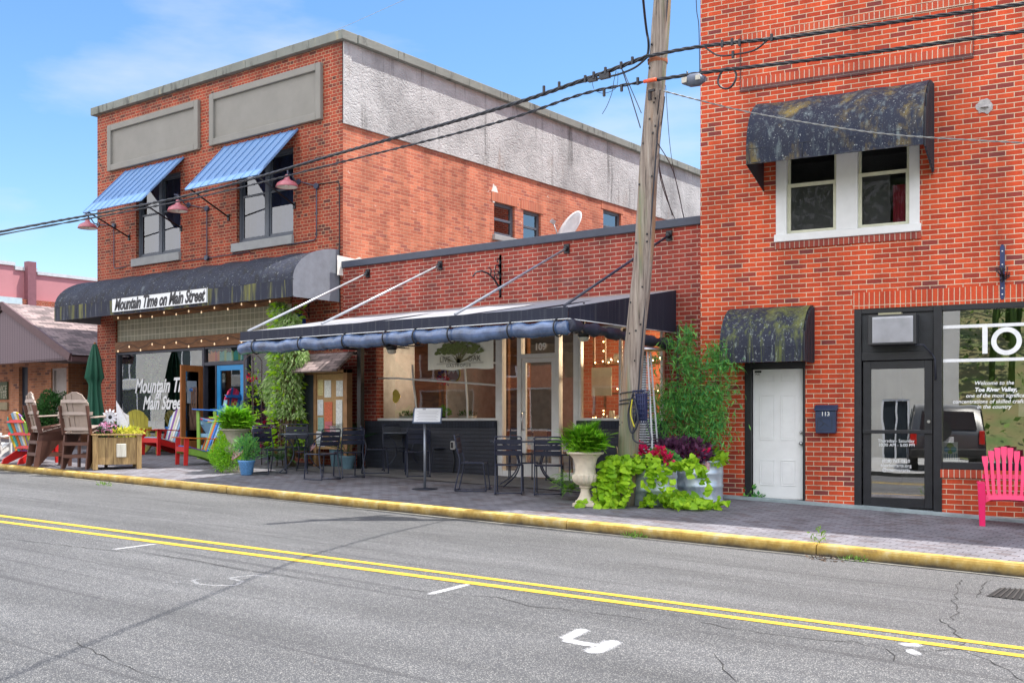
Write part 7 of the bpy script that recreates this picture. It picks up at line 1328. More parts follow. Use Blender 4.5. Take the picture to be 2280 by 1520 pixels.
# closed green parasol
pu = onY(211, 1000, 3.0); gu = gz(pu.x, 3.0); ztu = onY(206, 766, 3.0).z-gu; o = thing('closed_parasol', 'closed dark green parasol standing at the corner of the left shop', 'parasol', (pu.x, 3.0, gu)); mb = MB(); K = 64; prof = [(.03, ztu), (.055, ztu-.05), (.13, ztu-.35), (.20, ztu-.78), (.17, ztu-.80), (.12, ztu-.95), (.14, ztu-1.2), (.19, ztu-1.6), (.20, ztu-1.98), (.14, ztu-2.0)]
vs = []
for r_, z in prof:
    for j in range(K): a = 2*PI*j/K; k = 1+.30*cos(8*a+z*1.5)+.07*sin(3*a+z*4); vs.append((r_*k*cos(a), r_*k*sin(a)*.85, z+.03*cos(8*a)*(1 if r_ > .15 else 0)))
mb.add(vs, [(i*K+j, i*K+(j+1) % K, (i+1)*K+(j+1) % K, (i+1)*K+j) for i in range(len(prof)-1) for j in range(K)], True); mb.build('folded_canopy', mat('parasol_green', (.012, .085, .05), .8, var=.25, sc=3), o)
mb = MB(); mb.tube([(0, 0, 0), (0, 0, ztu+.04)], .022, 8); mb.build('pole', timb2, o); mb = MB(); mb.lathe([(.001, .12), (.05, .12), (.08, .06), (.26, .04), (.27, 0), (.001, 0)], 24); mb.build('base', blackm, o)
# wooden planter box with flowers and ornaments
pp_ = onG(246, 1045); o = thing('planter_box', 'weathered wooden planter box with corner posts near the kerb', 'planter', pp_+FW*.27, head(0, 1)+R(26)); pw_ = wood('planter_wood', (.46, .31, .13), (.20, .12, .05), sc=(1.5, 1, 14)); a, b_, h_ = .40, .30, .66
for sx in (-1, 1):
    for sy in (-1, 1): mb = MB(); mb.box(sx*a-.045, sx*a+.045, sy*b_-.045, sy*b_+.045, 0, h_); mb.build('corner_post', pw_, o, bevel=.005)
for k in range(5):
    for sy in (-1, 1):
        x = -a+.045+(2*a-.09)*k/5; mb = MB(); mb.box(x+.002, x+(2*a-.09)/5-.002, sy*(b_-.005)-.012, sy*(b_-.005)+.012, .10, h_-.04); mb.build('plank', pw_, o, bevel=.003)
for k in range(4):
    for sx in (-1, 1):
        y = -b_+.045+(2*b_-.09)*k/4; mb = MB(); mb.box(sx*(a-.005)-.012, sx*(a-.005)+.012, y+.002, y+(2*b_-.09)/4-.002, .10, h_-.04); mb.build('plank', pw_, o, bevel=.003)
mb = MB(); frame_rect(mb, -a-.06, a+.06, 0, 1, .001, 0, 0); mb = MB(); mb.box(-a-.06, a+.06, -b_-.06, -b_+.04, h_, h_+.03); mb.box(-a-.06, a+.06, b_-.04, b_+.06, h_, h_+.03); mb.box(-a-.06, -a+.04, -b_+.04, b_-.04, h_, h_+.03); mb.box(a-.04, a+.06, -b_+.04, b_-.04, h_, h_+.03); mb.build('top_rim', pw_, o, bevel=.004)
mb = MB(); mb.box(-a+.04, a-.04, -b_+.04, b_-.04, h_-.12, h_-.04); mb.build('soil', mat('soil', (.03, .02, .015), .95), o)
mb = MB(); mb.box(-.02, .16, -b_-.05, -b_-.018, .24, .50); mb.build('white_panel', wood('white_planks', (.70, .68, .60), (.48, .45, .38)), o, bevel=.01)
mb = MB(); bush(mb, (-.12, 0, h_+.08), (.22, .18, .14), 300, .06, 91, .3, .2, .6); o1 = mb.build('foliage', G2, o); mb = MB(); bush(mb, (.22, -.05, h_+.06), (.30, .26, .10), 420, .06, 92, .2, .2, .6); mb.build('yellow_foliage', YELF, o); mb = MB(); bush(mb, (-.16, -.05, h_+.14), (.15, .14, .10), 150, .05, 93, .3, .2, .9); mb.build('pink_petals', leafm('petal_pink', (.8, .25, .45), (.6, .5, .7)), o)
# metal daisy and cloth pennant stuck in the planter
pd_ = onY(246, 928, (pp_+FW*.27).y); gd_ = (pp_+FW*.27).z+h_-.05; o = thing('daisy_ornament', 'white metal daisy ornament standing in the wooden planter', 'garden ornament', (pd_.x, pd_.y, gd_), head(0, -1)); hz = pd_.z-gd_; mb = MB()
for k in range(12):
    a = k*PI/6; d = Vector((cos(a), 0, sin(a))); s = Vector((-sin(a), 0, cos(a))); c = Vector((0, .02, hz)); mb.add([c+d*.03-s*.01, c+d*.12-s*.026+Vector((0, .02, 0)), c+d*.17, c+d*.12+s*.026+Vector((0, .02, 0)), c+d*.03+s*.01], [(0, 1, 2, 3, 4)])
mb.build('petals', mat('daisy_white', (.7, .72, .78), .4), o); mb = MB(); mb.lathe([(.001, .02), (.03, .015), (.04, 0)], 14); mb.v = [Vector((v.x, v.z+.02, v.y+hz)) for v in mb.v]; mb.build('center', black, o); mb = MB(); mb.tube([(0, 0, 0), (0, 0, hz)], .008, 6); mb.build('stem', blackm, o)
pf_ = onY(272, 925, pd_.y+.1); o = thing('pennant', 'white curved cloth pennant beside the metal daisy', 'flag', (pf_.x, pf_.y, gd_), head(0, -1)); hz2 = pf_.z-gd_; mb = MB(); mb.add([(-.10+.0, .0, hz2-.22), (-.02, .03, hz2-.24), (.06, .02, hz2-.26), (.16-.02, 0, hz2-.20), (.14, .02, hz2-.0), (.04, .04, hz2+.07), (-.05, .02, hz2+.2), (-.12, 0, hz2+.30)][::1], [(0, 1, 2, 3, 4, 5, 6, 7)]); mb.v = [Vector((-v.x, v.y, v.z)) for v in mb.v]; mb.build('cloth', mat('pennant_white', (.7, .7, .75), .8, var=.12, sc=20), o); mb = MB(); mb.tube([(-.14, 0, 0), (-.12, 0, hz2+.05)], .006, 5); mb.build('stick', blackm, o)
# galvanised stock tanks
m_, nt, b = nodes('galvanised'); b.inputs['Metallic'].default_value = .55; b.inputs['Roughness'].default_value = .38; t = N(nt, 'ShaderNodeTexCoord'); v = N(nt, 'ShaderNodeTexVoronoi', Scale=14.0); nt.links.new(t.outputs['Object'], v.inputs['Vector']); n = N(nt, 'ShaderNodeTexNoise', Scale=2.5, Detail=6.0); mp_ = N(nt, 'ShaderNodeMapping'); mp_.inputs['Scale'].default_value = (2, 2, .6); nt.links.new(t.outputs['Object'], mp_.inputs[0]); nt.links.new(mp_.outputs[0], n.inputs['Vector'])
r = N(nt, 'ShaderNodeValToRGB'); r.color_ramp.elements[0].position = .35; r.color_ramp.elements[0].color = (.26, .36, .44, 1); r.color_ramp.elements[1].position = .65; r.color_ramp.elements[1].color = (.55, .62, .68, 1); ad = N(nt, 'ShaderNodeMath', operation='MULTIPLY_ADD'); ad.inputs[1].default_value = .25; sc_ = N(nt, 'ShaderNodeSeparateColor'); nt.links.new(v.outputs['Color'], sc_.inputs[0]); nt.links.new(sc_.outputs[0], ad.inputs[0]); nt.links.new(n.outputs['Fac'], ad.inputs[2]); nt.links.new(ad.outputs[0], r.inputs[0]); nt.links.new(r.outputs[0], b.inputs['Base Color']); galv = m_
def tank(label, p, rz, L_, W_, H_):
    o = thing('stock_tank', label, 'planter', p, rz, 'galvanised stock tanks used as planters'); prof = [(1.0, 0), (1.0, .02), (.99, .04), (.985, .19*H_/.6), (1.012, .205*H_/.6), (1.012, .235*H_/.6), (.99, .25*H_/.6), (.99, .38*H_/.6), (1.015, .395*H_/.6), (1.015, .425*H_/.6), (.995, .44*H_/.6), (1.0, H_-.04), (1.03, H_-.03), (1.03, H_), (.97, H_), (.96, H_-.06)]
    n_ = 16; base = []
    for j in range(n_+1): a = -PI/2+PI*j/n_; base.append((L_/2-W_/2+W_/2*cos(a), W_/2*sin(a)))
    for j in range(n_+1): a = PI/2+PI*j/n_; base.append((-(L_/2-W_/2)+W_/2*cos(a), W_/2*sin(a)))
    N_ = len(base); vs = [(x*k, y*k, z) for k, z in prof for x, y in base]; mb = MB(); mb.add(vs, [(i*N_+j, i*N_+(j+1) % N_, (i+1)*N_+(j+1) % N_, (i+1)*N_+j) for i in range(len(prof)-1) for j in range(N_)], True); mb.build('tank', galv, o)
    mb = MB(); mb.add([(x*.96, y*.96, H_-.06) for x, y in base], [tuple(range(N_))]); mb.build('soil', _m['soil'], o); return o
pt2 = onG(1562, 1117)+FW*.28; t2 = tank('galvanised stock tank planter standing against the bright red brick wall', pt2, head(0, 1)+R(8), .74, .56, .60)
pt1 = onG(1456, 1126)+FW*.30; t1 = tank('galvanised stock tank planter half covered by lime green trailing leaves', pt1, head(0, 1)+R(4), .74, .56, .58)
fl = lambda o, nm, m_, fn: (lambda mb: (fn(mb), mb.build(nm, m_, o))[1])(MB())
plant('trailing_vine', 'lime green heart leaved vine trailing down the left tank to the ground', 'plant', pt1+Vector((0, 0, .52)), [])
tv = [o for o in S.objects if o.name.startswith('trailing_vine')][0]
def trail(mb):
    r_ = random.Random(101)
    def hleaf(p, d, s, nn):
        d = Vector(d).normalized(); x = d.cross(Vector(nn)); x = x.normalized() if x.length > .01 else Vector((1, 0, 0)); q = d.cross(x)*.12*s
        mb.add([p, p+x*s*.34-d*s*.12, p+x*s*.48+d*s*.18+q, p+x*s*.30+d*s*.58, p+d*s*.95-q, p-x*s*.30+d*s*.58, p-x*s*.48+d*s*.18+q, p-x*s*.34-d*s*.12], [(0, 1, 2, 3, 4, 5, 6, 7)])
    for k in range(62):
        a = r_.uniform(-PI, PI); fr_ = -RT*cos(a)*1.0 if False else None
        low = k >= 40; lat = r_.uniform(-.62, -.12) if k < 26 else r_.uniform(-.12, .45); st = RT*lat*.8+FW*r_.uniform(-.34, -.2); p = Vector((st.x, st.y, r_.uniform(-.02, .14) if not low else -.40)); out = (RT*lat*1.5-FW*r_.uniform(.25, .8)); out = out.normalized(); L_ = r_.uniform(.3, 1.2) if k < 26 else r_.uniform(.15, .85); n_ = int(L_/.075); el = .4 if not low else 0
        for i in range(n_):
            d = Vector((out.x*cos(el), out.y*cos(el), sin(el))); p = p+d*.075; el = max(-1.5, el-.3)
            if p.z < -.47: p.z = -.47+r_.uniform(0, .03); el = 0
            for q in (0, 1): hleaf(p+Vector((r_.gauss(0, .03), r_.gauss(0, .03), r_.gauss(0, .03))), out*.6+RT*r_.uniform(-1, 1)+Vector((0, 0, r_.uniform(-.8, .3))), r_.uniform(.07, .14), (-FW+Vector((r_.gauss(0, .4), r_.gauss(0, .4), r_.gauss(.7, .4)))))
fl(tv, 'leaves', G3, trail)
plant('geranium', 'pink and red geraniums flowering in the left stock tank', 'flowers', pt1+Vector((0, 0, .50)), [('foliage', G5, lambda mb: bush(mb, (.1, .05, .12), (.32, .22, .16), 500, .07, 105, .3, .2, .8)), ('petals', PINKF, lambda mb: [bush(mb, (x, y, z), (.075, .07, .06), 60, .05, 106+i, .4, .2, .9) for i, (x, y, z) in enumerate(((-.02, -.20, .28), (.26, -.18, .26), (.36, -.16, .18), (.16, -.24, .20), (-.14, -.1, .33)))])])
plant('geranium', 'pink and red geraniums flowering in the right stock tank', 'flowers', pt2+Vector((0, 0, .52)), [('foliage', G3, lambda mb: bush(mb, (.05, 0, .10), (.36, .24, .12), 400, .10, 115, .3, .2, .7)), ('petals', PINKF, lambda mb: [bush(mb, (x, y, z), (.065, .06, .055), 60, .05, 116+i, .4, .2, .9) for i, (x, y, z) in enumerate(((-.16, -.26, .16), (.10, -.26, .12), (.24, -.22, .18), (-.30, -.2, .2), (.02, -.2, .22)))])])
plant('purple_foliage_plant', 'mass of dark purple leaves filling the back of the stock tanks', 'plant', (pt1+pt2)/2+Vector((0, .15, .55)), [('foliage', PURL, lambda mb: (bush(mb, (-.1, .05, .16), (.56, .26, .20), 1300, .08, 121, .4, .2, .6)))])
plant('violet_petunia', 'dark violet trailing flowers between the urn and the left stock tank', 'flowers', pt1-RT*.45+Vector((0, 0, .30)), [('foliage', G2, lambda mb: bush(mb, (0, 0, .0), (.22, .2, .3), 500, .07, 125)), ('petals', BLUF, lambda mb: bush(mb, (0, -.08, .12), (.18, .14, .18), 120, .06, 126, .3, .3, .9))])
# tall feathery climber on canes behind the tanks
def cyp(mb):
    r_ = random.Random(131)
    def blob(c, rad, n): 
        for i in range(int(n*.42)):
            v = Vector((r_.gauss(0, .5), r_.gauss(0, .45), r_.gauss(0, .45))); p = Vector(c)+Vector((v.x*rad[0], v.y*rad[1], v.z*rad[2])); l = r_.uniform(.06, .15); mb.leaf(p, (r_.gauss(0, .6), r_.gauss(0, .5), -.5+r_.gauss(0, .6)), l*.17, l)
    for (px, py, rx, rz_, n) in ((1530, 745, .10, .22, 420), (1522, 790, .20, .22, 650), (1548, 830, .22, .3, 900), (1585, 800, .14, .2, 520), (1600, 770, .16, .10, 300), (1612, 800, .18, .16, 420), (1628, 812, .16, .1, 200), (1500, 880, .28, .3, 1300), (1550, 900, .34, .36, 2200), (1590, 880, .24, .3, 1200), (1470, 930, .26, .26, 900), (1540, 970, .40, .26, 2200), (1600, 940, .20, .3, 900), (1455, 800, .10, .2, 180), (1490, 760, .12, .12, 160), (1450, 890, .14, .2, 350)):
        p = onY(px, py, pt2.y+.05)-cp; blob(p, (rx*1.2, .18, rz_*1.1), n)
    for k in range(60):
        px, py = r_.choice(((1522, 730), (1540, 760), (1600, 765), (1630, 800), (1590, 860), (1500, 850), (1460, 860), (1560, 860))); p = onY(px+r_.uniform(-18, 18), py+r_.uniform(-10, 40), pt2.y+r_.uniform(-.1, .1))-cp
        for i in range(14):
            p = p+Vector((r_.gauss(0, .010), r_.gauss(0, .01), -.028)); l = r_.uniform(.03, .07)
            for q in (-1, 1): mb.leaf(p, (q, r_.gauss(0, .4), -.4), l*.2, l)
cp = pt2+Vector((0, 0, .5))
o = thing('feathery_climber', 'tall feathery green climber on canes rising from the right stock tank', 'plant', cp); fl(o, 'foliage', G5, cyp)
def canes(mb):
    for px, pt, pb in ((1480, 745, 1010), (1528, 722, 1010), (1560, 800, 1010), (1600, 770, 1010), (1545, 860, 1010), (1508, 800, 1010)): a, b_ = onY(px, pt, pt2.y+.05)-cp, onY(px*.5+1550*.5, pb, pt2.y+.05)-cp; mb.tube([b_, (a+b_)/2+Vector((.02, 0, 0)), a], .007, 5)
fl(o, 'cane', mat('green_cane', (.05, .09, .03), .7), canes)
# patio heater behind the pole
ph = onY(1432, 1000, 2.75); gh = gz(ph.x, 2.75); o = thing('patio_heater', 'slim pyramid patio heater with white mesh sides behind the pole', 'patio heater', (ph.x, 2.75, gh), .3); ht_ = onY(1432, 775, 2.75).z-gh; mb = MB(); mb.add([(sx*w, sy*w, z) for z, w in ((0, .22), (.62, .20)) for sx, sy in ((-1, -1), (1, -1), (1, 1), (-1, 1))], [(0, 1, 5, 4), (1, 2, 6, 5), (2, 3, 7, 6), (3, 0, 4, 7), (4, 5, 6, 7)]); mb.build('base_cabinet', mat('heater_grey', (.35, .37, .4), .4), o)
mb = MB()
for sx, sy in ((-1, -1), (1, -1), (1, 1), (-1, 1)): mb.beam((sx*.19, sy*.19, .62), (sx*.09, sy*.09, ht_-.06), .022, .022)
for k in range(40):
    z = .66+(ht_-.75)*k/40; w = .19-.10*(z-.62)/(ht_-.68); mb.tube([(-w, -w, z), (w, -w, z), (w, w, z), (-w, w, z), (-w, -w, z)], .0045, 4, cap=False)
mb.build('mesh_guard', mat('heater_white', (.62, .64, .68), .35), o); mb = MB(); mb.lathe([(.001, ht_+.03), (.2, ht_+.01), (.31, ht_-.03), (.30, ht_-.04), (.001, ht_-.0)], 28); mb.build('reflector', mat('steel', (.5, .5, .5), .3, metal=1), o); mb = MB(); mb.tube([(0, 0, .6), (0, 0, ht_-.05)], .045, 12); mb.build('glass_tube', mat('tube_grey', (.25, .26, .28), .2), o)
# little stars and stripes on sticks
fr_m, fb_m, fw_m = mat('flag_red', (.50, .02, .03), .8), mat('flag_blue', (.02, .03, .18), .8), mat('flag_white', (.72, .72, .74), .8)
def flag(label, p, rz, s, tilt, droop=.6):
    o = thing('small_flag', label, 'flag', p, rz, 'small stars and stripes flags in the planters', tilt=(0, tilt)); mb = MB(); mb.tube([(0, 0, -.05), (0, 0, s*1.7)], .005, 5); mb.build('stick', mat('flag_stick', (.5, .35, .15), .6), o); mb = MB(); nx = 10
    def P(i, j): u = i/nx; v = j/13; return (s*u*(1-.35*droop), .02*sin(u*7), s*1.65-s*.62*v-s*droop*u*.55)
    for j in range(13):
        mb.cur = 0 if j % 2 == 0 else 1
        i0 = 4 if j < 7 else 0
        for i in range(i0, nx): mb.add([P(i, j), P(i+1, j), P(i+1, j+1), P(i, j+1)], [(0, 1, 2, 3)])
    mb.cur = 2
    for i in range(4): mb.add([P(i, 0), P(i+1, 0), P(i+1, 7), P(i, 7)], [(0, 1, 2, 3)])
    mb.cur = 1
    for j in range(6):
        for i in range(5):
            a = Vector(P(.35+i*.75, .8+j*1.05)); k = s*.018; mb.add([a+Vector((-k, -.004, 0)), a+Vector((0, -.004, -k)), a+Vector((k, -.004, 0)), a+Vector((0, -.004, k))], [(0, 1, 2, 3)])
    mb.build('cloth', [fr_m, fw_m, fb_m], o)
pf = onY(1382, 1040, pt1.y-.1); flag('small stars and stripes flag between the urn fern and the pole', pf-Vector((0, 0, .1)), head(0, 1), .24, R(-8), 1.1)
pf = onY(1563, 1040, pt2.y-.3); flag('tiny stars and stripes flag at the front of the right stock tank', pf-Vector((0, 0, .14)), head(0, 1), .16, 0, .8)
pf = onY(532, 1030, onG(549, 1057).y-.1); flag('small stars and stripes flag drooping by the blue glazed pot', pf-Vector((0, 0, .1)), head(0, 1)+PI, .26, R(-12), 1.1)
pf = onY(486, 1000, 1.7); flag('small stars and stripes flag in the lime plant by the multicoloured chair', pf-Vector((0, 0, .2)), head(0, 1), .2, 0, 1.4)
pf = onY(703, 990, 2.6); flag('small stars and stripes flag in the orange flower clump', pf-Vector((0, 0, .2)), head(0, 1)+PI, .16, 0, 1.0)
# weeds in the gutter and joints
for i, (px, py, rx, h_, n, lb) in enumerate(((232, 1071, .22, .03, 90, 'weed tuft in the gutter below the wooden planter'), (1412, 1197, .20, .03, 110, 'flat weed tuft in the gutter in front of the stock tanks'), (1820, 1226, .10, .10, 60, 'weed sprouting from the kerb joint in front of the white door'), (1900, 1248, .16, .02, 60, 'thin weed strip in the gutter right of the kerb joint'))):
    p = onG(px, py); plant('weed', lb, 'weed', p+Vector((0, .0, .0)), [('leaves', LEAFW, lambda mb, rx=rx, h_=h_, n=n, i=i: bush(mb, (0, 0, h_*.6), (rx, .05, h_), n, .045, 141+i, .8, 0, .3))], 'weeds in the gutter and joints')
p = onG(1668, 1110); plant('weed', 'leafy weed growing at the left foot of the white door', 'weed', p, [('leaves', G5, lambda mb: (bush(mb, (-.02, 0, .08), (.13, .05, .10), 70, .08, 147, .5, 0, .6), bush(mb, (.14, 0, .03), (.12, .04, .03), 40, .06, 148, .4, 0, .6)))], 'weeds in the gutter and joints')
p = onG(1835, 1232); o = thing('dead_leaves', 'clump of dark dead leaves in the gutter by the kerb joint', 'leaves', p); mb = MB(); bush(mb, (0, 0, .015), (.18, .05, .02), 60, .05, 149, 0, 0, .4); mb.build('leaves', mat('dead_leaf', (.07, .045, .03), .8, isl=.5), o)
# things in the restaurant window
for i, (px, lb) in enumerate(((910, 'pale trough of succulents on the restaurant window sill, left one'), (1043, 'pale trough of succulents on the restaurant window sill, right one'))):
    x, z = A(px, 932, .35)[0], kt; plant('sill_planter', lb, 'planter', FM.w(x, .32, kt+.0), [('trough', mat('pale_ceramic', (.5, .5, .46), .4), lambda mb: mb.lathe([(.001, 0), (.10, 0), (.13, .09), (.125, .09), (.001, .07)], 20, sx=1.7, sy=.8)), ('succulents', G2, lambda mb, i=i: bush(mb, (0, 0, .11), (.2, .08, .06), 160, .05, 151+i, .6, 0, .4))], 'planters on the restaurant window sill')
x = A(985, 905, .35)[0]; plant('window_plant', 'bright green leafy plant standing inside the restaurant window', 'plant', FM.w(x, .4, kt), [('pot', blackm, potl(.08, .06)), ('foliage', G1, lambda mb: (fern(mb, (0, 0, .12), 22, .22, 2.0, .5, .05, 155), bush(mb, (0, 0, .15), (.12, .1, .1), 200, .06, 156)))])
c_ = A(990, 835, .3); o = thing('window_wreath', 'red and navy flower wreath hanging inside the restaurant window', 'wreath', FM.w(c_[0], .3, c_[1])); mb = MB(); r_ = random.Random(7)
for k in range(160): a = r_.uniform(0, 6.28); rr = r_.uniform(.08, .17); mb.leaf((rr*cos(a), r_.uniform(-.03, .03), rr*sin(a)), (r_.gauss(0, 1), -.5, r_.gauss(0, 1)), .04, .06)
mb.build('leaves', BLUF, o); mb = MB()
for k in range(70): a = r_.uniform(-2.6, -.3); rr = r_.uniform(.06, .17); mb.leaf((rr*cos(a), -.04, rr*sin(a)), (r_.gauss(0, 1), -.5, r_.gauss(0, 1)), .05, .06)
mb.build('petals', PINKF, o)
c_ = A(1012, 832, .3); o = thing('round_window_sign', 'round green and blue landscape sign beside the window wreath', 'sign', FM.w(c_[0], .28, c_[1])); mb = MB()
mb.lathe([(.001, 0), (.17, 0), (.17, .01)], 32); mb.v = [Vector((v.x, -v.z, v.y)) for v in mb.v]; mb.build('rim', mat('rim_green', (.30, .45, .12)), o); mb = MB(); mb.cur = 0; mb.add([(.14*cos(a), -.014, .14*sin(a)) for a in [i*PI/10 for i in range(20)]], [tuple(range(20))]); mb.cur = 1; mb.add([(-.13, -.016, -.04), (-.05, -.016, .06), (0, -.016, 0), (.06, -.016, .07), (.13, -.016, -.04), (.08, -.016, -.11), (-.08, -.016, -.11)], [tuple(range(7))]); mb.build('picture', [mat('sign_sky', (.25, .5, .65)), mat('sign_hill', (.03, .12, .22))], o)
c_ = A(886, 882, .12); o = thing('gold_leaf_sticker', 'yellow leaf shape stuck on the left of the restaurant window', 'sticker', FM.w(c_[0], .07, c_[1])); mb = MB(); mb.add([(.10*cos(a)*(1+.15*cos(5*a)), 0, .13*sin(a)*(1+.1*cos(3*a))) for a in [i*PI/12 for i in range(24)]], [tuple(range(24))]); mb.build('leaf_shape', mat('ochre', (.42, .32, .03), .6), o)
# display in the left shop window
xd, zd_ = A(345, 900, .7); o = thing('display_table', 'small wooden table with plants behind the left shop window', 'table', FM.w(xd, .7, .45)); mb = MB(); mb.box(-.9, .9, -.25, .25, .70, .74); mb.build('table_top', timber, o)
for sx in (-1, 1):
    for sy in (-1, 1): mb = MB(); mb.box(sx*.85-.03, sx*.85+.03, sy*.2-.03, sy*.2+.03, 0, .70); mb.build('leg', timber, o)
plant('window_tree', 'slender green indoor tree behind the left shop window lettering', 'plant', FM.w(A(340, 900, .7)[0], .7, 1.20), [('pot', pale_pot, potl(.18, .12)), ('foliage', G5, lambda mb: [bush(mb, (0, 0, .35+k*.17), (.26-.02*k, .2, .14), 200, .08, 161+k) for k in range(9)]), ('stem', _m['vine_stem'], lambda mb: mb.tube([(0, 0, .1), (0, 0, 1.8)], .012, 5))])
plant('window_plant', 'green leafy hanging plant at the left edge of the left shop window', 'plant', FM.w(A(277, 900, .4)[0], .5, .55), [('foliage', G3, lambda mb: bush(mb, (0, 0, 1.4), (.22, .2, 1.1), 1500, .09, 171))])
o = thing('bead_curtain', 'strings of brown driftwood hanging in the open orange door', 'ornament', FM.w(A(432, 900, -.3)[0], -.35, A(432, 862, -.3)[1])); mb = MB()
for k in range(9): x = -.16+.04*k; mb.tube([(x, 0, 0)]+[(x+random.uniform(-.012, .012), 0, -.12*j) for j in range(1, 9)], .011, 5)
mb.build('strings', mat('driftwood', (.16, .09, .06), .8), o)
# ================================================================ ACROSS THE STREET (seen only as reflections in the shop glass)
def block(name, label, x0, x1, y, z1, m, win, wm, z0=-.6, depth=8, door=None):
    o = thing(name, label, 'building', ((x0+x1)/2, y, 0)); F = Frame(0, y, 0); mb = MB(); hs = []
    for (a, b, c, d) in win: hs.append((a, b, c, d))
    wall(mb, x0, x1, z0, z1, hs, 0, -.15)
    mb.quad((x0, 0, z0), (x0, 0, z1), (x0, -depth, z1), (x0, -depth, z0)); mb.quad((x1, 0, z0), (x1, -depth, z0), (x1, -depth, z1), (x1, 0, z1)); mb.quad((x0, 0, z1), (x1, 0, z1), (x1, -depth, z1), (x0, -depth, z1)); bld(mb, 'wall', m, o, F)
    for (a, b, c, d) in win:
        mb = MB(); frame_rect(mb, a, b, c, d, .08, -.12, -.02); mb.box((a+b)/2-.03, (a+b)/2+.03, -.1, -.04, c+.08, d-.08); f = bld(mb, 'window', wm, o, F); mb = MB(); mb.quad((a+.05, -.09, c+.05), (b-.05, -.09, c+.05), (b-.05, -.09, d-.05), (a+.05, -.09, d-.05)); g = bld(mb, 'pane', mat('dark_pane', (.03, .04, .05), .1), o, F); g.parent = f
    mb = MB(); mb.box(x0-.1, x1+.1, -.2, .12, z1-.002, z1+.2); bld(mb, 'parapet_cap', limestone, o, F); return o
wr = mat('render_white', (.66, .64, .58), .85, var=.08, sc=1.5)
block('white_rendered_building', 'white rendered building across the street, reflected in the gallery door', -5, 3.4, -24, 6.5, wr, [(-3.8, -2.2, 3.6, 5.2), (.2, 1.8, 3.6, 5.2), (-3.6, -1.2, .3, 2.6), (.6, 1.6, -.2, 2.2)], white)
block('opposite_brick_building', 'red brick building across the street, reflected in the restaurant door', -38, -15, -21, 6.5, bwarm, [(-36+5.2*i, -34.2+5.2*i, 3.4, 5.2) for i in range(4)]+[(-36+5.2*i, -32.4+5.2*i, .9, 2.9) for i in range(4)], white, z0=-.3)
block('opposite_pale_building', 'long pale rendered building across the street, reflected in the left shop window', -74, -40, -20, 7.5, wr, [(-72+5.5*i, -70.2+5.5*i, 3.9, 5.7) for i in range(6)]+[(-72+5.5*i, -68.6+5.5*i, 1.2, 3.4) for i in range(6)], white, z0=0)
r_ = random.Random(200); mb = MB(); nx, ny = 40, 10
mb.add([(-90+4*i, -26-3*j, (.2+j*1.15+.5*sin(i*.7+j))-.02*(-90+4*i)) for j in range(ny) for i in range(nx)], [(j*nx+i, j*nx+i+1, (j+1)*nx+i+1, (j+1)*nx+i) for j in range(ny-1) for i in range(nx-1)]); bk = mb.build('wooded_slope', mat('bank_leaf_litter', (.22, .17, .08), .95, col2=(.09, .15, .04), sc=.8)); struct(bk)
mb = MB()
for k in range(46):
    x, y = r_.uniform(-14, 34), r_.uniform(-52, -27); zb = (-26-y)*.36+.2-.02*x; h = r_.uniform(4, 9)
    for i in range(150): v = Vector((r_.gauss(0, 1), r_.gauss(0, 1), r_.gauss(0, 1))).normalized()*r_.uniform(.4, 1); l = r_.uniform(.3, .7); mb.leaf((x+v.x*2.2, y+v.y*2.2, zb+h+v.z*2.4), (r_.gauss(0, 1), r_.gauss(0, 1), r_.gauss(0, 1)), l*.8, l)
    mb.tube([(x, y, zb-.5), (x+.2, y, zb+h*.6), (x, y, zb+h)], .14, 5)
for i in range(2600): x = r_.uniform(3.4, 34); y = r_.uniform(-50, -26); zb = (-26-y)*.38+.4-.02*x; l = r_.uniform(.15, .4); mb.leaf((x, y, zb+r_.uniform(0, .6)), (r_.gauss(0, 1), r_.gauss(0, 1), 1), l*.6, l)
w_ = mb.build('woodland', leafm('leaf_wood', (.20, .32, .06), (.05, .12, .02))); tag(w_, 'wooded bank across the street, reflected in the gallery window', 'woodland', kind='stuff')
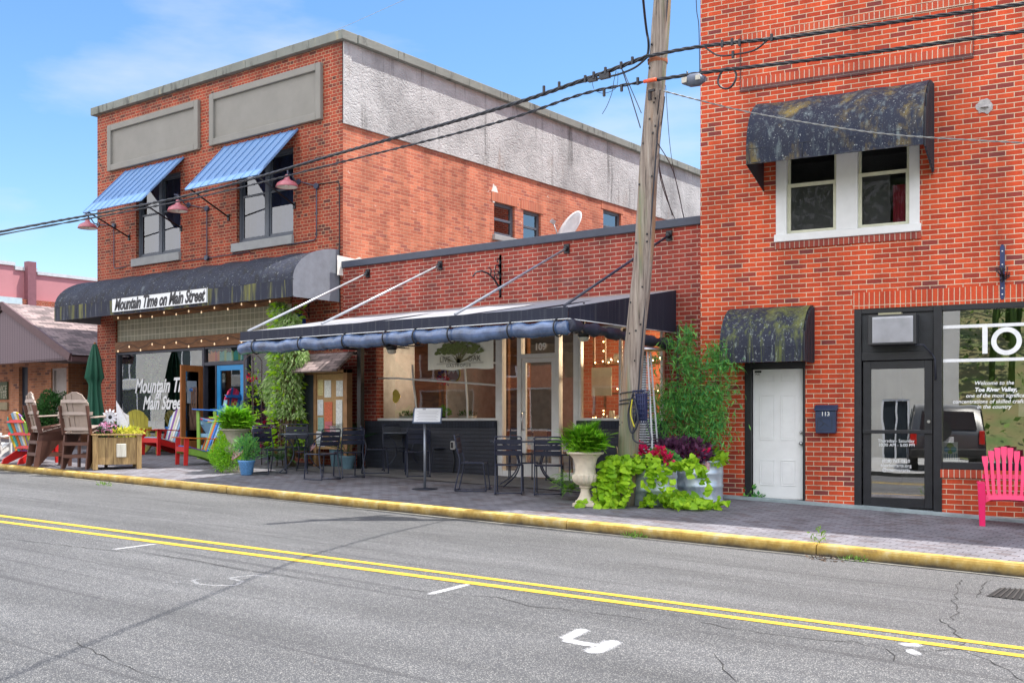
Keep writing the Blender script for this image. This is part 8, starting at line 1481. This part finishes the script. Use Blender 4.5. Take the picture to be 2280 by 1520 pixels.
# parked car with its tail to the street
cx_, cy_ = 2.35, -10.5; zc = gz(cx_, -9.0)+.11; o = thing('parked_car', 'dark off road car parked across the street with its tail towards the shops', 'car', (cx_, cy_, zc), PI); body = mat('car_grey', (.045, .048, .05), .3, var=.05, coat=.8); rub = mat('tyre_rubber', (.02, .02, .02), .8); cg = mat('car_glass', (.02, .025, .03), .06)
prof = [(0, .45), (.02, .95), (.08, 1.05), (.26, 1.68), (.45, 1.78), (2.2, 1.80), (2.9, 1.20), (4.35, 1.08), (4.55, .85), (4.55, .42)]
mb = MB(); vs = []; xs2 = [-.96, -.93, -.80, 0, .80, .93, .96]
for y, z in prof:
    for x in xs2: t = max(0, (z-1.0)/.8); vs.append((x*(1-.16*t), y+(.03 if abs(x) > .9 else 0), z-(.03 if abs(x) > .9 else 0)*(1 if z > 1 else 0)))
n_ = len(xs2); mb.add(vs, [(i*n_+j, i*n_+j+1, (i+1)*n_+j+1, (i+1)*n_+j) for i in range(len(prof)-1) for j in range(n_-1)], True); k = len(prof)
mb.add([(-.96*(1-.16*max(0, (z-1)/.8)), y, z) for y, z in prof], [tuple(range(k))]); mb.add([(.96*(1-.16*max(0, (z-1)/.8)), y, z) for y, z in prof], [tuple(range(k-1, -1, -1))]); mb.box(-.93, .93, .05, 4.5, .36, .46); mb.build('body', body, o)
mb = MB(); mb.add([(-.72, .085, 1.13), (.72, .085, 1.13), (.64, .225, 1.62), (-.64, .225, 1.62)], [(0, 1, 2, 3)]); mb.v = [v+Vector((0, -.012, 0)) for v in mb.v]; mb.build('rear_window', cg, o)
for s in (-1, 1):
    mb = MB(); mb.add([(s*.955, .5, 1.08), (s*.955, 2.7, 1.12), (s*.86, 2.15, 1.68), (s*.86, .55, 1.68)], [(0, 1, 2, 3)]); mb.v = [v+Vector((s*.012, 0, 0)) for v in mb.v]; mb.build('side_window', cg, o)
    mb = MB(); mb.box(s*.86-.07, s*.86+.09, -.03, .12, .72, 1.10); mb.build('tail_light', mat('tail_red', (.55, .02, .015), .2, coat=.5), o, bevel=.02)
    for y in (.85, 3.65): mb = MB(); mb.tube([(s*.74, y, .37), (s*.97, y, .37)], .37, 24); w2 = mb.build('wheel', rub, o); mb = MB(); mb.tube([(s*.972, y, .37), (s*.985, y, .37)], .22, 16); w3 = mb.build('rim', silver, o); w3.parent = w2; w3.matrix_parent_inverse = Matrix.Identity(4)
mb = MB(); mb.box(-.95, .95, -.1, .06, .42, .62); mb.build('bumper', mat('bumper_black', (.02, .02, .02), .5), o, bevel=.03); mb = MB(); mb.box(-.16, .16, -.012, .01, .78, .92); mb.build('number_plate', mat('plate_white', (.6, .6, .6), .5), o); mb = MB(); mb.tube([(.20, -.10, 1.1), (.20, .02, 1.1)], .3, 24); mb.build('spare_wheel', rub, o)
